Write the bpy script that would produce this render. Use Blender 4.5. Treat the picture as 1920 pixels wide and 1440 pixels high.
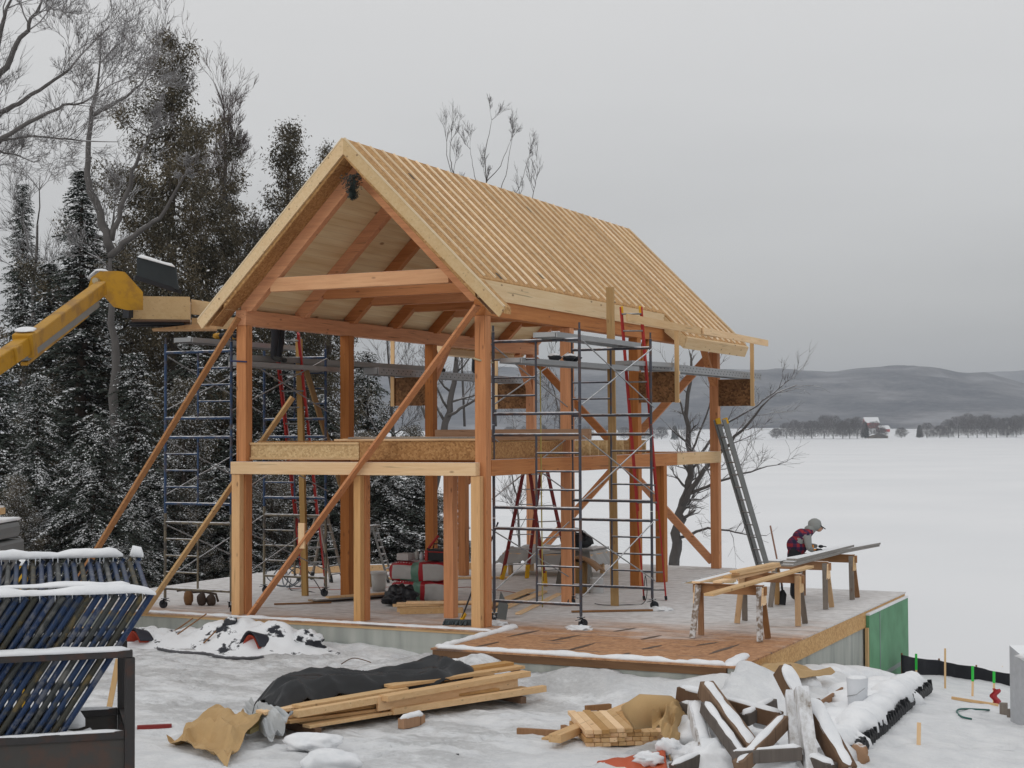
import bpy, math, random
import numpy as np
from mathutils import Vector, Matrix, noise
S = bpy.context.scene
for o in list(bpy.data.objects): bpy.data.objects.remove(o)
R = math.radians
# ------------------------------------------------------------------ camera
YAW, PITCH, ROLL = -0.4458, 0.0317, -0.0046
CAM = Vector((11.2633, -22.4899, 3.0629))
fw = Vector((math.sin(YAW)*math.cos(PITCH), math.cos(YAW)*math.cos(PITCH), math.sin(PITCH)))
rt = Vector((math.cos(YAW), -math.sin(YAW), 0)); upv = rt.cross(fw)
r2 = math.cos(ROLL)*rt + math.sin(ROLL)*upv; u2 = -math.sin(ROLL)*rt + math.cos(ROLL)*upv
cd = bpy.data.cameras.new('camera'); cam = bpy.data.objects.new('camera', cd)
S.collection.objects.link(cam)
cam.matrix_world = Matrix(((r2.x, u2.x, -fw.x, CAM.x), (r2.y, u2.y, -fw.y, CAM.y), (r2.z, u2.z, -fw.z, CAM.z), (0, 0, 0, 1)))
cd.sensor_width = 36; cd.lens = 2951.3/1920*36; cd.clip_start = .1; cd.clip_end = 20000
S.camera = cam
# ------------------------------------------------------------------ world: overcast sky
W = bpy.data.worlds.new('World'); S.world = W; W.use_nodes = True
nt = W.node_tree; nt.nodes.clear()
out = nt.nodes.new('ShaderNodeOutputWorld'); bg = nt.nodes.new('ShaderNodeBackground')
sky = nt.nodes.new('ShaderNodeTexSky'); sky.sky_type = 'NISHITA'; sky.sun_disc = False
SUN_EL, SUN_AZ = R(24), R(200)
sky.sun_elevation = SUN_EL; sky.sun_rotation = SUN_AZ
geo = nt.nodes.new('ShaderNodeTexCoord'); sep = nt.nodes.new('ShaderNodeSeparateXYZ')
nt.links.new(geo.outputs['Generated'], sep.inputs[0])
mp = nt.nodes.new('ShaderNodeMapping'); mp.inputs['Scale'].default_value = (1.2, 1.2, 6)
nz = nt.nodes.new('ShaderNodeTexNoise'); nz.inputs['Scale'].default_value = 1.6; nz.inputs['Detail'].default_value = 4; nz.inputs['Roughness'].default_value = .5
nt.links.new(geo.outputs['Generated'], mp.inputs[0]); nt.links.new(mp.outputs[0], nz.inputs[0])
mad = nt.nodes.new('ShaderNodeMath'); mad.operation = 'MULTIPLY_ADD'; mad.inputs[1].default_value = .15
nt.links.new(nz.outputs[0], mad.inputs[0])
ad0 = nt.nodes.new('ShaderNodeMath'); ad0.operation = 'ADD'; ad0.inputs[1].default_value = -.075
nt.links.new(sep.outputs[2], ad0.inputs[0]); nt.links.new(ad0.outputs[0], mad.inputs[2])
ramp = nt.nodes.new('ShaderNodeValToRGB'); cr = ramp.color_ramp
def stop(cr, pos, c):
    e = cr.elements.new(pos); e.color = (*c, 1)
cr.elements[0].position = 0; cr.elements[0].color = (.46, .462, .465, 1)
cr.elements[1].position = 1; cr.elements[1].color = (.88, .88, .88, 1)
stop(cr, .04, (.43, .43, .435)); stop(cr, .11, (.54, .537, .535)); stop(cr, .19, (.635, .632, .628)); stop(cr, .29, (.67, .665, .66)); stop(cr, .6, (.80, .80, .80))
nt.links.new(mad.outputs[0], ramp.inputs[0])
sm = nt.nodes.new('ShaderNodeMixRGB'); sm.blend_type = 'ADD'; sm.inputs[0].default_value = .006
nt.links.new(ramp.outputs[0], sm.inputs[1]); nt.links.new(sky.outputs[0], sm.inputs[2])
nt.links.new(sm.outputs[0], bg.inputs[0]); bg.inputs[1].default_value = 1.0
nt.links.new(bg.outputs[0], out.inputs[0])
sd = bpy.data.lights.new('sun', 'SUN'); sd.energy = .5; sd.angle = R(25); sd.color = (1, .97, .93)
so = bpy.data.objects.new('sun', sd); S.collection.objects.link(so)
so.rotation_euler = (R(90)-SUN_EL, 0, R(180)-SUN_AZ+R(0))
S.view_settings.view_transform = 'Standard'; S.view_settings.look = 'None'; S.view_settings.exposure = 0.06; S.view_settings.gamma = 1
S.cycles.volume_bounces = 0; S.cycles.max_bounces = 6; S.cycles.transparent_max_bounces = 8
rnd = random.Random(7)
C = S.collection
# ------------------------------------------------------------------ materials
MATS = {}
def nodes_of(name):
    m = bpy.data.materials.new(name); m.use_nodes = True; n = m.node_tree; b = n.nodes['Principled BSDF']
    b.inputs['Roughness'].default_value = .75
    try: b.inputs['Specular IOR Level'].default_value = .25
    except Exception: pass
    return m, n, b
def tex(n, kind, scale, coord='Object', vec=(1, 1, 1), **kw):
    tc = n.nodes.new('ShaderNodeTexCoord'); mpn = n.nodes.new('ShaderNodeMapping'); mpn.inputs['Scale'].default_value = vec
    t = n.nodes.new(kind); t.inputs['Scale'].default_value = scale
    n.links.new(tc.outputs[coord], mpn.inputs[0]); n.links.new(mpn.outputs[0], t.inputs['Vector'])
    for k, v in kw.items(): t.inputs[k].default_value = v
    return t
def rampn(n, src, stops):
    r = n.nodes.new('ShaderNodeValToRGB'); e = r.color_ramp.elements
    while len(e) > 1: e.remove(e[-1])
    e[0].position = stops[0][0]; c = stops[0][1]; e[0].color = (*c, 1) if len(c) == 3 else c
    for p, c in stops[1:]:
        x = e.new(p); x.color = (*c, 1)
    n.links.new(src, r.inputs[0]); return r
def mix(n, fac, a, b, mode='MIX'):
    m = n.nodes.new('ShaderNodeMixRGB'); m.blend_type = mode
    for s, v in ((0, fac), (1, a), (2, b)):
        if isinstance(v, (int, float)): m.inputs[s].default_value = v
        elif isinstance(v, tuple): m.inputs[s].default_value = (*v, 1)
        else: n.links.new(v, m.inputs[s])
    return m
def math_(n, op, a, b=None, c=None):
    m = n.nodes.new('ShaderNodeMath'); m.operation = op
    for i, v in enumerate((a, b, c)):
        if v is None: continue
        if isinstance(v, (int, float)): m.inputs[i].default_value = v
        else: n.links.new(v, m.inputs[i])
    return m.outputs[0]
SNOWC = (.78, .795, .815)
def snowtop(n, col, amount, lo=.55, hi=.85, scale=9.0):
    """snow lying on faces that look up; amount 0..1 is how much of them it covers"""
    g = n.nodes.new('ShaderNodeNewGeometry'); s = n.nodes.new('ShaderNodeSeparateXYZ'); n.links.new(g.outputs['Normal'], s.inputs[0])
    t = tex(n, 'ShaderNodeTexNoise', scale, Detail=4.0, Roughness=.6)
    a = math_(n, 'ADD', math_(n, 'MULTIPLY', s.outputs[2], .5+amount), math_(n, 'MULTIPLY', math_(n, 'SUBTRACT', t.outputs[0], .5), 1.1))
    r = rampn(n, a, [(lo, (0, 0, 0)), (hi, (1, 1, 1))])
    return mix(n, r.outputs[0], col, SNOWC).outputs[0]
def bump(n, b, src, strength=.3, dist=.01):
    bp = n.nodes.new('ShaderNodeBump'); bp.inputs['Strength'].default_value = strength; bp.inputs['Distance'].default_value = dist
    n.links.new(src, bp.inputs['Height']); n.links.new(bp.outputs[0], b.inputs['Normal'])
def wood(name, c1, c2, axis=2, snow=0, knots=.5, rough=.7):
    if name in MATS: return MATS[name]
    m, n, b = nodes_of(name); b.inputs['Roughness'].default_value = rough
    v = [9, 9, 9]; v[axis] = .5
    t = tex(n, 'ShaderNodeTexNoise', 2.2, vec=tuple(v), Detail=7.0, Roughness=.65, Distortion=.6)
    t2 = tex(n, 'ShaderNodeTexNoise', 1.1, Detail=3.0)
    oi = n.nodes.new('ShaderNodeObjectInfo')
    c = rampn(n, t.outputs[0], [(.28, c2), (.62, c1)]).outputs[0]
    c = mix(n, math_(n, 'MULTIPLY', t2.outputs[0], .55), c, tuple(x*y for x, y in zip(c2, (1.05, .9, .8)))).outputs[0]
    hv = n.nodes.new('ShaderNodeHueSaturation'); n.links.new(c, hv.inputs['Color'])
    n.links.new(math_(n, 'MULTIPLY_ADD', oi.outputs['Random'], .42, .76), hv.inputs['Value'])
    n.links.new(math_(n, 'MULTIPLY_ADD', oi.outputs['Random'], -.2, 1.08), hv.inputs['Saturation']); c = hv.outputs[0]
    ck = [26, 26, 26]; ck[axis] = .9
    cn = tex(n, 'ShaderNodeTexNoise', 1.0, vec=tuple(ck), Detail=2.0); c = mix(n, rampn(n, cn.outputs[0], [(.66, (0, 0, 0)), (.72, (.55, .55, .55))]).outputs[0], c, tuple(x*.35 for x in c2)).outputs[0]
    if knots:
        kv = [5, 5, 5]; kv[axis] = 2.2
        k = tex(n, 'ShaderNodeTexVoronoi', 1.0, vec=tuple(kv)); k.inputs['Randomness'].default_value = 1
        kr = rampn(n, k.outputs['Distance'], [(.05, (1, 1, 1)), (.12, (0, 0, 0))])
        c = mix(n, math_(n, 'MULTIPLY', kr.outputs[0], knots), c, (.12, .05, .025)).outputs[0]
    if snow: c = snowtop(n, c, snow)
    n.links.new(c, b.inputs['Base Color']); bump(n, b, t.outputs[0], .25, .004)
    MATS[name] = m; return m
def osb(name, cs, snow=0, scale=26., stain=0, vec=(1, 1, 1)):
    if name in MATS: return MATS[name]
    m, n, b = nodes_of(name)
    v = tex(n, 'ShaderNodeTexVoronoi', scale, vec=vec); v.inputs['Randomness'].default_value = 1
    s = n.nodes.new('ShaderNodeSeparateColor'); n.links.new(v.outputs['Color'], s.inputs[0])
    t2 = tex(n, 'ShaderNodeTexNoise', 1.3, Detail=5.0)
    k = math_(n, 'ADD', math_(n, 'MULTIPLY', s.outputs[0], .7), math_(n, 'MULTIPLY', t2.outputs[0], .45))
    c = rampn(n, k, [(.2, cs[0]), (.55, cs[1]), (.9, cs[2])]).outputs[0]
    if stain:
        t3 = tex(n, 'ShaderNodeTexNoise', .9, Detail=3.0)
        c = mix(n, rampn(n, t3.outputs[0], [(.5, (0, 0, 0)), (.7, (stain,)*3)]).outputs[0], c, cs[0]).outputs[0]
    if snow: c = snowtop(n, c, snow)
    n.links.new(c, b.inputs['Base Color']); bump(n, b, s.outputs[0], .2, .003)
    MATS[name] = m; return m
def plain(name, col, rough=.6, metal=0, snow=0, var=.25, vscale=6., rust=None, bumpy=0, slo=.55):
    if name in MATS: return MATS[name]
    m, n, b = nodes_of(name); b.inputs['Roughness'].default_value = rough; b.inputs['Metallic'].default_value = metal
    t = tex(n, 'ShaderNodeTexNoise', vscale, Detail=5.0, Roughness=.6)
    c = mix(n, math_(n, 'MULTIPLY', t.outputs[0], var*2), col, tuple(x*.55 for x in col)).outputs[0]
    if rust:
        c = mix(n, rampn(n, t.outputs[0], [(.5, (0, 0, 0)), (.62, (rust[1],)*3)]).outputs[0], c, rust[0]).outputs[0]
    if snow: c = snowtop(n, c, snow, lo=slo)
    n.links.new(c, b.inputs['Base Color'])
    if bumpy: bump(n, b, t.outputs[0], .5, bumpy)
    MATS[name] = m; return m
def snowmat(name, dirt=0, bumps=.03, scale=5.):
    if name in MATS: return MATS[name]
    m, n, b = nodes_of(name); b.inputs['Roughness'].default_value = .85
    t = tex(n, 'ShaderNodeTexNoise', scale, Detail=8.0, Roughness=.62)
    c = rampn(n, t.outputs[0], [(.3, (.70, .72, .745)), (.6, (.80, .81, .825))]).outputs[0]
    n.links.new(c, b.inputs['Base Color']); bump(n, b, t.outputs[0], .5, bumps)
    MATS[name] = m; return m
FIR, FIR2 = (.64, .29, .115), (.44, .175, .065)
PALE, PALE2 = (.78, .57, .33), (.64, .42, .21)
fir = [wood('fir_%s' % 'xyz'[i], FIR, FIR2, i, knots=.6) for i in range(3)]
firs = [wood('fir_snowy_%s' % 'xyz'[i], FIR, FIR2, i, snow=.75, knots=.6) for i in range(3)]
pale = [wood('pine_%s' % 'xyz'[i], PALE, PALE2, i, knots=.55) for i in range(3)]
pales = [wood('pine_snowy_%s' % 'xyz'[i], PALE, PALE2, i, snow=.7, knots=.55) for i in range(3)]
lowp = wood('yellow_fir_z', (.68, .41, .17), (.52, .28, .10), 2, knots=.6)
trim = wood('fresh_trim', (.76, .60, .37), (.64, .46, .25), 1, knots=.75)
ceil_m = None
OSBP = osb('osb_pale', [(.44, .28, .13), (.56, .38, .19), (.66, .48, .26)], scale=34)
OSBR = osb('osb_roof', [(.33, .175, .068), (.45, .25, .095), (.57, .34, .145)], scale=24, stain=.3)
BATT = wood('fresh_batten', (.90, .78, .58), (.80, .66, .45), 0, knots=.3)
OSBB = osb('osb_brown', [(.24, .11, .038), (.36, .18, .065), (.46, .25, .10)], stain=.4, scale=34)
OSBD = osb('osb_dark', [(.09, .042, .018), (.19, .092, .036), (.28, .14, .06)], stain=.5)
SNOW = snowmat('snow'); SNOWP = snowmat('snow_soft', bumps=.015, scale=9)
ALU = plain('aluminium', (.36, .365, .37), .45, .5, snow=.55, var=.3)
ALUD = plain('weathered_aluminium', (.24, .245, .24), .5, .4, var=.2, snow=.35)
STEEL = plain('scaffold_steel', (.075, .08, .10), .5, .3, snow=.9, var=.3, rust=((.14, .07, .04), .6), slo=.7)
BLUE = plain('blue_scaffold_paint', (.035, .07, .15), .5, .1, snow=.8, var=.3, rust=((.15, .1, .05), .4), slo=.7)
RUSTY = plain('rusty_scaffold_paint', (.20, .17, .12), .6, .1, snow=.8, rust=((.06, .06, .07), .8), slo=.7)
GREY = plain('galvanised_brace', (.33, .34, .35), .5, .5, snow=.6, slo=.75)
RED = plain('red_fibreglass', (.42, .035, .03), .45, 0, var=.2)
REDD = plain('dark_red_fibreglass', (.24, .03, .028), .45, 0, var=.2)
YEL = plain('yellow_cap', (.75, .42, .02), .5, 0, var=.1)
YELM = plain('yellow_machine_paint', (.50, .26, .02), .5, .1, var=.35, vscale=3, rust=((.24, .12, .03), .6))
BLK = plain('black_plastic', (.018, .019, .022), .5, 0, var=.2)
BLKS = plain('black_snowy', (.03, .032, .038), .5, .2, snow=.7, var=.2)
TARP = plain('black_tarp', (.035, .037, .04), .34, 0, var=.4, vscale=3, bumpy=.02)
KRAFT = plain('kraft_paper', (.50, .33, .155), .7, 0, var=.22, vscale=5, bumpy=.015)
DKWOOD = wood('dark_weathered_timber', (.16, .09, .05), (.09, .05, .028), 0, knots=.3)
GWOOD = wood('grey_weathered_board', (.34, .33, .31), (.22, .21, .20), 1, snow=.5, knots=.3)
# ------------------------------------------------------------------ mesh builder
class MB:
    def __init__(s): s.v = []; s.f = []; s.m = []; s.mi = 0; s.sm = []
    def add(s, vs, fs, smooth=False):
        b = len(s.v); s.v += [tuple(p) for p in vs]
        for f in fs: s.f.append([b+i for i in f]); s.m.append(s.mi); s.sm.append(smooth)
        return s
    def box(s, a, b):
        x0, x1 = sorted((a[0], b[0])); y0, y1 = sorted((a[1], b[1])); z0, z1 = sorted((a[2], b[2]))
        return s.add([(x0,y0,z0),(x1,y0,z0),(x1,y1,z0),(x0,y1,z0),(x0,y0,z1),(x1,y0,z1),(x1,y1,z1),(x0,y1,z1)],
              [(0,3,2,1),(4,5,6,7),(0,1,5,4),(1,2,6,5),(2,3,7,6),(3,0,4,7)])
    def beam(s, p, q, w, h, up=(0, 0, 1)):
        p, q = Vector(p), Vector(q); d = (q-p).normalized(); u = Vector(up)
        if abs(d.dot(u)) > .98: u = Vector((0, 1, 0))
        a = d.cross(u).normalized(); u = a.cross(d).normalized()
        vs = [e+a*sx*w/2+u*sz*h/2 for e in (p, q) for sx, sz in ((-1,-1),(1,-1),(1,1),(-1,1))]
        return s.add(vs, [(3,2,1,0),(4,5,6,7),(0,1,5,4),(1,2,6,5),(2,3,7,6),(3,0,4,7)])
    def tube(s, p, q, r, n=8, r2=None, cap=True):
        p, q = Vector(p), Vector(q); d = (q-p)
        if d.length < 1e-6: return s
        d.normalize(); u = Vector((0, 0, 1)) if abs(d.z) < .9 else Vector((1, 0, 0)); a = d.cross(u).normalized(); b = a.cross(d)
        r2 = r if r2 is None else r2; vs = []
        for e, rr in ((p, r), (q, r2)):
            for i in range(n):
                t = 2*math.pi*i/n; vs.append(e+(a*math.cos(t)+b*math.sin(t))*rr)
        fs = [(i, n+i, n+(i+1) % n, (i+1) % n) for i in range(n)]
        s.add(vs, fs, True)
        if cap:
            k = len(s.v); s.v += [tuple(q) for q in vs]; s.f.append([k+i for i in range(n)]); s.m.append(s.mi); s.sm.append(False)
            s.f.append([k+n+n-1-i for i in range(n)]); s.m.append(s.mi); s.sm.append(False)
        return s
    def path(s, pts, r, n=6):
        pts = [Vector(p) for p in pts]; rings = []; rs = r if isinstance(r, (list, tuple)) else [r]*len(pts)
        a0 = None; vs = []
        for i, p in enumerate(pts):
            d = (pts[min(i+1, len(pts)-1)]-pts[max(i-1, 0)]).normalized()
            if a0 is None:
                u = Vector((0, 0, 1)) if abs(d.z) < .9 else Vector((1, 0, 0)); a = d.cross(u).normalized()
            else: a = (a0-d*a0.dot(d)).normalized()
            a0 = a; b = a.cross(d)
            for k in range(n):
                t = 2*math.pi*k/n; vs.append(p+(a*math.cos(t)+b*math.sin(t))*rs[i])
        L = len(pts)
        fs = [(i*n+k, (i+1)*n+k, (i+1)*n+(k+1) % n, i*n+(k+1) % n) for i in range(L-1) for k in range(n)]
        fs += [tuple(range(n)), tuple((L-1)*n+n-1-k for k in range(n))]
        return s.add(vs, fs, True)
    def blob(s, c, rad, amp=.15, fq=2., nu=20, nv=12, flat=None, seed=0):
        c = Vector(c); vs = []; 
        for j in range(nv+1):
            ph = math.pi*j/nv
            for i in range(nu):
                th = 2*math.pi*i/nu
                d = Vector((math.sin(ph)*math.cos(th), math.sin(ph)*math.sin(th), math.cos(ph)))
                k = 1+amp*noise.noise(d*fq+Vector((seed*3.1, seed*1.7, seed)))
                p = Vector((d.x*rad[0], d.y*rad[1], d.z*rad[2]))*k
                if flat is not None and p.z < flat: p.z = flat
                vs.append(c+p)
        fs = [(j*nu+i, (j+1)*nu+i, (j+1)*nu+(i+1) % nu, j*nu+(i+1) % nu) for j in range(nv) for i in range(nu)]
        return s.add(vs, fs, True)
    def grid(s, fn, nu, nv, smooth=True):
        vs = [fn(i/nu, j/nv) for j in range(nv+1) for i in range(nu+1)]
        fs = [(j*(nu+1)+i, j*(nu+1)+i+1, (j+1)*(nu+1)+i+1, (j+1)*(nu+1)+i) for j in range(nv) for i in range(nu)]
        return s.add(vs, fs, smooth)
    def sheet(s, fn, nu, nv, t=.01):
        """a thin closed sheet"""
        top = [Vector(fn(i/nu, j/nv)) for j in range(nv+1) for i in range(nu+1)]
        vs = top+[p-Vector((0, 0, t)) for p in top]; N = len(top)
        fs = []
        for j in range(nv):
            for i in range(nu):
                a = j*(nu+1)+i; q = (a, a+1, a+nu+2, a+nu+1); fs.append(q); fs.append(tuple(N+x for x in reversed(q)))
        edge = [i for i in range(nu+1)]+[(j*(nu+1)+nu) for j in range(1, nv+1)]+[nv*(nu+1)+i for i in range(nu-1, -1, -1)]+[j*(nu+1) for j in range(nv-1, 0, -1)]
        for k in range(len(edge)):
            a, b = edge[k], edge[(k+1) % len(edge)]; fs.append((b, a, N+a, N+b))
        return s.add(vs, fs, True)
    def prism(s, poly, off):
        """closed polygon (list of points) extruded by vector off"""
        off = Vector(off); n = len(poly); P = [Vector(p) for p in poly]
        vs = P+[p+off for p in P]
        return s.add(vs, [tuple(range(n)), tuple(n+n-1-i for i in range(n))]+[(i, n+i, n+(i+1) % n, (i+1) % n) for i in range(n)])
    def build(s, name, mats, parent=None, bevel=0, label=None):
        me = bpy.data.meshes.new(name); me.from_pydata(s.v, [], s.f)
        if not isinstance(mats, (list, tuple)): mats = [mats]
        for m in mats: me.materials.append(m)
        me.polygons.foreach_set('material_index', s.m); me.polygons.foreach_set('use_smooth', s.sm); me.update()
        import bmesh
        bm = bmesh.new(); bm.from_mesh(me); bmesh.ops.recalc_face_normals(bm, faces=bm.faces) if len(bm.faces) < 30000 else None
        bm.to_mesh(me); bm.free()
        o = bpy.data.objects.new(name, me); C.objects.link(o)
        if parent is not None: o.parent = parent; o.matrix_parent_inverse = Matrix.Translation(-Vector(parent.location)) if parent.rotation_euler.z == 0 and parent.parent is None else Matrix.Identity(4)
        if bevel:
            b = o.modifiers.new('bevel', 'BEVEL'); b.width = bevel; b.segments = 2; b.limit_method = 'ANGLE'
        if label: o['label'] = label
        return o
def tag(o, label, cat, group=None, kind=None):
    if label: o['label'] = label
    if cat: o['category'] = cat
    if group: o['group'] = group
    if kind: o['kind'] = kind
    return o
def thing(name, label, cat, loc=(0, 0, 0), group=None):
    o = bpy.data.objects.new(name, None); o.empty_display_size = .2; C.objects.link(o); o.location = loc
    return tag(o, label, cat, group)
def struct(o): o['kind'] = 'structure'; return o
def copy_tree(o, parent=None):
    c = o.copy(); C.objects.link(c)
    if parent: c.parent = parent
    for k in list(o.children): copy_tree(k, c)
    return c
# ------------------------------------------------------------------ terrain
def sst(a, b, x):
    t = min(1, max(0, (x-a)/(b-a))); return t*t*(3-2*t)
def nz3(x, y, s, seed=0.): return noise.noise(Vector((x*s+seed, y*s-seed, seed*.7)))
def ground_z(x, y):
    z = -.42
    z -= 1.15*sst(-2.5, 8.5, y)*sst(3.0, 5.0, x)                    # falls away beside the right foundation wall
    z -= .25*sst(5.5, 9, x)
    # bank down to the lake behind the building and to the right
    z -= 4.6*sst(15, 34, y+max(0, x-4)*1.0)*sst(-34, -14, x)
    z -= .5*sst(-6, -9.5, x)*sst(-2, 4, y)
    z -= 2.6*sst(40, 70, y)
    z -= 2.2*sst(8.4, 11.5, y)*sst(4.6, 5.6, x)
    z -= 3.0*sst(8.0, 9.6, y)*sst(.40, .95, x)*(1-sst(4.6, 5.6, x))
    z -= 2.5*sst(12.6, 16, y)*sst(-9, -4, x)*(1-sst(.4, .95, x))
    return z
def ground_d(x, y):
    z = ground_z(x, y)
    d = .05*nz3(x, y, .55, 3)+.035*nz3(x, y, 1.7, 5)+.026*nz3(x, y, 3.8, 9)+.012*nz3(x, y, 9., 2)
    tr = sst(-8.4, -6.4, y+.35*x)*sst(-.6, -1.6, y)*sst(6.0, 3.0, x)  # driven, icy strip before the wall
    d += tr*(.016*math.sin((y*.95+x*.35+.9*nz3(x, y, .5))*5.0)+.022*nz3(x*.6, y, 5.)+.016*nz3(x, y, 14.))
    # drifts against the walls
    d += .10*sst(-1.3, -.55, y)*sst(-.5, -2.5, x)*(1+nz3(x, y, .8, 7))
    if y < -2.55: d += .27*sst(-3.8, -2.75, y)*sst(.2, 1, x)*sst(7, 5, x)*(.75+.9*nz3(x, y, 1.1, 2))
    if x > 5.05: d += .18*sst(6.3, 5.1, x)*(.8+nz3(x, y, .9, 4))
    d += .2*sst(2.2, .6, abs(x-.3-.0*y)+abs(y+1.9)*.9)*(.6+nz3(x, y, 1.4, 1)) if x < .45 else 0
    return z+d
def axis_steps(lo, flo, fhi, hi, fine, grow=1.18):
    a = list(np.arange(flo, fhi, fine)); s = fine; x = fhi
    while x < hi: a.append(x); s = min(s*grow, 4.5); x += s
    a.append(hi); x = flo; s = fine
    while x > lo: s = min(s*grow, 4.5); x -= s; a.insert(0, max(x, lo))
    return a
def ground_z(x, y, _g=ground_z): return max(_g(x, y), -5.2)
gx = axis_steps(-90, -7, 8.6, 60, .058); gy = axis_steps(-34, -9.2, 1.5, 90, .062)
steps = []
srn = random.Random(77)
for k_ in range(26):
    x, y = srn.uniform(-6, 7), srn.uniform(-8.5, -1.2); a_ = srn.uniform(0, 6.28)
    for s_i in range(srn.randint(8, 22)):
        a_ += srn.gauss(0, .12); x += .36*math.cos(a_); y += .36*math.sin(a_); sd = .10 if s_i % 2 else -.10
        if y < -.8 and not (.0 < x < 5.3 and y > -2.9): steps.append((x-sd*math.sin(a_), y+sd*math.cos(a_), a_))
cells = {}
for i_, (x, y, a_) in enumerate(steps):
    for cx_ in (-1, 0, 1):
        for cy_ in (-1, 0, 1): cells.setdefault((int(x//.5)+cx_, int(y//.5)+cy_), []).append(i_)
def ground_s(x, y):
    z = ground_d(x, y); dd = 0
    for i_ in cells.get((int(x//.5), int(y//.5)), ()):
        sx, sy_, a_ = steps[i_]; u = (x-sx)*math.cos(a_)+(y-sy_)*math.sin(a_); v = -(x-sx)*math.sin(a_)+(y-sy_)*math.cos(a_); q = (u/.17)**2+(v/.085)**2
        if q < 1: dd = min(dd, -.05*(1-q**2))
        elif q < 2.2: dd = max(dd, .010*(2.2-q)) if dd >= 0 else dd
    return z+dd
g = MB(); g.v = [(x, y, ground_s(x, y)) for y in gy for x in gx]; nx = len(gx)
for j in range(len(gy)-1):
    for i in range(nx-1):
        a = j*nx+i; g.f.append([a, a+1, a+nx+1, a+nx]); g.m.append(0); g.sm.append(True)
m, n, b = nodes_of('trodden_snow'); b.inputs['Roughness'].default_value = .8
t = tex(n, 'ShaderNodeTexNoise', 3.2, Detail=9.0, Roughness=.65)
tw = tex(n, 'ShaderNodeTexNoise', 1.3, vec=(.55, 1.25, 1), Detail=11.0, Roughness=.76, Distortion=.3)
tc = n.nodes.new('ShaderNodeTexCoord'); sp = n.nodes.new('ShaderNodeSeparateXYZ'); n.links.new(tc.outputs['Object'], sp.inputs[0])
yy = math_(n, 'MULTIPLY_ADD', sp.outputs[0], .35, sp.outputs[1])
mask = math_(n, 'MULTIPLY', rampn(n, math_(n, 'MULTIPLY_ADD', yy, .1, .9), [(.07, (.12, .12, .12)), (.26, (1, 1, 1))]).outputs[0],
             rampn(n, math_(n, 'MULTIPLY_ADD', sp.outputs[1], -.2, 0), [(.14, (0, 0, 0)), (.24, (1, 1, 1))]).outputs[0])
mask = math_(n, 'MULTIPLY', mask, rampn(n, math_(n, 'MULTIPLY_ADD', sp.outputs[0], -.1, .5), [(.05, (0, 0, 0)), (.2, (1, 1, 1))]).outputs[0])
dirt = rampn(n, tw.outputs[0], [(.46, (1, 1, 1)), (.56, (.10, .10, .10)), (.62, (0, 0, 0))])
c0 = rampn(n, t.outputs[0], [(.32, (.68, .695, .715)), (.6, (.79, .80, .81))]).outputs[0]
t8 = tex(n, 'ShaderNodeTexNoise', 14., Detail=4.0, Roughness=.7); c1 = mix(n, t8.outputs[0], (.16, .155, .15), (.66, .66, .66)).outputs[0]
fac = math_(n, 'MULTIPLY', dirt.outputs[0], math_(n, 'MULTIPLY_ADD', mask, .60, .08))
tb_ = tex(n, 'ShaderNodeTexNoise', 9., Detail=10.0, Roughness=.7); n.links.new(mix(n, fac, c0, c1).outputs[0], b.inputs['Base Color']); bump(n, b, tb_.outputs[0], .9, .05)
struct(g.build('ground', m))
# lake: frozen and snow covered
m, n, b = nodes_of('lake_snow'); b.inputs['Roughness'].default_value = .8
t = tex(n, 'ShaderNodeTexNoise', .03, vec=(1, 1, 1), Detail=6.0)
n.links.new(rampn(n, t.outputs[0], [(.3, (.70, .71, .725)), (.7, (.76, .765, .775))]).outputs[0], b.inputs['Base Color'])
def pol(d, az, z): return (CAM.x+d*math.sin(az), CAM.y+d*math.cos(az), z)
lk = MB(); lk.grid(lambda u, v: pol(27+1693*v+(0 if v < 1 else 12*math.sin(u*60)), -1.6+2.3*u, -5), 60, 8, False); struct(lk.build('lake', m))
# far shore: snowfields rising gently
def shore_h(d, az): return -5+1.2*sst(1700, 1760, d)+14*sst(1750, 3000, d)+6*sst(1900, 2600, d)*noise.noise(Vector((az*9, d*.001, 2)))
ms, n, b = nodes_of('snow_field'); t = tex(n, 'ShaderNodeTexNoise', .008, Detail=5.0)
n.links.new(rampn(n, t.outputs[0], [(.45, (.78, .79, .81)), (.66, (.70, .71, .73))]).outputs[0], b.inputs['Base Color'])
fs = MB(); fs.grid(lambda u, v: (lambda d, az: pol(d, az, shore_h(d, az)))(1700+1500*v, -1.6+2.3*u), 160, 20); struct(fs.build('far_shore', ms))
# wooded hills
mh, n, b = nodes_of('wooded_hill'); b.inputs['Roughness'].default_value = 1
t = tex(n, 'ShaderNodeTexNoise', .0034, Detail=10.0, Roughness=.72); t2 = tex(n, 'ShaderNodeTexNoise', .05, vec=(1, 1, .4), Detail=6.0, Roughness=.8)
c = rampn(n, t.outputs[0], [(.40, (.025, .035, .06)), (.48, (.055, .065, .09)), (.55, (.12, .125, .145)), (.64, (.25, .255, .28))]).outputs[0]
c = mix(n, rampn(n, t2.outputs[0], [(.45, (0, 0, 0)), (.7, (.7, .7, .7))]).outputs[0], c, (.23, .225, .225)).outputs[0]
t3 = tex(n, 'ShaderNodeTexNoise', .0042, vec=(1, 1, 2.5), Detail=2.0)
c = mix(n, rampn(n, t3.outputs[0], [(.80, (0, 0, 0)), (.81, (.85, .85, .85))]).outputs[0], c, (.7, .71, .74)).outputs[0]
n.links.new(c, b.inputs['Base Color'])
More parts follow.
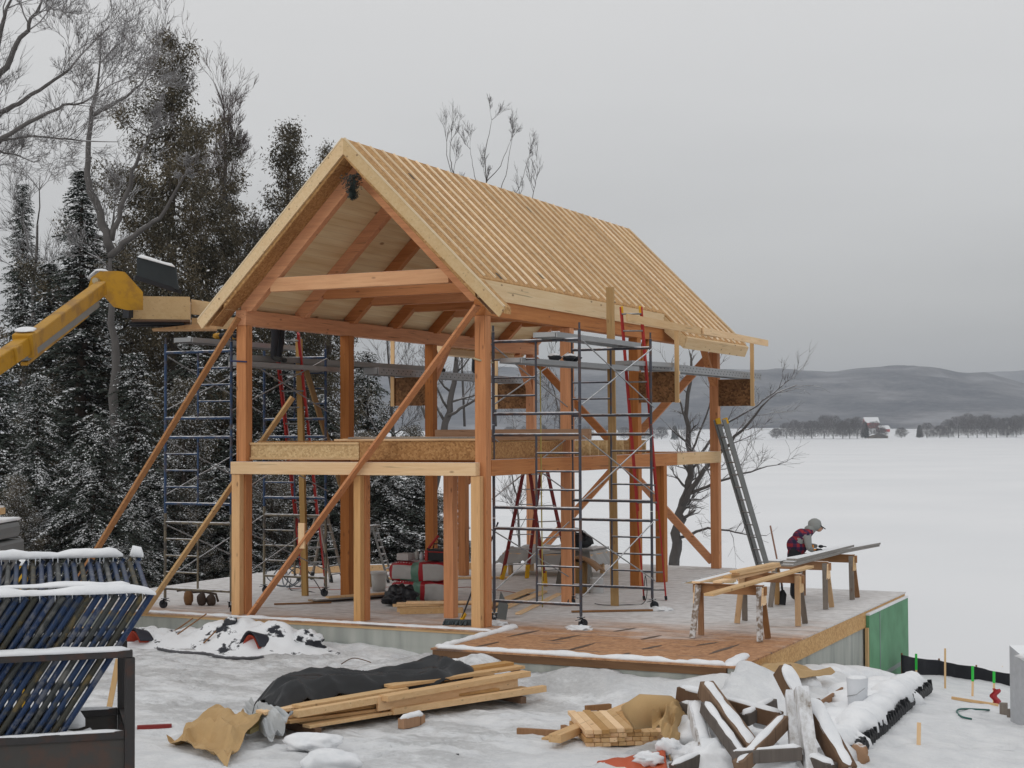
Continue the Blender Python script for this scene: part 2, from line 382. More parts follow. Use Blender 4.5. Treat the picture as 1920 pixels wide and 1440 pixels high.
def hill(name, d0, d1, prof, rough, seed, nu=420, nv=46):
    # prof: list of (azimuth offset in degrees from view centre, crest elevation in m)
    def H(az):
        a = math.degrees(az-YAW); 
        for (a0, h0), (a1, h1) in zip(prof, prof[1:]):
            if a0 <= a <= a1: t = (a-a0)/(a1-a0); t = t*t*(3-2*t); return h0+(h1-h0)*t
        return prof[-1][1] if a > prof[-1][0] else prof[0][1]
    def f(u, v):
        az = -1.5+2.2*u; d = d0+(d1-d0)*v; x, y, _ = pol(d, az, 0)
        k = math.sin(min(1, v*1.25)*math.pi/2)**1.3 if v < .8 else math.cos((v-.8)/.2*math.pi/2)*.9+.1
        r_ = noise.fractal(Vector((x*.0011+seed, y*.0011, seed)), 1.0, 2.1, 5)
        z = -2+H(az)*k*(1+rough*r_*(1-.75*k))+9*noise.noise(Vector((x*.012, y*.012, 3)))*k
        return (x, y, z)
    h = MB(); h.grid(f, nu, nv); return struct(h.build(name, mh))
hill('hills', 2700, 4700, [(-60, 150), (-20, 150), (-8, 156), (-1, 172), (4, 166), (8.5, 168), (11, 170), (12.9, 184), (14.2, 180), (16.5, 152), (19, 118), (24, 100), (60, 140)], .55, 1.3)
hill('far_hills', 5600, 7600, [(-60, 190), (0, 200), (8, 225), (15, 255), (19, 268), (25, 250), (60, 230)], .3, 4.1, 260, 26)
# ------------------------------------------------------------------ building platform
conc, n, b = nodes_of('formed_concrete')
t = tex(n, 'ShaderNodeTexNoise', 3.0, Detail=6.0); t2 = tex(n, 'ShaderNodeTexNoise', 2.0, vec=(2.2, 2.2, .25), Detail=3.0)
c = rampn(n, t2.outputs[0], [(.3, (.27, .29, .27)), (.5, (.40, .42, .385)), (.7, (.49, .50, .46))]).outputs[0]
c = mix(n, math_(n, 'MULTIPLY', t.outputs[0], .5), c, (.30, .31, .29)).outputs[0]
bk = tex(n, 'ShaderNodeTexBrick', 1.0, vec=(1, 1, 1)); 
n.links.new(c, b.inputs['Base Color']); bump(n, b, t2.outputs[0], .3, .01)
# subfloor: brown sheathing with frost over most of it
dk, n, b = nodes_of('frosty_subfloor'); b.inputs['Roughness'].default_value = .8
tc = n.nodes.new('ShaderNodeTexCoord'); sp = n.nodes.new('ShaderNodeSeparateXYZ'); n.links.new(tc.outputs['Object'], sp.inputs[0])
v = tex(n, 'ShaderNodeTexVoronoi', 20.); s_ = n.nodes.new('ShaderNodeSeparateColor'); n.links.new(v.outputs['Color'], s_.inputs[0])
t1 = tex(n, 'ShaderNodeTexNoise', 1.0, vec=(.5, 1.3, 1), Detail=7.0, Roughness=.62, Distortion=.4); t4 = tex(n, 'ShaderNodeTexNoise', 6.0, Detail=6.0)
wd = rampn(n, math_(n, 'ADD', math_(n, 'MULTIPLY', s_.outputs[0], .4), math_(n, 'MULTIPLY', t4.outputs[0], .6)), [(.25, (.30, .14, .06)), (.6, (.44, .225, .105)), (.85, (.52, .30, .15))]).outputs[0]
k = math_(n, 'ADD', math_(n, 'MULTIPLY', math_(n, 'ADD', sp.outputs[1], math_(n, 'MULTIPLY', sp.outputs[0], -.10)), .42), math_(n, 'MULTIPLY', math_(n, 'SUBTRACT', t1.outputs[0], .5), 2.2))
fr = rampn(n, math_(n, 'MULTIPLY_ADD', k, .5, .42), [(.30, (.04, .04, .04)), (.55, (.55, .55, .55)), (.75, (.9, .9, .9)), (.95, (.97, .97, .97))]).outputs[0]
frost = rampn(n, t4.outputs[0], [(.3, (.55, .535, .525)), (.65, (.71, .705, .705))]).outputs[0]
c = mix(n, fr, wd, frost).outputs[0]
# dark wet seams between the sheets
wv = n.nodes.new('ShaderNodeTexNoise'); wv.inputs['Scale'].default_value = 2.4; wv.inputs['Detail'].default_value = 2
mpn = n.nodes.new('ShaderNodeMapping'); mpn.inputs['Scale'].default_value = (.35, 3.2, 1); mpn.inputs['Rotation'].default_value = (0, 0, R(-18)); n.links.new(tc.outputs['Object'], mpn.inputs[0]); n.links.new(mpn.outputs[0], wv.inputs[0])
st = rampn(n, wv.outputs[0], [(.615, (0, 0, 0)), (.66, (.75, .75, .75))]).outputs[0]
c = mix(n, math_(n, 'MULTIPLY', st, math_(n, 'SUBTRACT', 1.0, math_(n, 'MULTIPLY', fr, .6))), c, (.10, .085, .08)).outputs[0]
n.links.new(c, b.inputs['Base Color'])
plat = thing('house_platform', 'low concrete foundation and frosty sheathed floor that the timber frame stands on', 'foundation', (-2, 3, -.5))
poly = [(-9.0, -.5), (.42, -.5), (.42, -2.55), (5.0, -2.55), (5.0, 8.1), (.45, 8.1), (.45, 12.35), (-3.4, 12.6), (-9.0, 8.2)]
for pl_ in ([(-9.0, -.5), (.419, -.5), (.419, 11.98), (-3.4, 12.3), (-9.0, 8.2)], [(.421, -2.55), (5.0, -2.55), (5.0, 8.1), (.421, 8.1)]): mb = MB(); mb.prism([(x, y, .0) for x, y in reversed(pl_)], (0, 0, -.024)); mb.build('subfloor', dk, plat)
def inset(poly, d):
    out = []; N = len(poly)
    for i in range(N):
        p0, p1, p2 = Vector(poly[i-1]), Vector(poly[i]), Vector(poly[(i+1) % N])
        d1 = (p1-p0).normalized(); d2 = (p2-p1).normalized(); n1 = Vector((-d1.y, d1.x)); n2 = Vector((-d2.y, d2.x))
        k = n1+n2; k = k/ (k.length_squared/2) if k.length > .1 else n1
        out.append(tuple(p1+k*d))
    return out
p2 = inset(poly, .03)
for pl_ in ([(-8.95, -.45), (.369, -.45), (.369, 11.92), (-3.4, 12.2), (-8.95, 8.15)], [(.471, -2.5), (4.95, -2.5), (4.95, 8.05), (.471, 8.05)]): mb = MB(); mb.prism([(x, y, -.31) for x, y in reversed(pl_)], (0, 0, -3.2)); mb.build('foundation_wall', conc, plat)
mb = MB()
mb.box((-8.96, -.47, -.026), (.39, -.30, -.07)); mb.build('sill_plate', pales[0], plat)
mb = MB(); mb.box((-8.96, -.455, -.072), (.40, -.30, -.31)); mb.build('wall_top', conc, plat)
mb = MB(); mb.box((4.86, -2.06, -.026), (4.985, 8.06, -.305)); mb.build('rim_board', osb('osb_rim', [(.42, .23, .09), (.54, .32, .13), (.64, .41, .19)], scale=34), plat)
mb = MB(); mb.box((4.84, -2.52, -.026), (4.975, -2.07, -.305)); mb.build('wall_top', conc, plat)
mb = MB(); mb.box((.45, -2.545, -.026), (4.83, -2.40, -.13)); mb.build('rim_board', wood('wet_brown_board', (.26, .155, .085), (.15, .085, .05), 0, snow=.45), plat)
mb = MB(); mb.box((.45, -2.52, -.132), (4.83, -2.40, -.305)); mb.build('wall_top', conc, plat)
mb = MB(); mb.box((.28, 8.12, -.026), (.41, 11.96, -.305)); mb.build('rim_board', OSBP, plat)
mb = MB(); mb.box((-8.9, 7.95, .0), (-5.6, 8.09, .12)); mb.box((-8.5, 8.4, .002), (-3.6, 12.2, .02)); 
# green sheathing on the far half of the right wall
mg, n, b = nodes_of('green_sheathing'); b.inputs['Roughness'].default_value = .6
t = tex(n, 'ShaderNodeTexNoise', 2.5, Detail=5.0); n.links.new(rampn(n, t.outputs[0], [(.3, (.085, .235, .12)), (.7, (.125, .32, .175))]).outputs[0], b.inputs['Base Color'])
mb = MB(); mb.box((4.99, 4.78, -.10), (5.045, 5.58, -1.9)); mb.box((4.99, 5.62, -.10), (5.045, 8.05, -1.9)); gs = mb.build('green_sheathing', mg, plat)
mb = MB(); mb.box((5.046, 5.575, -.10), (5.05, 5.625, -1.9)); mb.box((5.046, 5.8, -1.22), (5.05, 8.05, -1.30)); mb.build('seam_tape', plain('grey_tape', (.22, .28, .26), .5), gs)
mb = MB(); mb.box((4.985, 4.70, -.31), (5.04, 4.775, -1.9)); mb.build('edge_trim', pale[2], plat)
mb = MB(); mb.beam((5.02, 4.78, -.085), (5.02, 8.05, -.085), .07, .03); mb.build('snow_cap', SNOW, plat)
# wet dark joints between the floor sheets
for (x, y, l_, a_) in ((.95, -.55, .9, 1.45), (1.75, -.75, .8, 1.4), (2.35, -1.55, .8, 1.5), (3.3, -1.2, .55, 1.35), (4.3, -1.0, 1.0, 1.5), (1.0, -1.9, .7, 1.5), (2.9, -.2, .6, 1.4), (3.9, -.55, .5, 1.2), (3.2, -2.1, .5, 1.5), (2.2, .5, .6, 1.3)):
    pts_ = []
    for k_ in range(24):
        th = 2*math.pi*k_/24; rr_ = 1+.35*noise.noise(Vector((math.cos(th)*2+x, math.sin(th)*2+y, 1))); u = math.cos(th)*l_/2*rr_; v = math.sin(th)*.045*rr_; pts_.append((x+u*math.cos(a_)-v*math.sin(a_), y+u*math.sin(a_)+v*math.cos(a_), .0035))
    mb = MB(); mb.add(pts_, [tuple(range(24))]); mb.build('wet_joint', plain('wet_joint', (.13, .085, .06), .5, var=.3, vscale=12), plat)
# snow lying along the edges of the floor
def ridge(name, pts, w, h, parent, seed=0, mat=None, n=None):
    pts = [Vector(p) for p in pts]; L = sum((b_-a_).length for a_, b_ in zip(pts, pts[1:])); N = n or max(6, int(L/.06))
    def at(t):
        s = t*L
        for a_, b_ in zip(pts, pts[1:]):
            l = (b_-a_).length
            if s <= l+1e-6: return a_+(b_-a_)*(s/l), (b_-a_).normalized()
            s -= l
        return pts[-1], (pts[-1]-pts[-2]).normalized()
    mb = MB(); K = 9; vs = []
    for i in range(N+1):
        t = i/N; p, d = at(t); side = d.cross(Vector((0, 0, 1))).normalized(); e = min(1, min(t, 1-t)*N/1.6+.35)
        nn = 1+.55*noise.noise(Vector((p.x*2.6+seed, p.y*2.6, p.z)))+.3*noise.noise(Vector((p.x*8+seed, p.y*8, 0)))
        for k_ in range(K):
            a_ = math.pi*k_/(K-1); q = .12*noise.noise(Vector((p.x*9, p.y*9, k_*1.3+seed)))
            vs.append(p+side*math.cos(a_)*w/2*e*(nn+q)+Vector((0, 0, math.sin(a_)**.8*h*e*(nn+q)-.004)))
    fs = [(i*K+k_, (i+1)*K+k_, (i+1)*K+k_+1, i*K+k_+1) for i in range(N) for k_ in range(K-1)]+[((i+1)*K, i*K, i*K+K-1, (i+1)*K+K-1) for i in range(N)]
    fs += [tuple(range(K)), tuple(N*K+K-1-k_ for k_ in range(K))]
    mb.add(vs, fs, True); return mb.build(name, mat or SNOW, parent)
ridge('snow_edge', [(-8.8, -.42, 0), (.35, -.42, 0)], .13, .035, plat, 1)
ridge('snow_edge', [(.50, .1, 0), (.5, -2.45, 0), (4.8, -2.45, 0)], .14, .055, plat, 2)
ridge('snow_edge', [(4.85, -2.5, -.02), (4.75, -1.45, 0)], .2, .06, plat, 3)
# ------------------------------------------------------------------ timber frame house
house = thing('timber_frame_house', 'unfinished timber frame house with steep roof of bare sheathing and battens', 'house', (-2.3, 5.8, 0))
H = house
YB = [0, 3.37, 6.74, 11.77]; YR = [0, 1.68, 3.37, 5.05, 6.74, 8.42, 10.1, 11.77]
WX = 4.6; RZ = 7.93; SL = .993; RX = -2.3
def part(name, mat, fn, parent=H, **k): mb = MB(); fn(mb); return mb.build(name, mat, parent, **k)
P = .097
for i, y in enumerate(YB):
    for x in (0, -WX): part('post', fir[2], lambda m_: m_.box((x-P, y-P, .001), (x+P, y+P, 4.955)), bevel=.006)
for x0, w_ in ((-WX-P, .165), (-2.27, .13), (-.105, .16)):
    part('post', lowp, lambda m_: m_.box((x0, -.235, .001), (x0+w_, -.105, 2.395)), bevel=.005)
part('post', fir[2], lambda m_: m_.box((-2.26, -.10, .001), (-2.12, .05, 2.6)), bevel=.005)
part('post', fir[2], lambda m_: m_.box((-1.15, .80, .001), (-.97, .98, 2.6)), bevel=.005)
part('post', fir[2], lambda m_: m_.box((-4.55, 7.85, .001), (-4.37, 8.03, 2.39)), bevel=.005)
part('post', fir[2], lambda m_: m_.box((-P, 8.10, .001), (P, 8.29, 2.39)), bevel=.005)
part('girt', pales[0], lambda m_: m_.box((-WX-P-.005, -.26, 2.40), (-.005, -.10, 2.61)), bevel=.005)
part('girt', firs[1], lambda m_: m_.box((-.09, .10, 2.392), (.105, 8.9, 2.65)), bevel=.005)
part('girt', pales[1], lambda m_: m_.box((-.09, 8.903, 2.392), (.109, 10.4, 2.65)), bevel=.004)
part('girt', pales[1], lambda m_: m_.box((-.09, 10.405, 2.392), (.109, 11.87, 2.65)), bevel=.004)
part('girt', fir[1], lambda m_: m_.box((-WX-.09, .10, 2.392), (-WX+.09, 11.67, 2.60)), bevel=.005)
part('girt', fir[0], lambda m_: m_.box((-WX+.1, 11.68, 2.40), (-.1, 11.86, 2.64)), bevel=.005)
for y in YB[1:3]: part('girt', fir[0], lambda m_: m_.box((-WX+.1, y-.08, 2.38), (-.1, y+.08, 2.60)), bevel=.005)
for x in (0, -WX): part('wall_plate', fir[1], lambda m_: m_.box((x-.102, -.11, 4.957), (x+.102, 12.0, 5.215)), bevel=.006)
# knee and diagonal braces of the back gable wall
def brace(a, b_, mat=fir[0], w=.09, h=.17, up=(0, 1, 0), name='brace', parent=H): return part(name, mat, lambda m_: m_.beam(a, b_, w, h, up), parent, bevel=.004)
brace((-4.5, 11.77, 4.85), (-2.35, 11.77, 2.66), up=(0, 0, 1)); brace((-.1, 11.77, 4.85), (-2.25, 11.77, 2.66), up=(0, 0, 1))
brace((-2.35, 11.77, 2.38), (-4.4, 11.77, .25), up=(0, 0, 1)); brace((-2.25, 11.77, 2.38), (-.1, 11.77, .15), up=(0, 0, 1))
for x in (0, -WX):
    brace((x, 11.0, 4.94), (x, 11.68, 4.15), fir[2], .10, .14, (1, 0, 0)); 
brace((-WX, 7.5, 4.94), (-WX, 6.85, 4.2), fir[2], .10, .14, (1, 0, 0))
brace((-4.46, 8.1, 2.0), (-4.46, 8.5, 2.38), fir[2], .10, .13, (1, 0, 0))
brace((0, 7.4, 4.94), (0, 6.84, 4.3), fir[2], .10, .14, (1, 0, 0))
# rafters
def zr(x, drop=0): return RZ-abs(x-RX)*SL-drop
VD = math.sqrt(1+SL*SL)
SLAB = .315
for y in YR:
    for sgn in (-1, 1):
        def f(m_):
            xo = RX+sgn*(WX/2+.02); t0 = SLAB+.030; t1 = t0+.29
            m_.prism([(RX, y-.075, zr(RX, t0)), (xo, y-.075, zr(xo, t0)), (xo, y-.075, zr(xo, t0)-.10), (xo-sgn*.20, y-.075, zr(xo-sgn*.2, t1)), (RX, y-.075, zr(RX, t1))], (0, .15, 0))
        part('rafter', fir[0], f, bevel=.005)
    xl = RX-(zr(RX, SLAB+.33)-5.72)/SL; 
    part('tie_beam', fir[0] if y else wood('light_fir', (.68, .38, .18), (.50, .24, .10), 0, snow=.6), lambda m_: m_.box((-4.02, y-.072, 5.51), (-.58, y+.072, 5.745)), bevel=.005)
part('ridge_beam', fir[1], lambda m_: m_.box((RX-.05, -.05, zr(RX, SLAB+.38)), (RX+.05, 11.8, zr(RX, SLAB+.06))))
# roof: sheathing slabs, ceiling boards under them, battens over them
ROOFX = WX/2+.10
ceil_m, n, b = nodes_of('ceiling_boards')
tb = tex(n, 'ShaderNodeTexNoise', 1.5, vec=(6, .4, 6), Detail=5.0)
c = rampn(n, tb.outputs[0], [(.3, (.68, .50, .27)), (.65, (.82, .68, .44))]).outputs[0]
ko = tex(n, 'ShaderNodeTexVoronoi', 1.0, vec=(3.2, 1.4, 3.2)); c = mix(n, rampn(n, ko.outputs['Distance'], [(.06, (.8, .8, .8)), (.13, (0, 0, 0))]).outputs[0], c, (.26, .12, .05)).outputs[0]
tc = n.nodes.new('ShaderNodeTexCoord'); sp = n.nodes.new('ShaderNodeSeparateXYZ'); n.links.new(tc.outputs['Object'], sp.inputs[0])
gr = math_(n, 'FRACT', math_(n, 'MULTIPLY', sp.outputs[0], 1/.10)); c = mix(n, rampn(n, gr, [(.92, (0, 0, 0)), (.97, (.28, .28, .28))]).outputs[0], c, (.30, .17, .08)).outputs[0]
n.links.new(c, b.inputs['Base Color'])
Y0, Y1 = -.50, 12.33; SB = [8.0, 12.30]
for sgn in (-1, 1):
    f = lambda m_: m_.prism([(RX, Y0+.04, zr(RX)), (RX+sgn*ROOFX, Y0+.04, zr(RX+ROOFX)), (RX+sgn*ROOFX, Y0+.04, zr(RX+ROOFX, SLAB)), (RX, Y0+.04, zr(RX, SLAB))], (0, Y1-Y0-.05, 0))
    slab = part('roof_sheathing', OSBR, f)
    part('overhang_soffit', OSBB, lambda m_: m_.prism([(RX+sgn*.1, Y0+.045, zr(RX+.1, SLAB+.002)), (RX+sgn*(ROOFX+.28), Y0+.045, zr(RX+ROOFX+.28, SLAB+.002)), (RX+sgn*(ROOFX+.28), Y0+.045, zr(RX+ROOFX+.28, SLAB+.014)), (RX+sgn*.1, Y0+.045, zr(RX+.1, SLAB+.014))], (0, .36, 0)), slab)
    part('ceiling_boards', ceil_m, lambda m_: m_.prism([(RX, -.07, zr(RX, SLAB+.004)), (RX+sgn*(WX/2+.09), -.07, zr(RX+WX/2+.09, SLAB+.004)), (RX+sgn*(WX/2+.09), -.07, zr(RX+WX/2+.09, SLAB+.028)), (RX, -.07, zr(RX, SLAB+.028))], (0, 11.95, 0)), slab)
    part('ceiling_boards', OSBB, lambda m_: m_.prism([(RX, -.11, zr(RX, SLAB+.004)), (RX+sgn*(WX/2+.05), -.11, zr(RX+WX/2+.05, SLAB+.004)), (RX+sgn*(WX/2+.05), -.11, zr(RX+WX/2+.05, SLAB+.030)), (RX, -.11, zr(RX, SLAB+.030))], (0, .035, 0)), slab)
    # lower overhang pieces: a strip at the front rake and a longer piece at the back
    XE = WX/2+.60
    for (a_, b_) in ((Y0+.04, Y0+.30), (8.15, Y1-.02)):
        part('eave_sheathing', OSBR, lambda m_: m_.prism([(RX+sgn*ROOFX, a_, zr(RX+ROOFX, .004)), (RX+sgn*XE, a_, zr(RX+XE, .004)), (RX+sgn*XE, a_, zr(RX+XE, .11)), (RX+sgn*ROOFX, a_, zr(RX+ROOFX, .11))], (0, b_-a_, 0)), slab)
    part('eave_board', trim, lambda m_: m_.prism([(RX+sgn*(XE+.002), 8.12, zr(RX+XE, .0)), (RX+sgn*(XE+.035), 8.12, zr(RX+XE+.035, .0)), (RX+sgn*(XE-.06), 8.12, zr(RX+XE, .25)), (RX+sgn*(XE-.10), 8.12, zr(RX+XE, .22))], (0, Y1-8.12, 0)), slab)
    part('eave_end_panel', trim, lambda m_: m_.prism([(RX+sgn*(ROOFX+.04), 8.08, zr(RX+ROOFX, .08)), (RX+sgn*XE, 8.08, zr(RX+XE, .02)), (RX+sgn*(XE-.06), 8.08, zr(RX+XE, .24)), (RX+sgn*(ROOFX+.04), 8.08, zr(RX+ROOFX, .40))], (0, .035, 0)), slab)
    part('eave_fascia', trim, lambda m_: m_.box((RX+sgn*(ROOFX+.003), Y0+.10, zr(RX+ROOFX)-.03), (RX+sgn*(ROOFX+.038), 8.1, 5.21)), slab)
    for yy_ in (Y0, Y1-.04):
        XR = WX/2+.63
        part('rake_fascia', trim, lambda m_: m_.prism([(RX, yy_, zr(RX)+.0), (RX+sgn*XR, yy_, zr(RX+XR)), (RX+sgn*(XR-.10), yy_, zr(RX+XR-.10)-.235), (RX, yy_, zr(RX)-.262)], (0, .035, 0)), slab)
    part('rake_batten', BATT, lambda m_: m_.beam((RX+sgn*.02, Y0+.02, zr(RX+.02)+.02), (RX+sgn*(WX/2+.62), Y0+.02, zr(RX+WX/2+.62)+.02), .05, .022, (-sgn*SL*-1, 0, 1)), slab)
    nb = 32
    for k in range(1, nb+1):
        y = Y0+.04+k*(Y1-Y0-.08)/nb; xe = WX/2+.06 if y < 8.15 else WX/2+.57
        up_ = Vector((sgn*SL, 0, 1)).normalized(); off = up_*.012
        part('roof_batten', BATT, lambda m_: m_.beam(Vector((RX+sgn*.015, y, zr(RX+.015)))+off, Vector((RX+sgn*xe, y, zr(RX+xe)))+off, .040, .026, up_), slab)
# knot-like wet patches where lifting holes were cut in the sheathing
sl = [o for o in house.children if o.name.startswith('roof_sheathing')]
for (y, s_) in ((1.0, .45), (1.6, 1.35), (3.2, .7), (2.7, 2.1), (5.9, .4), (5.2, 1.3), (7.6, .6), (6.8, 1.9), (9.2, .55), (8.8, 1.2), (10.3, 1.7), (.6, 2.3), (5.5, 2.33)):
    x = RX+s_; up_ = Vector((SL, 0, 1)).normalized(); q = Vector((x, y, zr(x)))+up_*.001
    part('wet_hole', plain('wet_patch', (.10, .075, .05), .7), lambda m_: m_.beam(q-Vector((.055, 0, -.055*SL)), q+Vector((.055, 0, -.055*SL)), .09, .004, up_), sl[1])
# second floor: joists, rim, loose boards
jo = part('floor_joist', OSBP, lambda m_: m_.box((-4.48, .02, 2.68), (-2.32, .035, 2.90)))
part('joist_flange', pales[0], lambda m_: m_.box((-4.49, -.005, 2.90), (-2.31, .06, 2.935)), jo); part('joist_flange', pales[0], lambda m_: m_.box((-4.49, -.005, 2.645), (-2.31, .06, 2.68)), jo)
part('rim_board', OSBB, lambda m_: m_.box((-2.30, .01, 2.645), (-.12, .04, 2.935)))
part('rim_board', OSBB, lambda m_: m_.box((-.05, .12, 2.66), (-.015, 3.2, 2.93)))
for k in range(18):
    y = .45+k*.42
    if abs(y-3.37) < .12 or abs(y-6.74) < .12: continue
    if y < 8: part('floor_joist', OSBB if y < 3.3 else OSBP, lambda m_: m_.box((-4.49, y-.022, 2.655), (-.10, y+.022, 2.925)))
part('floor_sheathing', OSBB, lambda m_: m_.box((-4.4, .1, 2.938), (-.2, 3.5, 2.956)))
# ------------------------------------------------------------------ loose boards on the second floor
def board_pile(name, label, items, group=None, mats=None, cat='lumber'):
    t = thing(name, label, cat, items[0][0], group)
    for i, (a, b_, w, h) in enumerate(items):
        mm = mats[i % len(mats)] if mats else pale[1]
        part('board', mm, lambda m_: m_.beam(a, b_, w, h), t, bevel=.003)
    return t
board_pile('board_stack', 'thin stack of tan boards lying on the upper floor between the front posts', [((-3.3, .95, 2.972), (.0-.3, .75, 2.972), .24, .03), ((-3.0, .9, 3.004), (-.4, .85, 3.004), .22, .03), ((-3.4, 1.4, 2.975), (-.9, 1.2, 2.975), .24, .035), ((-3.2, 1.35, 3.008), (-1.6, 1.25, 3.008), .2, .03)], mats=[pale[0], GWOOD, pale[0], OSBP])
board_pile('timber_beam', 'long brown beam lying on the upper floor deck behind the right front post', [((-2.3, 2.7, 3.05), (1.0-.4, 3.0, 3.05), .14, .19)], mats=[wood('brown_beam', (.36, .22, .13), (.25, .145, .08), 0)])
# ------------------------------------------------------------------ scaffold towers
FH, BAR0, BAR1 = 1.50, .17, 1.34
def frame_mesh(mb, x0, x1, y, z, flip, r=.0255):
    for x in (x0, x1): mb.tube((x, y, z), (x, y, z+FH), r, 8)
    for zz in (BAR0, BAR1): mb.tube((x0, y, z+zz), (x1, y, z+zz), r, 8)
    xm = x0+(x1-x0)*.5; a, b_ = (x0, xm) if flip else (xm, x1)
    mb.tube((xm, y, z+BAR0), (xm, y, z+BAR1), .019, 6)
    for k in (1, 2, 3): zz = z+BAR0+(BAR1-BAR0)*k/4; mb.tube((a, y, zz), (b_, y, zz), .0175, 6)
def caster(t, x, y, ang=.5):
    mb = MB(); d = Vector((math.cos(ang), math.sin(ang), 0)); s_ = Vector((-d.y, d.x, 0)); c_ = Vector((x, y, .075))+d*.035
    mb.tube(c_-s_*.022, c_+s_*.022, .075, 16); mb.beam(c_+s_*.03+Vector((0, 0, 0)), Vector((x, y, .175))+s_*.03, .05, .006, (1, 0, 0)); mb.beam(c_-s_*.03, Vector((x, y, .175))-s_*.03, .05, .006, (1, 0, 0))
    mb.box((x-.05, y-.05, .168), (x+.05, y+.05, .18)); mb.tube((x, y, .17), (x, y, .26), .018, 8); mb.tube(Vector((x, y, .15)), Vector((x, y, .13))-d*.10, .008, 6)
    return mb.build('caster', BLKS, t)
def tower(label, x0, x1, y0, y1, z0, lifts, mats, planks, skew=0, xs2=None, brace_m=GREY, group=None, flips=(0, 0, 1)):
    t = thing('scaffold_tower', label, 'scaffold', ((x0+x1)/2, (y0+y1)/2, 0), group)
    a0, a1 = xs2 or (x0, x1)
    for x, y in ((x0, y0), (x1, y0), (a0, y1), (a1, y1)): caster(t, x, y, rnd.uniform(0, 6))
    for k in range(lifts):
        z = z0+k*(FH+.008); m_ = mats[k]
        for (b0, b1, y) in ((x0, x1, y0), (a0, a1, y1)):
            mb = MB(); frame_mesh(mb, b0, b1, y, z, flips[k]); mb.build('end_frame', m_, t)
        for (p, q) in ((x0, a0), (x1, a1)):
            s_ = -.03 if p == x0 else .03
            mb = MB(); mb.tube((p+s_, y0, z+.30), (q+s_, y1, z+FH-.18), .011, 6); mb.tube((p+s_*1.8, y0, z+FH-.18), (q+s_*1.8, y1, z+.30), .011, 6); mb.build('cross_brace', brace_m, t)
    top = z0+lifts*(FH+.008)
    mb = MB()
    for x, y in ((x0, y0), (x1, y0), (a0, y1), (a1, y1)): mb.tube((x, y, top), (x, y, top+.10), .017, 8)
    mb.build('coupling_pin', STEEL, t)
    return t, top
def alu_plank(name, label, p, q, w=.42, h=.085, mat=ALU, group=None, holes=False):
    t = thing(name, label, 'scaffold plank', p, group); p, q = Vector(p), Vector(q); d = (q-p).normalized(); s_ = d.cross(Vector((0, 0, 1))).normalized()
    u_ = s_.cross(d)
    mb = MB(); mb.beam(p+u_*(h-.01), q+u_*(h-.01), w-.05, .02); mb.build('deck_panel', mat, t)
    for sg in (-1, 1): 
        mb = MB(); mb.beam(p+s_*sg*(w/2-.0125)+u_*h/2, q+s_*sg*(w/2-.0125)+u_*h/2, .024, h); rl = mb.build('side_rail', mat, t)
        if holes:
            L = (q-p).length; mb = MB(); k = .12
            while k < L-.1:
                for dz in (.30, .68):
                    c_ = p+d*(k+(.08 if dz > .5 else 0))+s_*sg*(w/2+.0008)+u_*h*dz; mb.tube(c_, c_+s_*sg*.002, .014, 8)
                k += .2
            mb.build('bolt_hole', BLK, rl)
    for e, dd in ((p, -1), (q, 1)): mb = MB(); mb.beam(e-s_*(w/2-.03)+u_*h*.5, e+s_*(w/2-.03)+u_*h*.5, .03, h*.8); mb.build('end_cap', mat, t)
    return t
GP = 'aluminium planks on the scaffold and brackets'
tA, topA = tower('dark steel rolling scaffold tower in front of the right wall of the house', -.02, 1.50, .42, 3.35, .20, 3, [STEEL]*3, None, xs2=(.10, 1.60), group='rolling scaffold towers', flips=(0, 0, 1))
tB, topB = tower('blue and rusty rolling scaffold tower outside the left wall of the house', -6.40, -4.98, .15, 3.0, .18, 3, [RUSTY, BLUE, BLUE], None, xs2=(-6.25, -4.85), group='rolling scaffold towers', flips=(1, 1, 0))
alu_plank('scaffold_plank', 'snowy aluminium plank across the top rung of the right scaffold tower', (1.05, .1, 4.58), (1.10, 3.65, 4.58), group=GP)
alu_plank('scaffold_plank', 'second aluminium plank lower on the right scaffold tower with tools on it', (.35, .3, 4.20), (.75, 4.5, 4.20), group=GP)
alu_plank('scaffold_plank', 'aluminium plank overlapping the perforated plank left of the near right bracket', (.72, 4.2, 4.30), (.62, 6.9, 4.36), group=GP)
alu_plank('scaffold_stage', 'long perforated aluminium stage on two brackets along the right wall', (.55, 5.3, 4.28), (.62, 12.75, 4.28), .36, .15, holes=True, group=GP)
alu_plank('scaffold_stage', 'perforated aluminium stage on brackets along the left wall under two workers', (-5.15, 5.2, 4.28), (-5.15, 12.7, 4.28), .36, .15, holes=True, group=GP)
alu_plank('scaffold_plank', 'long grey aluminium plank reaching from the left tower to the left stage', (-5.35, .9, 4.40), (-5.35, 7.4, 4.44), .48, .10, mat=ALUD, group=GP)
alu_plank('scaffold_plank', 'aluminium plank across the top of the left scaffold tower', (-5.9, 0.0, 4.70), (-5.8, 3.3, 4.70), group=GP)
alu_plank('scaffold_plank', 'aluminium plank under the worker behind the left front post', (-4.95, 0.3, 4.27), (-5.0, 3.5, 4.27), .4, group=GP)
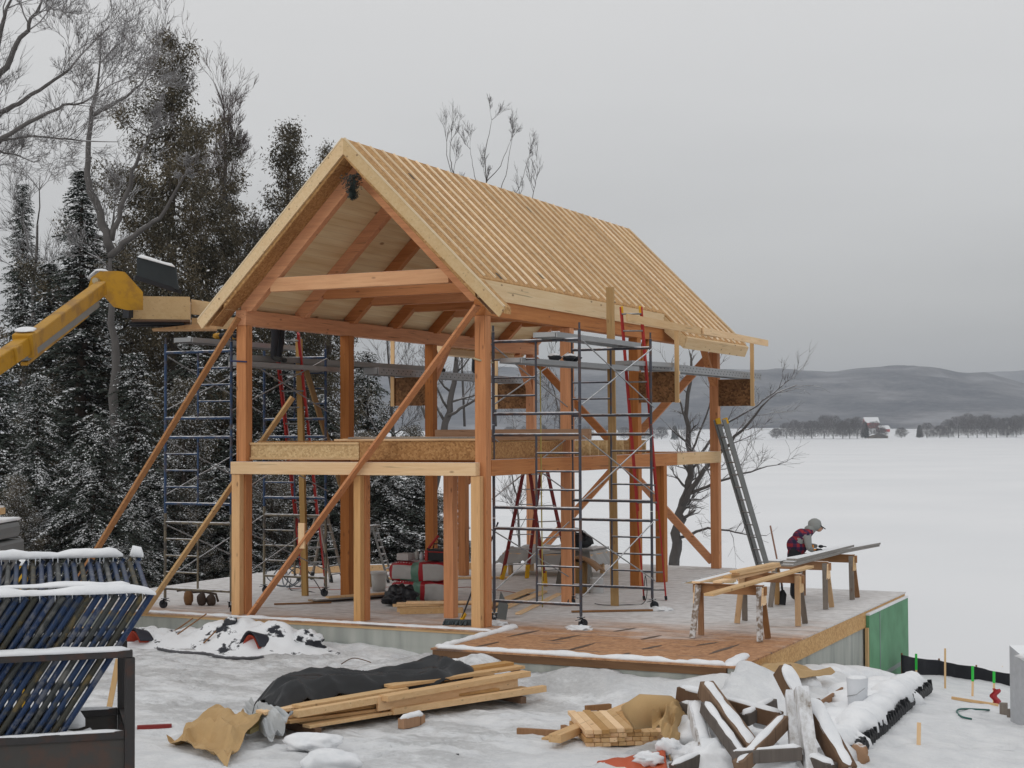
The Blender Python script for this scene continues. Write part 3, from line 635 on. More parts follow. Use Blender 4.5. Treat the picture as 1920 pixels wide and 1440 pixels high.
# site built brackets hanging from the eaves
for (x, y, sg, lab) in ((.0, 6.75, 1, 'plywood bracket on the right wall, nearer of the two'), (.0, 11.77, 1, 'plywood bracket on the right wall, farther of the two'), (-4.6, 6.75, -1, 'plywood bracket on the left wall, nearer of the two'), (-4.6, 11.77, -1, 'plywood bracket on the left wall, farther of the two')):
    t = thing('wall_bracket', lab, 'bracket', (x+sg*.5, y, 3.7), 'plywood brackets carrying the stages')
    mb = MB(); mb.box((x+sg*.10, y-.04, 3.67), (x+sg*.93, y-.02, 4.27)); mb.build('gusset_panel', OSBD, t)
    mb = MB(); mb.beam((x+sg*.90, y-.065, 3.66), (x+sg*.90, y-.065, 5.13), .085, .04, (0, 1, 0)); mb.build('hanger_post', pale[2], t, bevel=.003)
    mb = MB(); mb.beam((x+sg*.10, y+.01, 3.70), (x+sg*.93, y+.01, 3.70), .04, .06); mb.beam((x+sg*.10, y+.01, 4.245), (x+sg*.93, y+.01, 4.245), .04, .06); mb.build('cleat', pale[0], t)
for i, (a, b_, lab) in enumerate((((.95, 3.9, 5.145), (.95, 9.0, 5.125), 'long pale board nailed along the right eave, nearer piece'), ((1.0, 8.0, 5.14), (1.0, 12.6, 5.115), 'long pale board nailed along the right eave, farther piece'))):
    mb = MB(); mb.beam(a, b_, .038, .14); tag(mb.build('ledger_board', pale[1], bevel=.003), lab, 'board', 'boards along the right eave')
# uprights and long temporary braces
def stick(lab, a, b_, w, h, mat, up=(0, 1, 0), name='wooden_prop', cat='prop', group=None):
    mb = MB(); mb.beam(a, b_, w, h, up); return tag(mb.build(name, mat, bevel=.003), lab, cat, group)
SP = 'long temporary props and braces'
stick('tall brown plank standing upright beside the right scaffold tower, rising above the eave', (.79, 3.62, .002), (.74, 3.62, 5.68), .145, .04, wood('upright_board', (.52, .36, .18), (.38, .24, .11), 2))
brB = stick('long orange board bracing the front, running from right post top to left post foot', (.06, -.30, 5.10), (-4.24, -.335, .02), .04, .20, fir[0], (0, 1, 0), 'diagonal_brace', 'brace', SP)
stick('short pale wooden block nailed low on the long front brace', (-3.18, -.38, 1.18), (-3.18, -.38, 1.60), .04, .12, pale[2], (1, 0, 0), 'nailed_block', 'block')
def up(px, py, ax, val):
    d = fw+r2*((px-960)/2951.3)-u2*((py-720)/2951.3); return CAM+d*((val-CAM[ax])/d[ax])
stick('long brace from the top of the left front post down behind the metal rack', (-4.60, -.18, 5.08), up(122, 1128, 1, -.9), .04, .15, wood('brace_board', (.62, .36, .19), (.46, .22, .10), 0), (0, 1, 0), 'diagonal_brace', 'brace', SP)
stick('pale brace behind the left front post, steeper and shorter than the one beside it', (-4.02, .62, 3.72), up(270, 1150, 1, -.8), .04, .14, pale[0], (0, 1, 0), 'diagonal_brace', 'brace', SP)
stick('yellowish plank standing upright behind the left front post beside the red ladder', (-5.28, 2.95, .002), (-5.42, 2.95, 4.9), .12, .07, wood('yellow_stick', (.50, .33, .14), (.40, .24, .09), 2), group='uprights by the left wall')
stick('tan plank leaning from the floor to the left stage behind the second left post', (-5.02, 5.0, .002), (-5.1, 2.7, 4.3), .14, .04, wood('tan_plank', (.45, .31, .16), (.33, .22, .11), 2), (1, 0, 0), group='uprights by the left wall')
# ------------------------------------------------------------------ ladders
def ladder(lab, base, top, w, rails, rungs, side, nr, depth=.075, fly=None, caps=None, name='extension_ladder', group=None, feet=True):
    base, top = Vector(base), Vector(top); t = thing(name, lab, 'ladder', base, group); sd_ = Vector(side).normalized(); d = (top-base).normalized(); nn = d.cross(sd_).normalized()
    sets = [(base, top, w, 0.0)]
    if fly: sets.append((base+(top-base)*fly[0], base+(top-base)*fly[1], w-.06, .05))
    for (a, b_, ww, off) in sets:
        for sg in (-1, 1):
            mb = MB(); mb.beam(a+sd_*sg*ww/2+nn*off, b_+sd_*sg*ww/2+nn*off, .03, depth, nn); mb.build('rail', rails, t)
    n_ = nr
    for i in range(n_):
        p = base+(top-base)*((i+.6)/n_); fl = fly and fly[0] > (i+.6)/n_ 
        off = .0; mb = MB(); mb.tube(p-sd_*(w/2-.01), p+sd_*(w/2-.01), .017, 6); mb.build('rung', rungs, t)
    if caps:
        for sg in (-1, 1): mb = MB(); e = (sets[-1][1]); ww = sets[-1][2]; mb.beam(e+sd_*sg*ww/2+nn*sets[-1][3]-d*.12, e+sd_*sg*ww/2+nn*sets[-1][3]+d*.02, .05, depth+.03, nn); mb.build('end_cap', caps, t, bevel=.008)
    if feet:
        for sg in (-1, 1): mb = MB(); mb.beam(base+sd_*sg*w/2+Vector((0, 0, .012)), base+sd_*sg*w/2+d*.08, .05, .10, nn); mb.build('foot', BLK, t, bevel=.004)
    return t
GL = 'red fibreglass ladders'
ladder('tall red ladder with yellow tips leaning on the right eave behind the scaffold tower', (1.12, 4.78, .0), (.62, 4.95, 5.42), .40, RED, ALUD, (.93, .36, 0), 17, fly=(.3, 1.0), caps=YEL, group=GL)
ladder('red ladder leaning behind the left front post beside the yellowish upright', (-6.2, 4.7, 0), (-5.2, 2.2, 4.95), .46, RED, ALUD, (.9, .42, 0), 16, fly=(.25, 1.0), group=GL)
ladder('grey aluminium ladder leaning on the far right corner post', (.98, 12.15, -.02), (.24, 11.35, 3.36), .38, ALUD, ALU, (.75, -.66, 0), 12, .09, fly=(.02, 1.0), caps=YEL)
def stepladder(lab, base, w, h, spread, side, rails, feetm, group=None):
    base = Vector(base); t = thing('step_ladder', lab, 'ladder', base, group); sd_ = Vector(side).normalized(); f_ = Vector((-sd_.y, sd_.x, 0)); apex = base+Vector((0, 0, h))
    for sg in (-1, 1):
        for s2 in (-1, 1):
            mb = MB(); a = base+sd_*s2*spread/2+f_*sg*w/2; mb.beam(a+Vector((0, 0, .01)), apex+f_*sg*w*.32+sd_*s2*.04, .03, .07, f_); mb.build('leg', rails, t)
            mb = MB(); mb.beam(a+Vector((0, 0, .012)), a+(apex-a)*.12, .042, .085, f_); mb.build('foot', feetm, t)
    for s2 in (-1, 1):
        for k in range(7):
            u_ = (k+1)/8; c_ = base+sd_*s2*(spread/2*(1-u_)+.04*u_)+Vector((0, 0, h*u_)); ww = w*(1-u_)+w*.64*u_
            mb = MB(); mb.beam(c_-f_*ww/2, c_+f_*ww/2, .06 if s2 > 0 else .03, .02); mb.build('step', ALU, t)
    mb = MB(); mb.box(apex+Vector((-.09, -.2, -.02)), apex+Vector((.09, .2, .03))); mb.build('top_cap', rails, t, bevel=.01)
    return t
stepladder('tall dark red trestle ladder standing open inside the house behind the right scaffold tower', (-2.35, 7.1, 0), .62, 2.55, 1.75, (.82, -.55, 0), REDD, YEL, group=GL)
stepladder('weathered wooden step ladder with snow on it near the left wall', (-6.6, 5.6, 0), .5, 1.35, .8, (1, 0, 0), plain('old_ladder_wood', (.28, .24, .2), .7, snow=.4), BLK)
stepladder('shorter step ladder half behind the red ladder near the left wall', (-5.55, 5.9, 0), .5, 1.15, .8, (.9, .3, 0), ALUD, BLK)
# ------------------------------------------------------------------ saw horses
def sawhorse(lab, xa, xb, y, h, legm, legm2, bm_, spread=.42):
    t = thing('sawhorse', lab, 'sawhorse', ((xa+xb)/2, y, 0), 'wooden sawhorses on the deck')
    mb = MB(); mb.box((xa, y-.02, h-.135), (xb, y+.02, h)); mb.build('beam', bm_, t, bevel=.003)
    mb = MB(); mb.box((xa+.05, y-.05, h+.001), (xb-.05, y+.05, h+.02)); mb.build('top_board', bm_, t, bevel=.003)
    for i, x in enumerate((xa+.10, xb-.10)):
        for sg in (-1, 1):
            mb = MB(); mb.beam((x+(.05 if i else -.05), y+sg*spread/2, .01), (x, y+sg*.045, h-.01), .088, .038, (0, 1, 0)); mb.build('leg', legm if sg < 0 else legm2, t, bevel=.003)
        mb = MB(); xx = x+(.048 if i else -.048); mb.prism([(xx, y-.075, h-.02), (xx, y+.075, h-.02), (xx, y+.13, h-.28), (xx, y-.13, h-.28)], (.012 if i else -.012, 0, 0)); mb.build('gusset', pale[1], t)
    return t
frosty = plain('frosted_leg', (.22, .16, .12), .8, var=.3)
mfr, n_, b_ = nodes_of('snow_spattered_leg'); t_ = tex(n_, 'ShaderNodeTexNoise', 16., Detail=3.0); n_.links.new(rampn(n_, t_.outputs[0], [(.44, (.22, .17, .13)), (.60, (.58, .58, .59))]).outputs[0], b_.inputs['Base Color'])
brownleg = wood('brown_leg', (.36, .20, .10), (.24, .13, .065), 2); greyleg = wood('grey_leg', (.26, .23, .20), (.17, .15, .13), 2)
sawhorse('nearest sawhorse, snow spattered legs, holding the front ends of the pale boards', 3.46, 4.60, .13, .80, mfr, brownleg, wood('sawhorse_beam', (.42, .24, .12), (.30, .16, .08), 0, snow=.35))
sawhorse('second sawhorse from the front, under the middle of the pale boards', 3.52, 4.62, 2.15, .80, wood('tan_leg', (.48, .31, .16), (.36, .22, .1), 2), greyleg, MATS['sawhorse_beam'])
sawhorse('third sawhorse from the front, under the near ends of the grey boards', 3.34, 4.42, 4.66, .80, greyleg, wood('tan_leg2', (.50, .33, .17), (.38, .24, .11), 2), MATS['sawhorse_beam'])
sawhorse('farthest sawhorse, under the far ends of the grey boards', 3.34, 4.46, 6.42, .80, greyleg, brownleg, MATS['sawhorse_beam'])
board_pile('pale_board', 'long fresh pale board laid across the two nearest sawhorses, overhanging towards the front', [((4.33, -1.75, .842), (4.42, 3.25, .842), .14, .038)], 'pale boards on the sawhorses', [pale[1]])
board_pile('board_stack', 'short stack of four fresh boards on the two nearest sawhorses', [((3.86, .05, .842), (3.98, 2.5, .842), .13, .036), ((3.87, .5, .880), (4.02, 2.4, .880), .13, .036), ((3.97, .62, .918), (4.12, 2.35, .918), .13, .036), ((3.96, .55, .956), (4.12, 2.3, .956), .13, .036)], 'pale boards on the sawhorses', [pale[1]])
board_pile('snowy_board', 'thin snow covered board at the left end of the two nearest sawhorses', [((3.56, -.05, .838), (3.60, 2.45, .838), .12, .03)], None, [pales[1]])
GB = 'grey weathered boards on the sawhorses'
board_pile('grey_boards', 'nearer stack of grey weathered boards the stooping worker is leaning over', [((4.0, 3.35, .84), (4.10, 7.3, .84), .20, .038), ((4.0, 3.45, .88), (4.11, 7.3, .88), .20, .038), ((4.02, 3.6, .92), (4.12, 7.25, .92), .19, .038)], GB, [GWOOD])
board_pile('grey_boards', 'farther stack of grey weathered boards sticking out beyond the last sawhorse', [((3.72, 3.3, .84), (4.3, 8.6, .84), .20, .038), ((3.74, 3.5, .88), (4.32, 8.6, .88), .2, .038)], GB, [GWOOD])
# tool of the worker lying on the boards, shovel
sh = thing('shovel', 'flat black shovel with a long wooden handle standing against the third sawhorse', 'shovel', (3.47, 4.9, 0))
mb = MB(); mb.tube((3.47, 4.93, .34), (3.16, 5.28, 1.38), .016, 8); mb.build('handle', plain('handle_wood', (.30, .17, .12), .6), sh)
mb = MB(); mb.prism([(3.39, 4.86, .012), (3.55, 4.80, .012), (3.56, 4.84, .20), (3.50, 4.90, .27), (3.46, 4.91, .27), (3.38, 4.90, .20)], (.008, .02, 0)); mb.tube((3.48, 4.91, .22), (3.45, 4.95, .40), .02, 8); mb.build('blade', BLK, sh)
# ------------------------------------------------------------------ things on the floor inside
mb = MB()
def bag(lab, c, L, w, h, ang, seed, stripes=True):
    t = thing('insulation_bag', lab, 'bag', c, 'red and white insulation bags')
    co, si = math.cos(ang), math.sin(ang)
    def f(u, v):
        th = 2*math.pi*v; x = (u-.5)*L; e = 1-abs(2*u-1)**9*.45; cx_ = abs(math.cos(th))**.32*(1 if math.cos(th) > 0 else -1); sx_ = abs(math.sin(th))**.42*(1 if math.sin(th) > 0 else -1)
        k = 1+.14*noise.noise(Vector((u*5, cx_*1.7+seed, sx_*1.7)))+.05*noise.noise(Vector((u*17, cx_*5+seed, sx_*5)))
        return (c[0]+x*co-cx_*w/2*e*k*si, c[1]+x*si+cx_*w/2*e*k*co, c[2]+h/2+sx_*h/2*e*k)
    mb = MB(); mb.grid(f, 40, 28)
    n_ = len(mb.v); mb.f.append([j*41 for j in range(28)]); mb.m.append(0); mb.sm.append(False); mb.f.append([j*41+40 for j in range(27, -1, -1)]); mb.m.append(0); mb.sm.append(False)
    # printed areas: 0 red, 1 white, 2 green
    k = 0
    for j in range(28):
        for i in range(40):
            th = j/28; u = i/40
            m_ = 0
            if .08 < u < .42 and .40 < th < .57: m_ = 1
            if .42 < u < .55: m_ = 2
            if u > .62: m_ = 1 if .36 < th < .60 else 0
            if .22 < u < .42 and .57 < th < .64: m_ = 2
            mb.m[k] = m_; k += 1
    o = mb.build('bag_body', [plain('bag_red', (.36, .015, .025), .4, var=.3), plain('bag_white', (.42, .41, .40), .4, var=.25), plain('bag_green', (.10, .20, .15), .35, var=.1)], t)
    # blurred white lettering
    mb = MB()
    for i in range(7):
        u = .10+i*.045; v = .34
        p = Vector(f(u, v)); q = Vector(f(u+.018, v)); r_ = Vector(f(u, v+.028)); nrm = (q-p).cross(r_-p).normalized()
        mb.add([p+nrm*.004, q+nrm*.004, q+(r_-p)*.9+nrm*.004, r_+nrm*.004], [(0, 1, 2, 3)])
        mb.add([p-nrm*.004, q-nrm*.004, q+(r_-p)*.9-nrm*.004, r_-nrm*.004], [(0, 1, 2, 3)])
    mb.build('lettering', plain('print_white', (.7, .7, .7), .5), t)
    return t
ang = math.radians(4)
for i, (dx, dy, z, l_) in enumerate(((-.30, -.35, .01, 'red and white insulation bag on the floor at the bottom of its pile'), (-.36, -.32, .36, 'red and white insulation bag on top of its pile, with a toolbox on it'))):
    bag(l_, (-2.42+dx, 3.35+dy, z), 1.18, .62, .37, ang, i*2.3)
t = thing('toolbox', 'black and red toolbox on top of the insulation bags', 'toolbox', (-2.15, 3.55, .64))
mb = MB(); mb.box((-2.62, 2.95, .745), (-2.22, 3.2, .96)); mb.build('case', BLK, t, bevel=.015)
mb = MB(); mb.box((-2.68, 2.93, .745), (-2.62, 3.22, .94)); mb.box((-2.63, 2.94, .90), (-2.21, 3.21, .92)); mb.build('latch', RED, t, bevel=.01)
mb = MB(); mb.path([(-2.58, 3.08, .96), (-2.56, 3.08, 1.05), (-2.28, 3.08, 1.05), (-2.26, 3.08, .96)], .012); mb.build('handle', BLK, t)
t = thing('caulking_gun', 'red caulking gun propped on the toolbox', 'tool', (-2.36, 3.5, .86))
mb = MB(); mb.tube((-2.66, 3.05, .97), (-2.48, 3.1, 1.2), .025, 8); mb.build('barrel', RED, t); mb = MB(); mb.tube((-2.50, 3.1, 1.18), (-2.42, 3.12, 1.28), .008, 6); mb.beam((-2.68, 3.05, .97), (-2.62, 3.05, .91), .03, .05); mb.build('handle', BLK, t)
mb = MB(); mb.box((-3.22, 2.85, .745), (-2.98, 3.1, .87)); tag(mb.build('cardboard_box', [plain('box_white', (.5, .48, .47), .7)], bevel=.005), 'small pale box on the left end of the insulation bags', 'box')
for i, (x, c_, h_, l_) in enumerate(((-2.88, (.42, .42, .40), .2, 'pale bottle between the small box and the toolbox, taller one'), (-2.78, (.55, .58, .62), .16, 'whitish bottle next to the toolbox, shorter one'))):
    t = thing('bottle', l_, 'bottle', (x, 3.35, .64), 'bottles on the insulation bags'); mb = MB(); mb.path([(x, 3.0, .745), (x, 3.0, .745+h_*.7), (x, 3.0, .745+h_*.85), (x, 3.0, .745+h_)], [.04, .04, .018, .015], 12); mb.build('body', plain('bottle_%d' % i, c_, .4), t)
    mb = MB(); mb.tube((x, 3.0, .745+h_), (x, 3.0, .745+h_+.03), .018, 8); mb.build('cap', BLK, t)
def cloth_lump(name, lab, cat, c, rad, mat, amp=.35, fq=2.4, seed=1, group=None, flat=None):
    mb = MB(); mb.blob((c[0], c[1], c[2]), rad, amp, fq, 40, 24, flat if flat is not None else -rad[2]*.35, seed)
    return tag(mb.build(name, mat), lab, cat, group)
cloth_lump('garbage_bag', 'crumpled black plastic bag leaning against the insulation bags', 'bag', (-2.75, 2.15, .12), (.30, .24, .24), plain('garbage_bag_film', (.012, .012, .015), .28, var=.1, bumpy=.03, vscale=9), .55, 2.6, 3)
board_pile('lumber_offcuts', 'small pile of fresh lumber pieces on the floor before the black bag', [((-2.1, 1.0, .045), (-1.2, 1.6, .045), .09, .09), ((-2.3, 1.25, .045), (-1.5, 1.75, .045), .09, .09), ((-2.35, 1.2, .115), (-.9, 2.3, .115), .14, .038), ((-2.2, 1.4, .155), (-1.0, 2.0, .155), .14, .038), ((-2.45, 1.5, .115), (-1.6, 1.95, .115), .12, .038)], 'lumber lying on the floor')
board_pile('lumber_stack', 'long flat boards on the floor behind the left front brace', [((-4.55, 2.0, .03), (-3.1, 4.6, .03), .2, .03), ((-4.4, 1.9, .062), (-2.95, 4.5, .062), .2, .03), ((-4.25, 2.1, .094), (-2.9, 4.3, .094), .14, .03)], 'lumber lying on the floor', [wood('brown_flat', (.34, .23, .13), (.2, .13, .08), 1), GWOOD, pale[1]])
board_pile('floor_boards', 'several long tan boards lying on the floor right of the broom', [((-.9, 1.5, .03), (-1.7, 5.4, .03), .14, .04), ((-.6, 1.4, .03), (-1.3, 5.2, .03), .12, .04), ((-1.0, 2.2, .072), (-1.5, 5.0, .072), .2, .03), ((-.2, 1.7, .02), (-.9, 5.0, .02), .1, .03)], 'lumber lying on the floor')
board_pile('floor_board', 'single brown strip of wood lying on the frosty floor left of the upright', [((-4.9, 1.35, .018), (-4.1, 2.0, .018), .05, .025)], 'lumber lying on the floor', [brownleg])
board_pile('timber_beam', 'pale beam lying on the floor along the far left edge', [((-8.2, 6.9, .08), (-4.9, 9.6, .08), .2, .15)], 'lumber lying on the floor', [pales[1]])
board_pile('timber_beam', 'thin pale board on the floor behind the white bucket', [((-5.6, 6.4, .03), (-3.2, 7.6, .03), .12, .04)], 'lumber lying on the floor')
board_pile('floor_board', 'thin reddish strip lying on the floor behind the right scaffold tower wheels', [((.5, 2.35, .02), (1.7, 3.1, .02), .07, .03)], 'lumber lying on the floor', [brownleg])
t = thing('bucket', 'white plastic bucket standing behind the short front post', 'bucket', (-4.45, 4.3, 0))
mb = MB(); mb.path([(-4.45, 4.3, .005), (-4.45, 4.3, .37)], [.13, .155], 20); mb.build('body', plain('bucket_white', (.55, .55, .53), .5), t); mb = MB(); mb.tube((-4.45, 4.3, .34), (-4.45, 4.3, .385), .165, 20); mb.build('lid', plain('bucket_rim', (.62, .62, .61), .5), t)
t = thing('broom', 'push broom with dark handle leaning on the front wall beside the pale post', 'broom', (-.45, .05, 0))
mb = MB(); mb.tube((-.42, .05, .11), (-.22, .98, 1.60), .014, 8); mb.build('handle', plain('broom_handle', (.03, .03, .035), .5), t)
mb = MB(); mb.beam((-.42, .05, .08), (-.40, .12, .18), .05, .05); mb.build('socket', YEL, t)
mb = MB()
for i in range(60):
    x = -.68+.55*(i/59); mb.beam((x, -.02+rnd.uniform(-.03, .03)+.12*(i/59), .065), (x+rnd.uniform(-.03, .03), -.02+rnd.uniform(-.08, .06)+.12*(i/59), .003), .022, .03)
mb.beam((-.69, -.02, .075), (-.12, .11, .075), .06, .03); mb.build('brush_head', plain('brush_dark', (.07, .09, .10), .7), t)
t = thing('tool_belt', 'brown leather tool belt with pouches lying on the deck before the left scaffold tower', 'tool belt', (-6.2, .75, 0)); lea = plain('leather', (.20, .10, .04), .6); 
for (x, y, w_, h_, m_) in ((-6.32, .72, .10, .15, lea), (-6.05, .75, .09, .13, plain('dark_leather', (.06, .04, .03), .6)), (-5.9, .82, .10, .11, MATS['dark_leather'])):
    mb = MB(); mb.blob((x, y, h_*.85), (w_, .07, h_), .2, 2, 16, 10, -h_*.82, x); mb.build('pouch', m_, t)
mb = MB(); mb.path([(-6.62, .78, .24), (-6.5, .8, .26), (-6.3, .84, .22), (-6.1, .86, .24), (-5.85, .9, .2), (-5.76, .84, .08)], .022, 6); mb.build('belt', MATS['dark_leather'], t)
# work tables with sheet and saw behind the trestle
t = thing('work_table', 'low work table under a grey plastic sheet inside the house', 'table', (-2.3, 9.0, 0))
mb = MB()
def f(u, v):
    x = -3.9+2.3*u; y = 8.3+1.5*v; e = min(u, 1-u, v, 1-v); return (x, y, .58-.30*(1-min(1, e*6))**2+.05*noise.noise(Vector((x*2.3, y*2.3, 0)))+.06*noise.noise(Vector((x*7, y*7, 0))))
mb.sheet(f, 40, 26, .012); mb.build('plastic_sheet', plain('grey_plastic_sheet', (.40, .41, .41), .35, var=.2), t)
mb = MB(); mb.box((-3.75, 8.4, .44), (-1.75, 9.7, .48)); mb.build('table_top', pale[0], t)
for x in (-3.6, -1.9):
    for y in (8.5, 9.6): mb = MB(); mb.box((x-.04, y-.04, .0), (x+.04, y+.04, .44)); mb.build('leg', pale[2], t)
t = thing('table_saw', 'table saw with cables heaped on it under a draped sheet inside the house', 'saw', (-1.3, 7.0, 0))
mb = MB(); mb.prism([(-1.7, 6.6, .01), (-1.05, 6.6, .01), (-1.15, 6.6, .72), (-1.55, 6.6, .72)], (0, .5, 0)); mb.build('stand', plain('saw_tarp', (.20, .185, .16), .6, var=.5, vscale=5), t, bevel=.02)
mb = MB(); mb.box((-1.75, 6.45, .722), (-.8, 7.3, .77)); mb.build('table_top', ALUD, t, bevel=.01)
mb = MB(); mb.blob((-1.28, 6.8, .90), (.28, .2, .17), .4, 2.5, 20, 12, None, 2); mb.build('motor', BLK, t)
mb = MB()
for k in range(5):
    c_ = Vector((-1.3+rnd.uniform(-.12, .12), 6.75+rnd.uniform(-.1, .1), 1.0)); r_ = rnd.uniform(.15, .24); pts = [c_+Vector((math.cos(a)*r_, rnd.uniform(-.02, .02), math.sin(a)*r_*.7)) for a in np.linspace(0, 6.1, 20)]; mb.path(pts, .009, 5)
mb.build('cable', BLK, t)
t = thing('paper_roll', 'upright roll of brown building paper with a folded flap, behind the right scaffold tower', 'paper roll', (-.72, 5.5, 0))
rollm = plain('brown_roll', (.26, .15, .05), .6, var=.3)
mb = MB(); mb.tube((-.72, 5.5, .003), (-.70, 5.5, .60), .17, 20); mb.build('roll', rollm, t)
mb = MB(); mb.sheet(lambda u, v: (-.92+.68*u, 5.28+.42*v, .60+.12*math.sin(u*3.1)+.03*math.sin(v*5)-.14*u*u), 20, 8, .03); mb.build('flap', [plain('brown_flap', (.28, .16, .08), .6, var=.3)], t)
mb = MB(); mb.tube((-.40, 5.65, .003), (-.40, 5.65, .28), .14, 20); tag(mb.build('plastic_roll', plain('clear_film', (.55, .56, .56), .25)), 'roll of clear plastic film standing beside the brown paper roll', 'film roll')
t = thing('aluminium_sheet', 'dark sheet and pipe leaning behind the right front post', 'sheet', (-.25, 1.2, 0))
mb = MB(); mb.prism([(-.30, 1.05, .004), (-.08, .95, .004), (-.12, 1.12, .22), (-.34, 1.3, .42)], (.005, .02, 0)); mb.build('panel', plain('slate_sheet', (.12, .13, .13), .5), t)
def cord(lab, pts, mat, r=.006, name='long_cable', cat='cord', group=None):
    mb = MB(); P_ = []
    pts = [Vector(p) for p in pts]
    for i in range(len(pts)-1):
        p0, p1, p2_, p3 = pts[max(i-1, 0)], pts[i], pts[i+1], pts[min(i+2, len(pts)-1)]
        for k in range(6):
            t_ = k/6; P_.append(.5*((2*p1)+(-p0+p2_)*t_+(2*p0-5*p1+4*p2_-p3)*t_**2+(-p0+3*p1-3*p2_+p3)*t_**3))
    P_.append(pts[-1]); mb.path(P_, r, 5); return tag(mb.build(name, mat), lab, cat, group)
ORC = plain('orange_cord', (.5, .12, .05), .5)
cord('orange extension cord snaking across the floor around the red ladder', [(-6.3, 3.9, .008), (-5.9, 4.4, .008), (-5.4, 4.1, .008), (-5.0, 4.5, .008), (-4.4, 5.2, .008), (-3.6, 5.0, .008), (-3.0, 5.6, .008), (-1.2, 4.6, .008)], ORC)
cord('black cord looping on the deck beside the foot of the tall red ladder', [(1.0, 4.5, .03), (1.15, 4.2, .5), (1.22, 4.1, .2), (1.15, 4.05, .01), (.95, 3.8, .01), (.6, 3.6, .01), (.35, 3.75, .01)], BLK, .007)
cord('black cord draped on the left tower and looping on the floor', [(-5.9, 3.2, 1.55), (-5.9, 3.15, 1.0), (-5.5, 3.3, .5), (-5.2, 3.4, .02), (-5.6, 3.6, .01), (-6.1, 3.7, .01), (-6.3, 4.0, .2)], BLK, .009)
cord('coiled hoses and cables heaped beside the left tower wheels', [(-6.6+.22*math.cos(a*1.0)+.02*a, 3.9+.1*math.sin(a*1.7), .25+.2*math.sin(a)) for a in np.linspace(0, 30, 46)], plain('hose_grey', (.16, .18, .2), .5), .012, 'cable_coil', 'cable coil')
cord('yellow measuring tape or strap hanging from the right tower plank to the floor', [(.28, 1.6, 4.2), (.28, 1.62, 2.2), (.28, 1.64, .9), (.27, 1.66, .15)], plain('yellow_strap', (.42, .34, .10), .6), .012, 'hanging_strap', 'strap')
cord('blue rope tying the left scaffold tower to the left front post', [(-4.97, .13, 4.33), (-4.8, -.10, 4.34), (-4.6, -.115, 4.33), (-4.47, -.11, 4.32)], plain('blue_rope', (.03, .04, .12), .6), .014, 'rope', 'rope')
cord('pale rope tying the right scaffold tower to the right front post', [(-.02, .40, 4.22), (.02, .0, 4.23), (.0, -.115, 4.24), (-.10, -.12, 4.27)], plain('pale_rope', (.5, .45, .30), .6), .016, 'rope', 'rope')
t = thing('power_tools', 'black power tools and hoses lying on the lower plank of the right scaffold tower', 'tools', (.55, 2.3, 4.3))
for k in range(4): mb = MB(); mb.blob((.5+rnd.uniform(-.12, .12), 1.9+k*.2, 4.36), (.11, .12, .065), .4, 3, 14, 8, None, k); mb.build('tool', BLKS, t)
t = thing('yellow_tool', 'orange and black tools lying on top of the left scaffold tower', 'tools', (-5.9, 1.0, 4.8))
for k in range(5): mb = MB(); mb.blob((-5.9+k*.1, .8+rnd.uniform(-.1, .3), 4.86), (.08, .09, .05), .4, 3, 12, 8, None, k); mb.build('tool', YELM if k % 2 else BLK, t)
# evergreen bough fixed to the peak
t = thing('evergreen_bough', 'small dark evergreen bough nailed under the roof peak', 'bough', (-2.28, -.36, 7.25))
mb = MB()
for k in range(800):
    zz_ = rnd.uniform(-1, 1); p = Vector((-2.20+rnd.gauss(0, .05)*(1.3+zz_), -.36+rnd.gauss(0, .03), 7.16+.20*zz_)); d = Vector((rnd.gauss(0, 1), rnd.gauss(0, 1), rnd.gauss(-.8, .8))).normalized()*.07; s_ = d.cross(Vector((rnd.random(), rnd.random(), rnd.random()))).normalized()*.010
    mb.add([p, p+d*.5+s_, p+d, p+d*.5-s_], [(0, 1, 2, 3)])
mb.build('needles', plain('bough_needles', (.045, .06, .055), .7), t); mb = MB(); mb.path([(-2.25, -.1, 7.35), (-2.25, -.25, 7.3), (-2.22, -.35, 7.0)], .012); mb.build('stem', DKWOOD, t)
# little heaps of snow at the wheels
for i, (x, y, l_) in enumerate(((1.52, .30, 'little heap of snow at the front right wheel of the right scaffold tower'), (.0, .32, 'little heap of snow at the front left wheel of the right scaffold tower'), (1.75, 3.3, 'little heap of snow at the rear wheel by the foot of the tall ladder'))):
    mb = MB(); mb.blob((x, y, .0), (.22, .16, .06), .6, 3, 24, 12, -.002, i); tag(mb.build('snow_heap', SNOW), l_, 'snow', 'little snow heaps at the wheels')
# ------------------------------------------------------------------ people
def at(px, py, d): return CAM+(fw+r2*((px-960)/2951.3)-u2*((py-720)/2951.3))*d
plaid, n, b = nodes_of('plaid_wool'); b.inputs['Roughness'].default_value = .9
tc = n.nodes.new('ShaderNodeTexCoord'); sp = n.nodes.new('ShaderNodeSeparateXYZ'); n.links.new(tc.outputs['Object'], sp.inputs[0])
h_ = math_(n, 'ADD', sp.outputs[0], sp.outputs[1])
f1 = math_(n, 'GREATER_THAN', math_(n, 'FRACT', math_(n, 'MULTIPLY', h_, 7.)), .5); f2 = math_(n, 'GREATER_THAN', math_(n, 'FRACT', math_(n, 'MULTIPLY', sp.outputs[2], 8.)), .5)
s_ = math_(n, 'MULTIPLY', math_(n, 'ADD', f1, f2), .5)
n.links.new(rampn(n, s_, [(0, (.26, .025, .035)), (.4, (.09, .02, .06)), (.9, (.02, .02, .05))]).outputs[0], b.inputs['Base Color'])
SKIN = plain('skin', (.48, .27, .19), .5, var=.05)
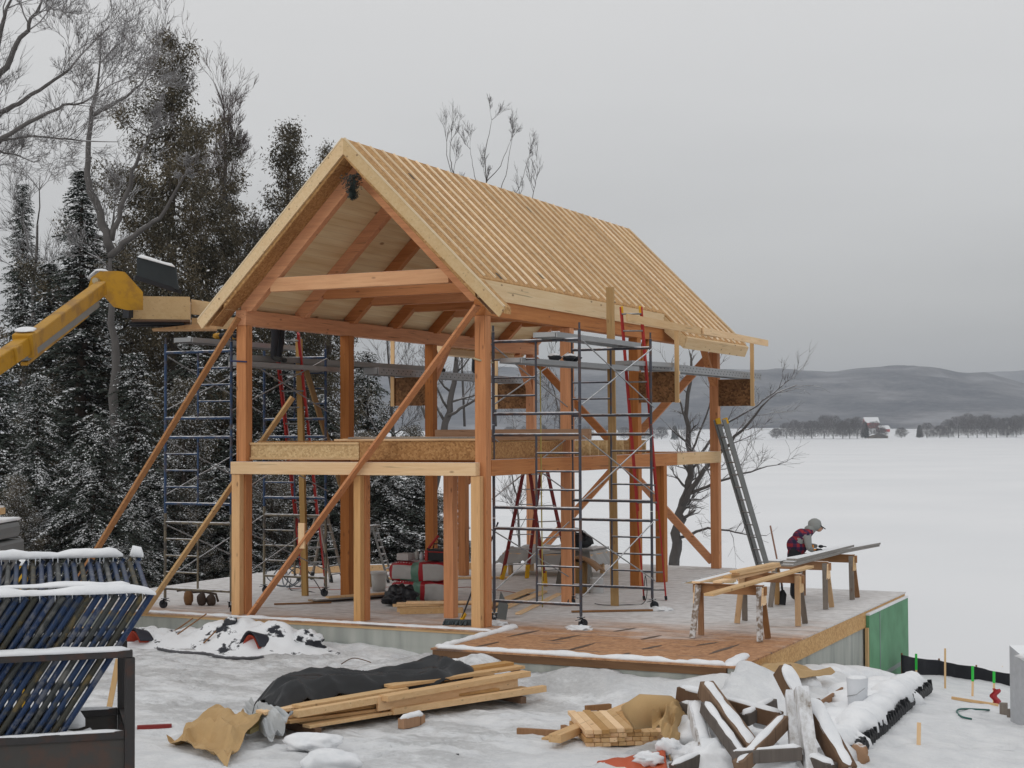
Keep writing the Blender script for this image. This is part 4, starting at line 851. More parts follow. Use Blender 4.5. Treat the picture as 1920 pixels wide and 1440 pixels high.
def person(label, loc, heading, J, E, zones, mats, extra=None, group=None, hands=()):
    names = list(J); me = bpy.data.meshes.new('tmp'); me.from_pydata([J[k][0] for k in names], [(names.index(a), names.index(b_)) for a, b_ in E], [])
    o = bpy.data.objects.new('tmp', me); C.objects.link(o)
    sk = o.modifiers.new('s', 'SKIN'); sk.use_smooth_shade = True
    for i, k in enumerate(names):
        r_ = J[k][1]; me.skin_vertices[0].data[i].radius = (r_, r_) if isinstance(r_, float) else r_
        me.skin_vertices[0].data[i].use_root = (i == 0)
    ss = o.modifiers.new('u', 'SUBSURF'); ss.levels = 2; ss.render_levels = 2
    dg = bpy.context.evaluated_depsgraph_get(); ev = o.evaluated_get(dg).to_mesh()
    mb = MB(); vs = [tuple(v.co) for v in ev.vertices]
    Z = [(Vector(J[a][0]), Vector(J[b_][0]), m_) for a, b_, m_ in zones]
    mb.v = vs
    for p in ev.polygons:
        c_ = p.center; best = 1e9; mi = 0
        for a, b_, m_ in Z:
            ab = b_-a; t_ = max(0, min(1, (c_-a).dot(ab)/max(ab.length_squared, 1e-9))); d = (a+ab*t_-c_).length
            if d < best: best = d; mi = m_
        mb.f.append(list(p.vertices)); mb.m.append(mi); mb.sm.append(True)
    bpy.data.objects.remove(o)
    # five fingered hands
    for (w_, d_, side, curl, mi) in hands:
        w_ = Vector(w_); d_ = Vector(d_).normalized(); sd_ = Vector(side).normalized(); nn = d_.cross(sd_).normalized(); mb.mi = mi
        mb.blob(w_+d_*.045, (.05, .045, .03), 0, 1, 10, 6)
        for k, ln in enumerate((.065, .078, .072, .055)):
            a = w_+d_*.075+sd_*(k-1.5)*.019; mb.path([a, a+d_*ln*.5-nn*.004*curl, a+d_*ln*.85-nn*.035*curl, a+d_*ln*.9-nn*.055*curl], [.0095, .009, .008, .006], 6)
        a = w_+d_*.02-sd_*.035; mb.path([a, a-sd_*.03+d_*.03, a-sd_*.035+d_*.055-nn*.02*curl], [.012, .010, .008], 6); mb.mi = 0
    if extra: extra(mb)
    co, si = math.cos(heading), math.sin(heading)
    mb.v = [(loc[0]+v[0]*co-v[1]*si, loc[1]+v[0]*si+v[1]*co, loc[2]+v[2]) for v in mb.v]
    b_ = mb.build('person', mats); tag(b_, label, 'person', group); return b_
EDG = [('pelvis', 'spine'), ('spine', 'chest'), ('chest', 'neck'), ('neck', 'head'), ('head', 'crown'), ('chest', 'shl'), ('shl', 'ell'), ('ell', 'wrl'), ('chest', 'shr'), ('shr', 'elr'), ('elr', 'wrr'),
       ('pelvis', 'hipl'), ('hipl', 'knl'), ('knl', 'anl'), ('anl', 'tol'), ('pelvis', 'hipr'), ('hipr', 'knr'), ('knr', 'anr'), ('anr', 'tor')]
def zones(): return [('pelvis', 'spine', 1), ('spine', 'chest', 1), ('chest', 'neck', 1), ('chest', 'shl', 1), ('chest', 'shr', 1), ('neck', 'head', 5), ('head', 'crown', 5), ('shl', 'ell', 2), ('ell', 'wrl', 2), ('shr', 'elr', 2), ('elr', 'wrr', 2),
    ('hipl', 'knl', 3), ('knl', 'anl', 3), ('anl', 'tol', 4), ('hipr', 'knr', 3), ('knr', 'anr', 3), ('anr', 'tor', 4)]
GRAYH = plain('grey_hoodie', (.27, .28, .27), .9, var=.15, vscale=20); DARKP = plain('dark_trousers', (.022, .023, .028), .85); BOOT = plain('dark_boot', (.03, .03, .028), .6)
J = dict(pelvis=((.0, 0, .87), (.155, .14)), spine=((.07, 0, 1.03), (.165, .15)), chest=((.20, 0, 1.22), (.165, .155)), neck=((.34, 0, 1.31), .075), head=((.42, 0, 1.37), (.095, .10)), crown=((.40, 0, 1.45), .072),
    shl=((.23, .19, 1.22), .078), ell=((.30, .24, 1.00), .055), wrl=((.47, .12, .99), .038), shr=((.22, -.19, 1.21), .085), elr=((.25, -.24, .97), .062), wrr=((.36, -.15, .93), .040),
    hipl=((.0, .10, .83), .11), knl=((.05, .13, .47), .075), anl=((.0, .14, .09), .05), tol=((.17, .15, .05), .045), hipr=((.0, -.10, .83), .11), knr=((.04, -.11, .47), .075), anr=((-.03, -.12, .09), .05), tor=((.14, -.13, .05), .045))
def face(mb):
    mb.mi = 6; mb.prism([(.49, -.07, 1.375), (.49, .07, 1.375), (.585, .05, 1.305), (.585, -.05, 1.305)], (.004, 0, .012))
    mb.mi = 0; mb.blob((.475, 0, 1.325), (.062, .06, .065), .05, 2, 14, 10); mb.blob((.535, 0, 1.315), (.016, .012, .018), 0, 1, 8, 6); mb.mi = 6
    for s in (-1, 1): mb.blob((.525, s*.026, 1.335), (.007, .008, .006), 0, 1, 6, 4)
    mb.blob((.515, 0, 1.283), (.012, .02, .004), 0, 1, 8, 4); mb.mi = 5
    mb.blob((.40, 0, 1.39), (.125, .108, .115), .12, 2.2, 18, 12, None, 5); mb.blob((.31, 0, 1.315), (.10, .12, .07), .15, 2, 14, 8); mb.mi = 0
    mb.mi = 1; mb.blob((.08, 0, 1.02), (.19, .205, .19), .1, 1.5, 20, 14); mb.blob((.17, 0, 1.17), (.17, .215, .15), .1, 1.5, 20, 14); mb.mi = 0
person('stooping worker in red and blue plaid vest and grey hood leaning over grey boards', (3.50, 5.55, .002), math.radians(25), J, EDG, zones(), [SKIN, plaid, GRAYH, DARKP, BOOT, GRAYH, BLK], face,
       hands=[((.48, .11, .985), (1, -.1, .05), (0, 1, 0), .3, 6), ((.37, -.15, .93), (.8, .2, .25), (0, 1, 0), 1, 6)])
t = thing('clamp_tool', 'orange clamp or square in the hand of the stooping worker', 'tool', (3.85, 5.5, .95))
mb = MB(); mb.beam((3.84, 5.52, .955), (3.93, 5.50, .955), .06, .02); mb.build('foot_plate', plain('orange_plastic', (.75, .27, .02), .4, var=.05), t); mb = MB(); mb.beam((3.88, 5.50, .955), (3.88, 5.50, 1.04), .035, .03, (1, 0, 0)); mb.build('handle', MATS['orange_plastic'], t)
JS = dict(pelvis=((.0, 0, .95), (.15, .12)), spine=((.02, 0, 1.12), (.15, .12)), chest=((.05, 0, 1.32), (.16, .13)), neck=((.06, 0, 1.48), .06), head=((.09, 0, 1.59), .088), crown=((.08, 0, 1.68), .07),
    shl=((.05, .18, 1.40), .07), ell=((.22, .24, 1.26), .05), wrl=((.42, .20, 1.36), .036), shr=((.05, -.18, 1.40), .07), elr=((.20, -.24, 1.22), .05), wrr=((.42, -.18, 1.28), .036),
    hipl=((.0, .10, .90), .105), knl=((.03, .11, .50), .078), anl=((-.02, .12, .09), .058), tol=((.15, .13, .05), .048), hipr=((.0, -.10, .90), .105), knr=((.01, -.11, .50), .078), anr=((-.03, -.11, .09), .058), tor=((.14, -.12, .05), .048))
def face2(mb):
    mb.mi = 0; mb.blob((.185, 0, 1.575), (.018, .014, .02), 0, 1, 8, 6)
    for s in (-1, 1): mb.blob((.085, s*.09, 1.585), (.02, .012, .03), 0, 1, 8, 6)
    mb.mi = 6
    for s in (-1, 1): mb.blob((.172, s*.032, 1.605), (.006, .009, .006), 0, 1, 6, 4)
    mb.blob((.172, 0, 1.53), (.006, .024, .006), 0, 1, 8, 4); mb.mi = 5; mb.blob((.075, 0, 1.655), (.115, .10, .075), .05, 2, 16, 10); mb.mi = 0
z2 = [z if z[1] not in ('head', 'crown') else (z[0], z[1], 0) for z in zones()]
GW = 'workers on the stages of whom only the legs show'
for (lab, loc, hd) in (('worker in black trousers standing on a plank behind the left front post, only legs showing', (-5.02, 1.62, 4.374), .2), ('worker in dark trousers on the left stage, legs showing left of the right front post', (-5.42, 8.55, 4.434), .1), ('worker in dark trousers on the left stage, legs showing right of the right front post', (-5.42, 10.5, 4.434), .1)):
    person(lab, loc, hd, JS, EDG, z2, [SKIN, DARKP, DARKP, DARKP, BOOT, plain('knit_hat', (.05, .05, .06), .9), BLK], face2, GW, hands=[((.43, .20, 1.365), (1, 0, .3), (0, 1, 0), .6, 6), ((.43, -.18, 1.285), (1, 0, .2), (0, 1, 0), .6, 6)])
# ------------------------------------------------------------------ yellow boom lift with its work platform
t = thing('telehandler_boom', 'snowy yellow telescopic boom reaching in from the left edge', 'boom lift', (-5.5, -4, 3.5))
def bp(*a): return at(*a)
A = [bp(-60, 722, 21.6), bp(45, 648, 23.6)]; B = [bp(20, 667, 23.1), bp(190, 540, 27.6)]
dirb = (B[1]-B[0]).normalized(); nb_ = dirb.cross(Vector((0, 0, 1))).normalized()
mb = MB(); mb.beam(bp(-420, 960, 18.0), A[1], .22, .26, (0, 0, 1)); mb.build('outer_boom', YELM, t, bevel=.02)
mb = MB(); mb.beam(A[1]-dirb*.05, A[1]+dirb*.14, .31, .37, (0, 0, 1)); mb.build('boom_collar', YELM, t, bevel=.02)
mb = MB(); mb.beam(B[0], B[1], .19, .24, (0, 0, 1)); mb.build('inner_boom', YELM, t, bevel=.02)
off = Vector((0, 0, -.19)); mb = MB(); mb.beam(A[1]+off*.9, B[1]+off*1.05-dirb*.35, .14, .12, (0, 0, 1)); mb.build('hydraulic_cylinder', ALUD, t, bevel=.01)
mb = MB(); mb.beam(A[1]+off*1.45, B[1]+off*1.4-dirb*.9, .10, .05, (0, 0, 1)); mb.build('hose_guard', YELM, t)
hp = [bp(x, y, 28.0) for x, y in ((164, 540), (170, 520), (187, 508), (204, 510), (238, 548), (238, 582), (212, 576), (190, 552), (176, 548))]
mb = MB(); mb.prism(hp, Vector((-nb_.x, -nb_.y, 0))*-.30); mb.build('boom_head', YELM, t, bevel=.015)
c_ = bp(181, 527, 27.95); mb = MB(); mb.tube(c_-fw*.10, c_+fw*.42, .055, 14); mb.build('pivot_pin', plain('pin_steel', (.45, .38, .25), .4, .4), t)
ridge('snow_cap', [bp(166, 523, 28.1), bp(184, 508, 28.1), bp(204, 510, 28.1)], .24, .05, t, 3); ridge('snow_cap', [bp(206, 512, 28.1), bp(237, 546, 28.1)], .22, .05, t, 5)
ridge('snow_cap', [A[1]-dirb*.05+Vector((0, 0, .22)), A[1]+dirb*.15+Vector((0, 0, .22))], .3, .04, t, 8)
t = thing('work_platform', 'plywood box work platform with black guard held at the end of the yellow boom', 'work platform', bp(300, 600, 29))
mb = MB(); a, b_ = bp(240, 520, 28.7), bp(240, 596, 28.7); mb.beam(a, b_, .14, .12, (0, 1, 0)); mb.build('carriage_post', BLKS, t)
gp_ = [bp(x, y, 29.2) for x, y in ((259, 482), (328, 501), (333, 543), (259, 518))]
mb = MB()
for i in range(19):
    u_ = i/18; mb.beam(gp_[0]+(gp_[1]-gp_[0])*u_, gp_[3]+(gp_[2]-gp_[3])*u_, .05, .02, fw)
mb.prism(gp_, fw*.02); mb.build('guard_rack', plain('rack_dark', (.035, .042, .045), .5), t)
ridge('snow_cap', [gp_[0], gp_[1]], .10, .05, t, 2); mb = MB(); mb.beam(bp(252, 520, 28.9), bp(340, 548, 29.3), .07, .08); mb.build('guard_rail', BLKS, t)
e1 = (bp(356, 560, 29.0)-bp(245, 560, 28.8)).normalized(); e1.z = 0; e1.normalize(); e2 = Vector((-e1.y, e1.x, 0))
o_ = bp(246, 598, 28.8); Lb = (bp(356, 598, 29.0)-o_).length
PLY = wood('plywood', (.66, .50, .29), (.56, .40, .21), 0, knots=0)
mb = MB(); mb.prism([o_, o_+e1*Lb, o_+e1*Lb+Vector((0, 0, .42)), o_+Vector((0, 0, .42))], e2*.02); mb.build('front_panel', PLY, t)
mb = MB(); mb.prism([o_+e2*1.2, o_+e1*Lb+e2*1.2, o_+e1*Lb+e2*1.2+Vector((0, 0, .42)), o_+e2*1.2+Vector((0, 0, .42))], e2*.02); mb.build('back_panel', PLY, t)
mb = MB(); mb.prism([o_+e1*Lb+e2*.021, o_+e1*Lb+e2*1.19, o_+e1*Lb+e2*1.19+Vector((0, 0, .40)), o_+e1*Lb+e2*.021+Vector((0, 0, .40))], e1*-.02); mb.build('end_panel', PLY, t)
mb = MB(); mb.prism([o_+e2*.021, o_+e2*1.19, o_+e2*1.19+Vector((0, 0, .40)), o_+e2*.021+Vector((0, 0, .40))], e1*.02); mb.build('end_panel', PLY, t)
mb = MB(); mb.prism([o_-Vector((0, 0, .03)), o_+e1*Lb-Vector((0, 0, .03)), o_+e1*Lb+e2*1.22-Vector((0, 0, .03)), o_+e2*1.22-Vector((0, 0, .03))], (0, 0, .028)); mb.build('floor_panel', DKWOOD, t)
mb = MB(); mb.prism([bp(285, 601, 29.2), bp(330, 600, 29.2)+e1*.75, bp(330, 600, 29.2)+e1*.75+Vector((0, 0, .14)), bp(285, 601, 29.2)+Vector((0, 0, .02))], e2*.5)
mb.v = [tuple(Vector(v)-Vector((0, 0, .17))) for v in mb.v]; mb.build('plank', wood('orange_plank', (.60, .38, .17), (.42, .22, .09), 0), t)
for k in (0, 1): mb = MB(); a = o_+e2*(.35+.5*k)-Vector((0, 0, .06)); mb.beam(a-e1*.05, a+e1*Lb*.9, .1, .045); mb.build('fork', BLKS, t)
mb = MB(); a = o_+e1*(Lb+.02)+e2*.3; mb.prism([a+Vector((0, 0, .12)), a+e1*.72+Vector((0, 0, .06)), a+e1*.72+Vector((0, 0, .30)), a+Vector((0, 0, .40))], e2*.025); mb.prism([a+e2*.7+Vector((0, 0, -.12)), a+e2*.7+e1*.9+Vector((0, 0, -.10)), a+e2*.7+e1*.9+Vector((0, 0, .12)), a+e2*.7+Vector((0, 0, .1))], e2*.025); mb.build('side_board', PLY, t)
# ------------------------------------------------------------------ steel rack with stacked scaffold frames
RG = Vector((r2.x, r2.y, 0)).normalized(); FG = Vector((fw.x, fw.y, 0)).normalized()
ru = (-RG*.955-FG*.29).normalized(); rv = Vector((-ru.y, ru.x, 0)); rv = rv if rv.dot(FG) > 0 else -rv
O = at(243, 1368, 12); O.z = 0
def rk(u_, v_, z): return O+ru*u_+rv*v_+Vector((0, 0, z))
gz = -.47
t = thing('steel_rack', 'dark open steel crate on legs holding the tilted blue frames, bottom left', 'rack', rk(0, 0, gz)); RS = plain('rack_steel', (.055, .052, .052), .55, .3, var=.35, rust=((.10, .05, .035), .5))
ZT, ZR = .81, 1.40
def pole(nm, a, b_, w, h=None, mat=RS, up=(0, 0, 1)): mb = MB(); mb.beam(a, b_, w, h or w, up); return mb.build(nm, mat, t, bevel=.004)
for v_ in (0, 1.05):
    for u_ in (0, 2.6): pole('corner_post', rk(u_, v_, gz+.01), rk(u_, v_, ZR-.03), .075, None, RS, rv)
    pole('top_rail', rk(-.02, v_, ZR), rk(2.62, v_, ZR), .06, .055); pole('box_rail', rk(.04, v_, ZT-.02), rk(2.56, v_, ZT-.02), .05, .06)
    mb = MB(); mb.beam(rk(.04, v_, ZT-.32), rk(2.56, v_, ZT-.32), .012, .54); mb.build('side_panel', plain('rack_panel', (.075, .07, .065), .65, .2, var=.3, rust=((.11, .06, .045), .5)), t)
    ridge('snow_cap', [rk(.0, v_, ZR+.027), rk(2.6, v_, ZR+.027)], .075, .045, t, 4+v_); ridge('snow_cap', [rk(.05, v_, ZT+.009), rk(2.5, v_, ZT+.009)], .06, .02, t, 6+v_)
for u_ in (.0, 2.6): pole('end_rail', rk(u_, .04, ZT-.02), rk(u_, 1.01, ZT-.02), .05); 
mb = MB(); mb.beam(rk(.04, .52, ZT-.55), rk(2.56, .52, ZT-.55), 1.0, .02); mb.build('floor_panel', RS, t)
ridge('snow_fill', [rk(.22, .24, ZT-.09), rk(2.5, .24, ZT-.09)], .26, .10, t, 9)
ridge('snow_fill', [rk(.30, .9, ZT-.09), rk(.62, .9, ZT-.09)], .22, .13, t, 10)
FM = [plain('frame_blue', (.016, .038, .10), .45, .1, var=.4, vscale=11, rust=((.20, .20, .20), .5)), plain('frame_dark', (.05, .055, .055), .5, .2, var=.3, rust=((.28, .27, .25), .4)), plain('frame_blue2', (.02, .045, .11), .45, .1, var=.5, vscale=12, rust=((.07, .07, .06), .7)), plain('frame_brown', (.055, .055, .045), .6, .1, var=.4, vscale=10, rust=((.20, .14, .05), .5))]
lean = Vector((0, 0, 0))-ru*.62; LD = (lean+Vector((0, 0, .96))).normalized(); fw_ = 1.45
def rack_frame(top_u, lab, m_):
    tp = rk(top_u, .09, 1.84); ft = thing('stacked_frame', lab, 'scaffold frame', tp, 'blue and grey scaffold frames stacked in the steel rack')
    T2 = tp+rv*fw_+Vector((0, 0, .17))
    for a, rr_ in ((tp, .023), (T2, .018)):
        nm = 'leg'; mb = MB(); mb.tube(a, a-LD*1.27, rr_, 8); mb.build(nm, m_, ft)
    for s_ in (.04, 1.2): mb = MB(); mb.tube(tp-LD*s_, T2-LD*s_, .021, 8); mb.build('cross_bar', m_, ft)
    mb = MB(); q = tp+rv*fw_*.45; mb.tube(q-LD*.04, q-LD*1.2, .016, 6)
    for s_ in (.35, .6, .85): mb.tube(tp-LD*s_, q-LD*s_, .014, 6)
    mb.build('ladder_rungs', m_, ft); return ft
for i in range(24):
    if i < 20: lab_ = ['rightmost', 'second from right', 'third from right', 'fourth from right', 'fifth from right', 'sixth from right', 'seventh from right', 'eighth from right', 'ninth from right', 'tenth from right', 'eleventh from right', 'twelfth from right', 'thirteenth from right', 'fourteenth from right', 'fifteenth from right', 'sixteenth from right', 'seventeenth from right', 'eighteenth from right', 'nineteenth from right', 'twentieth from right'][i]
    else: lab_ = ['fourth from the picture edge', 'third from the picture edge', 'second from the picture edge', 'leftmost'][i-20]
    rack_frame(-.17+i*.066, 'leaning scaffold frame in the steel rack, %s in the row' % lab_, FM[(i*7+i//3) % 4])
ss_ = thing('snow_on_frames', 'thick band of snow lying along the tops of the stacked frames', 'snow', rk(.5, 0, 1.85))
ridge('snow_ridge', [rk(-.20, .08, 1.835), rk(-.05, .08, 1.862), rk(1.5, .08, 1.862)], .13, .058, ss_, 12); ridge('snow_ridge', [rk(-.02, .38, 1.895), rk(1.5, .38, 1.895)], .16, .03, ss_, 13)
sb_ = thing('far_snow_on_frames', 'lumpy band of snow along the far ends of the stacked frames, with icicles', 'snow', rk(.5, fw_, 1.95))
ridge('snow_ridge', [rk(-.03, fw_+.09, 2.03), rk(1.9, fw_+.09, 2.035)], .11, .065, sb_, 15); ridge('snow_ridge', [rk(-.20, fw_+.09, 2.02), rk(-.09, fw_+.09, 2.03)], .10, .08, sb_, 16)
mb = MB()
for i in range(22): q = rk(.05+i*.065+rnd.uniform(-.02, .02), fw_+.04, 2.03); mb.tube(q, q-Vector((0, 0, rnd.uniform(.03, .10))), .006, 5, .001)
for i in range(10): q = rk(-.1+i*.13+rnd.uniform(-.02, .02), .05, 1.86); mb.tube(q, q-Vector((0, 0, rnd.uniform(.02, .07))), .004, 5, .001)
mb.build('icicle', plain('ice', (.7, .74, .78), .15, var=.05), sb_)
# yellow post with snow cap and truck with ladder rack at the left edge
t = thing('yellow_marker_post', 'short yellow post with a snow cap seen through the stacked frames', 'post', at(42, 1150, 19)); p = at(42, 1100, 19)
mb = MB(); mb.beam((p.x, p.y, -.45), (p.x, p.y, at(42, 1060, 19).z), .09, .09, (0, 1, 0)); mb.build('post_body', plain('post_yellow', (.52, .30, .02), .5), t, bevel=.006); mb = MB(); mb.blob((p.x, p.y, at(42, 1060, 19).z+.02), (.08, .08, .05), .3, 2, 14, 8, -.02); mb.build('snow_cap', SNOW, t)
t = thing('parked_truck', 'grey snowy truck with boards on its roof rack cut off by the left edge', 'truck', at(-60, 1040, 24))
q = at(-18, 1010, 24); X_ = -RG; zb = q.z; P0 = Vector((q.x, q.y, 0))
def tb(a, b_, z0, z1, mat, nm, d0=0, d1=1.7, bev=.05):
    mb = MB(); mb.prism([P0+X_*a+Vector((0, 0, z0)), P0+X_*b_+Vector((0, 0, z0)), P0+X_*b_+Vector((0, 0, z1)), P0+X_*a+Vector((0, 0, z1))], FG*(d1-d0)); mb.v = [tuple(Vector(v)+FG*d0) for v in mb.v]; return mb.build(nm, mat, t, bevel=bev)
GRT = plain('truck_grey', (.16, .165, .165), .4, .2, var=.15)
tb(0, 3.6, .3, zb-.1, GRT, 'body'); tb(.02, 3.4, zb-.08, zb+.20, GRT, 'cap', .1, 1.6, .09); tb(.03, 3.35, zb+.20, zb+.25, SNOW, 'snow_cap', .12, 1.58, .02)
for u_ in (.55, 2.8):
    for d_ in (-.02, 1.5): mb = MB(); c_ = P0+X_*u_+FG*d_+Vector((0, 0, -.08)); mb.tube(c_, c_+FG*.22, .36, 20); mb.build('wheel', BLK, t)
for a in (.12,): 
    mb = MB(); mb.tube(P0+X_*a+FG*.12+Vector((0, 0, zb+.0)), P0+X_*a+FG*.12+Vector((0, 0, zb+.44)), .02, 6); mb.build('rack_post', plain('rust_post', (.16, .06, .05), .6), t)
ld_ = thing('rack_board', 'snow covered pale boards lying on the truck roof rack', 'lumber', P0+Vector((0, 0, zb+.5)))
mb = MB(); mb.beam(P0-X_*.05+FG*.3+Vector((0, 0, zb+.40)), P0+X_*3.4+FG*.3+Vector((0, 0, zb+.42)), .5, .10); mb.build('board', pale[0], ld_); mb = MB(); mb.beam(P0-X_*.03+FG*.3+Vector((0, 0, zb+.465)), P0+X_*3.38+FG*.3+Vector((0, 0, zb+.485)), .46, .03); mb.build('snow_cap', SNOW, ld_)
# two pale sticks behind the rack
stick('pale lath standing in the snow behind the right corner of the steel rack', at(199, 1358, 17.6), at(222, 1236, 17.6), .06, .03, pale[2], fw, 'lath', 'stick')
stick('thin brown stick behind the corner post of the steel rack', at(248, 1362, 17.6), at(243, 1312, 17.6), .03, .02, brownleg, fw, 'lath', 'stick')
# ------------------------------------------------------------------ lumber pile under a black tarp
GZ = -.42
def upz(px, py, z): return up(px, py, 2, z)
A_ = upz(540, 1385, GZ); B_ = upz(1010, 1312, GZ); A_.z = B_.z = 0; la = (B_-A_).normalized(); lb = Vector((-la.y, la.x, 0)); lb = lb if lb.dot(FG) > 0 else -lb; LL = (B_-A_).length
def lp(a, b_, z): return A_+la*a+lb*b_+Vector((0, 0, GZ+z))
t = thing('lumber_pile', 'untidy pile of fresh pale boards under a black tarp in the middle foreground', 'lumber pile', lp(LL/2, .4, 0))
LM = [pale[0], wood('lumber_a', (.74, .52, .29), (.62, .40, .20), 1), wood('lumber_b', (.62, .40, .19), (.5, .29, .12), 1)]
rr = random.Random(5); LBRD = [(0.05, LL*.93, .02, .08, .14), (.45, LL*.55, .10, .08, .10), (-.12, 1.6, .35, .10, .19), (1.55, LL-.1, -.02, .17, .12)]
for lay in range(4):
    for k in range(5):
        b0 = .08+k*.21+rr.uniform(-.03, .03)+lay*.04; a0 = rr.uniform(-.05, .35)+(.0 if k % 2 else .35*lay*.3); a1 = LL-rr.uniform(-.05, .45)-(.25*lay if k < 2 else 0)
        sk_ = rr.uniform(-.10, .10)
        mb = MB(); mb.beam(lp(a0, b0-sk_, .11+lay*.043+.0), lp(a1, b0+sk_, .11+lay*.043+.004*k), .18 if k % 2 else .14, .037); mb.build('board', LM[(k+lay) % 3], t, bevel=.004)
for (a0, a1, b0, b1, z, w_, h_) in ((1.35, LL-.05, -.02, .18, .31, .16, .07), (1.5, LL+.05, .02, -.06, .13, .09, .08), (.1, 1.95, .0, .12, .27, .10, .08), (1.3, LL-.25, .04, .15, .24, .05, .17), (.25, 1.9, .2, .30, .31, .18, .04), (-.15, .7, .35, .35, .27, .2, .04), (1.7, LL+.02, .35, .38, .37, .19, .04), (1.9, LL-.05, .55, .52, .41, .19, .04)):
    mb = MB(); mb.beam(lp(a0, b0, z), lp(a1, b1, z+.02), w_, h_); mb.build('board', LM[rr.randrange(3)], t, bevel=.004)
for a in (.35, 1.75, LL-.35): mb = MB(); mb.beam(lp(a, -.10, .045), lp(a, 1.1, .045), .09, .085); mb.build('bearer', DKWOOD, t, bevel=.004)
bl_ = thing('snowy_block', 'brown wooden block with a snow cap in front of the lumber pile', 'block', lp(1.72, -.3, 0)); mb = MB(); mb.beam(lp(1.35, -.36, .05), lp(1.72, -.30, .05), .10, .12); mb.build('block_body', brownleg, bl_, bevel=.005); ridge('snow_cap', [lp(1.35, -.36, .108), lp(1.72, -.30, .108)], .13, .07, bl_, 3)
mb = MB()
def tf(u, v):
    a = .10+u*(LL*.78); fold = .04*noise.noise(Vector((u*4, v*2, 1)))+.045*(1-2*abs(noise.noise(Vector((u*6+v*2, v*2.5-u, 4)))))+.012*abs(math.sin(u*21+v*9+4*noise.noise(Vector((u*3, v*3, 0)))))
    wv = .34+.62*v+.16*math.sin(u*5.0)*(1-v)+.20*max(0, u-.75)*4*(1-v)
    e = min(1, v*5)*min(1, (1-v)*3.2)*min(1, u*9+.1)*min(1, (1-u)*6+.2)
    z = .36+.12*e*(.8+.35*math.sin(u*7+.6))+fold*2.1-(.30*max(0, .10-v)*10*.35)-(.42*max(0, v-.8)*5*.55)-(.12*max(0, .08-u)*12)
    return tuple(lp(a, wv, z))
mb.sheet(tf, 110, 40, .012); tag(mb.build('black_tarp', TARP), 'crumpled black tarp thrown over the lumber pile', 'tarp')
# kraft paper, film, snow slabs
def crumple(name, lab, cat, quad, mat, amp, fq, seed, th=.008, nu=44, nv=30, hump=0, group=None, flat_=True):
    q = [Vector(p) for p in quad]; mb = MB()
    def f(u, v):
        p = q[0]*(1-u)*(1-v)+q[1]*u*(1-v)+q[2]*u*v+q[3]*(1-u)*v
        nn = noise.noise(Vector((u*fq, v*fq, seed))); n2 = noise.noise(Vector((u*fq*2.7, v*fq*2.7, seed+5)))
        ridge_ = 1-abs(nn)*3.2
        ed = noise.noise(Vector((u*3, v*3, seed+9)))*.045
        return (p.x+ed, p.y+ed*.6, p.z+amp*(ridge_*.8+n2*.45)+hump*math.sin(math.pi*u)*math.sin(math.pi*v)+.01)
    mb.sheet(f, nu//2, nv//2, th); mb.sm = [False]*len(mb.sm) if flat_ else mb.sm; return tag(mb.build(name, mat), lab, cat, group)
GK = 'sheets of brown kraft paper lying in the snow'
crumple('kraft_paper', 'crumpled brown kraft paper in the snow left of the lumber pile', 'paper', [upz(312, 1396, GZ), upz(425, 1436, GZ+.02), upz(492, 1352, GZ+.18), upz(405, 1335, GZ+.15)], KRAFT, .13, 2.6, 2, hump=.12, group=GK)
crumple('plastic_film', 'clear whitish plastic film spilling down between the paper and the lumber pile', 'plastic film', [upz(455, 1335, GZ+.12), upz(505, 1400, GZ+.0), upz(550, 1345, GZ+.28), upz(470, 1318, GZ+.25)], plain('pale_film', (.50, .52, .53), .3, var=.2), .08, 3, 8, hump=.08)
board_pile('lumber_end', 'short mossy board ends sticking out between the paper and the film', [(upz(440, 1365, GZ+.12), upz(500, 1340, GZ+.22), .12, .10), (upz(462, 1372, GZ+.08), upz(520, 1345, GZ+.16), .12, .05)], None, [wood('mossy_wood', (.42, .38, .18), (.30, .24, .1), 0)])
crumple('kraft_paper', 'flat brown kraft paper bulging in the snow beside the right foundation wall', 'paper', [upz(1340, 1294, GZ+.14), upz(1440, 1302, GZ+.16), upz(1566, 1260, GZ+.10), upz(1440, 1250, GZ+.26)], KRAFT, .07, 2.2, 5, hump=.14, group=GK)
crumple('kraft_paper', 'rolled brown kraft paper draped over the end of the squared lumber stack', 'paper', [upz(1222, 1350, GZ+.45), upz(1258, 1422, GZ+.1), upz(1305, 1362, GZ+.30), upz(1262, 1330, GZ+.42)], KRAFT, .12, 2.6, 7, hump=.16, group=GK)
mb = MB(); c_ = upz(1205, 1340, GZ+.42); mb.path([c_+Vector((-.12, -.10, -.02)), c_+Vector((.0, 0, .04)), c_+Vector((.22, .18, .02)), c_+Vector((.42, .30, -.06))], [.15, .19, .17, .10], 18)
mb.v = [tuple(Vector(v)+Vector((.03, .02, .03))*noise.noise(Vector(v)*5)) for v in mb.v]; tag(mb.build('kraft_roll', KRAFT), 'bulging roll of brown kraft paper on the squared lumber stack', 'paper roll')
for (lab, c, r_, s_) in (('flat broken slab of snow in the very foreground left of centre', upz(585, 1408, GZ), (.34, .24, .10), 3), ('rounded snow lump at the bottom edge below the lumber pile', upz(620, 1445, GZ), (.30, .22, .12), 8)):
    mb = MB(); mb.blob((c.x, c.y, GZ+.10), r_, .35, 1.8, 28, 16, -.09, s_); tag(mb.build('snow_slab', SNOWP), lab, 'snow', 'lumps of broken snow')
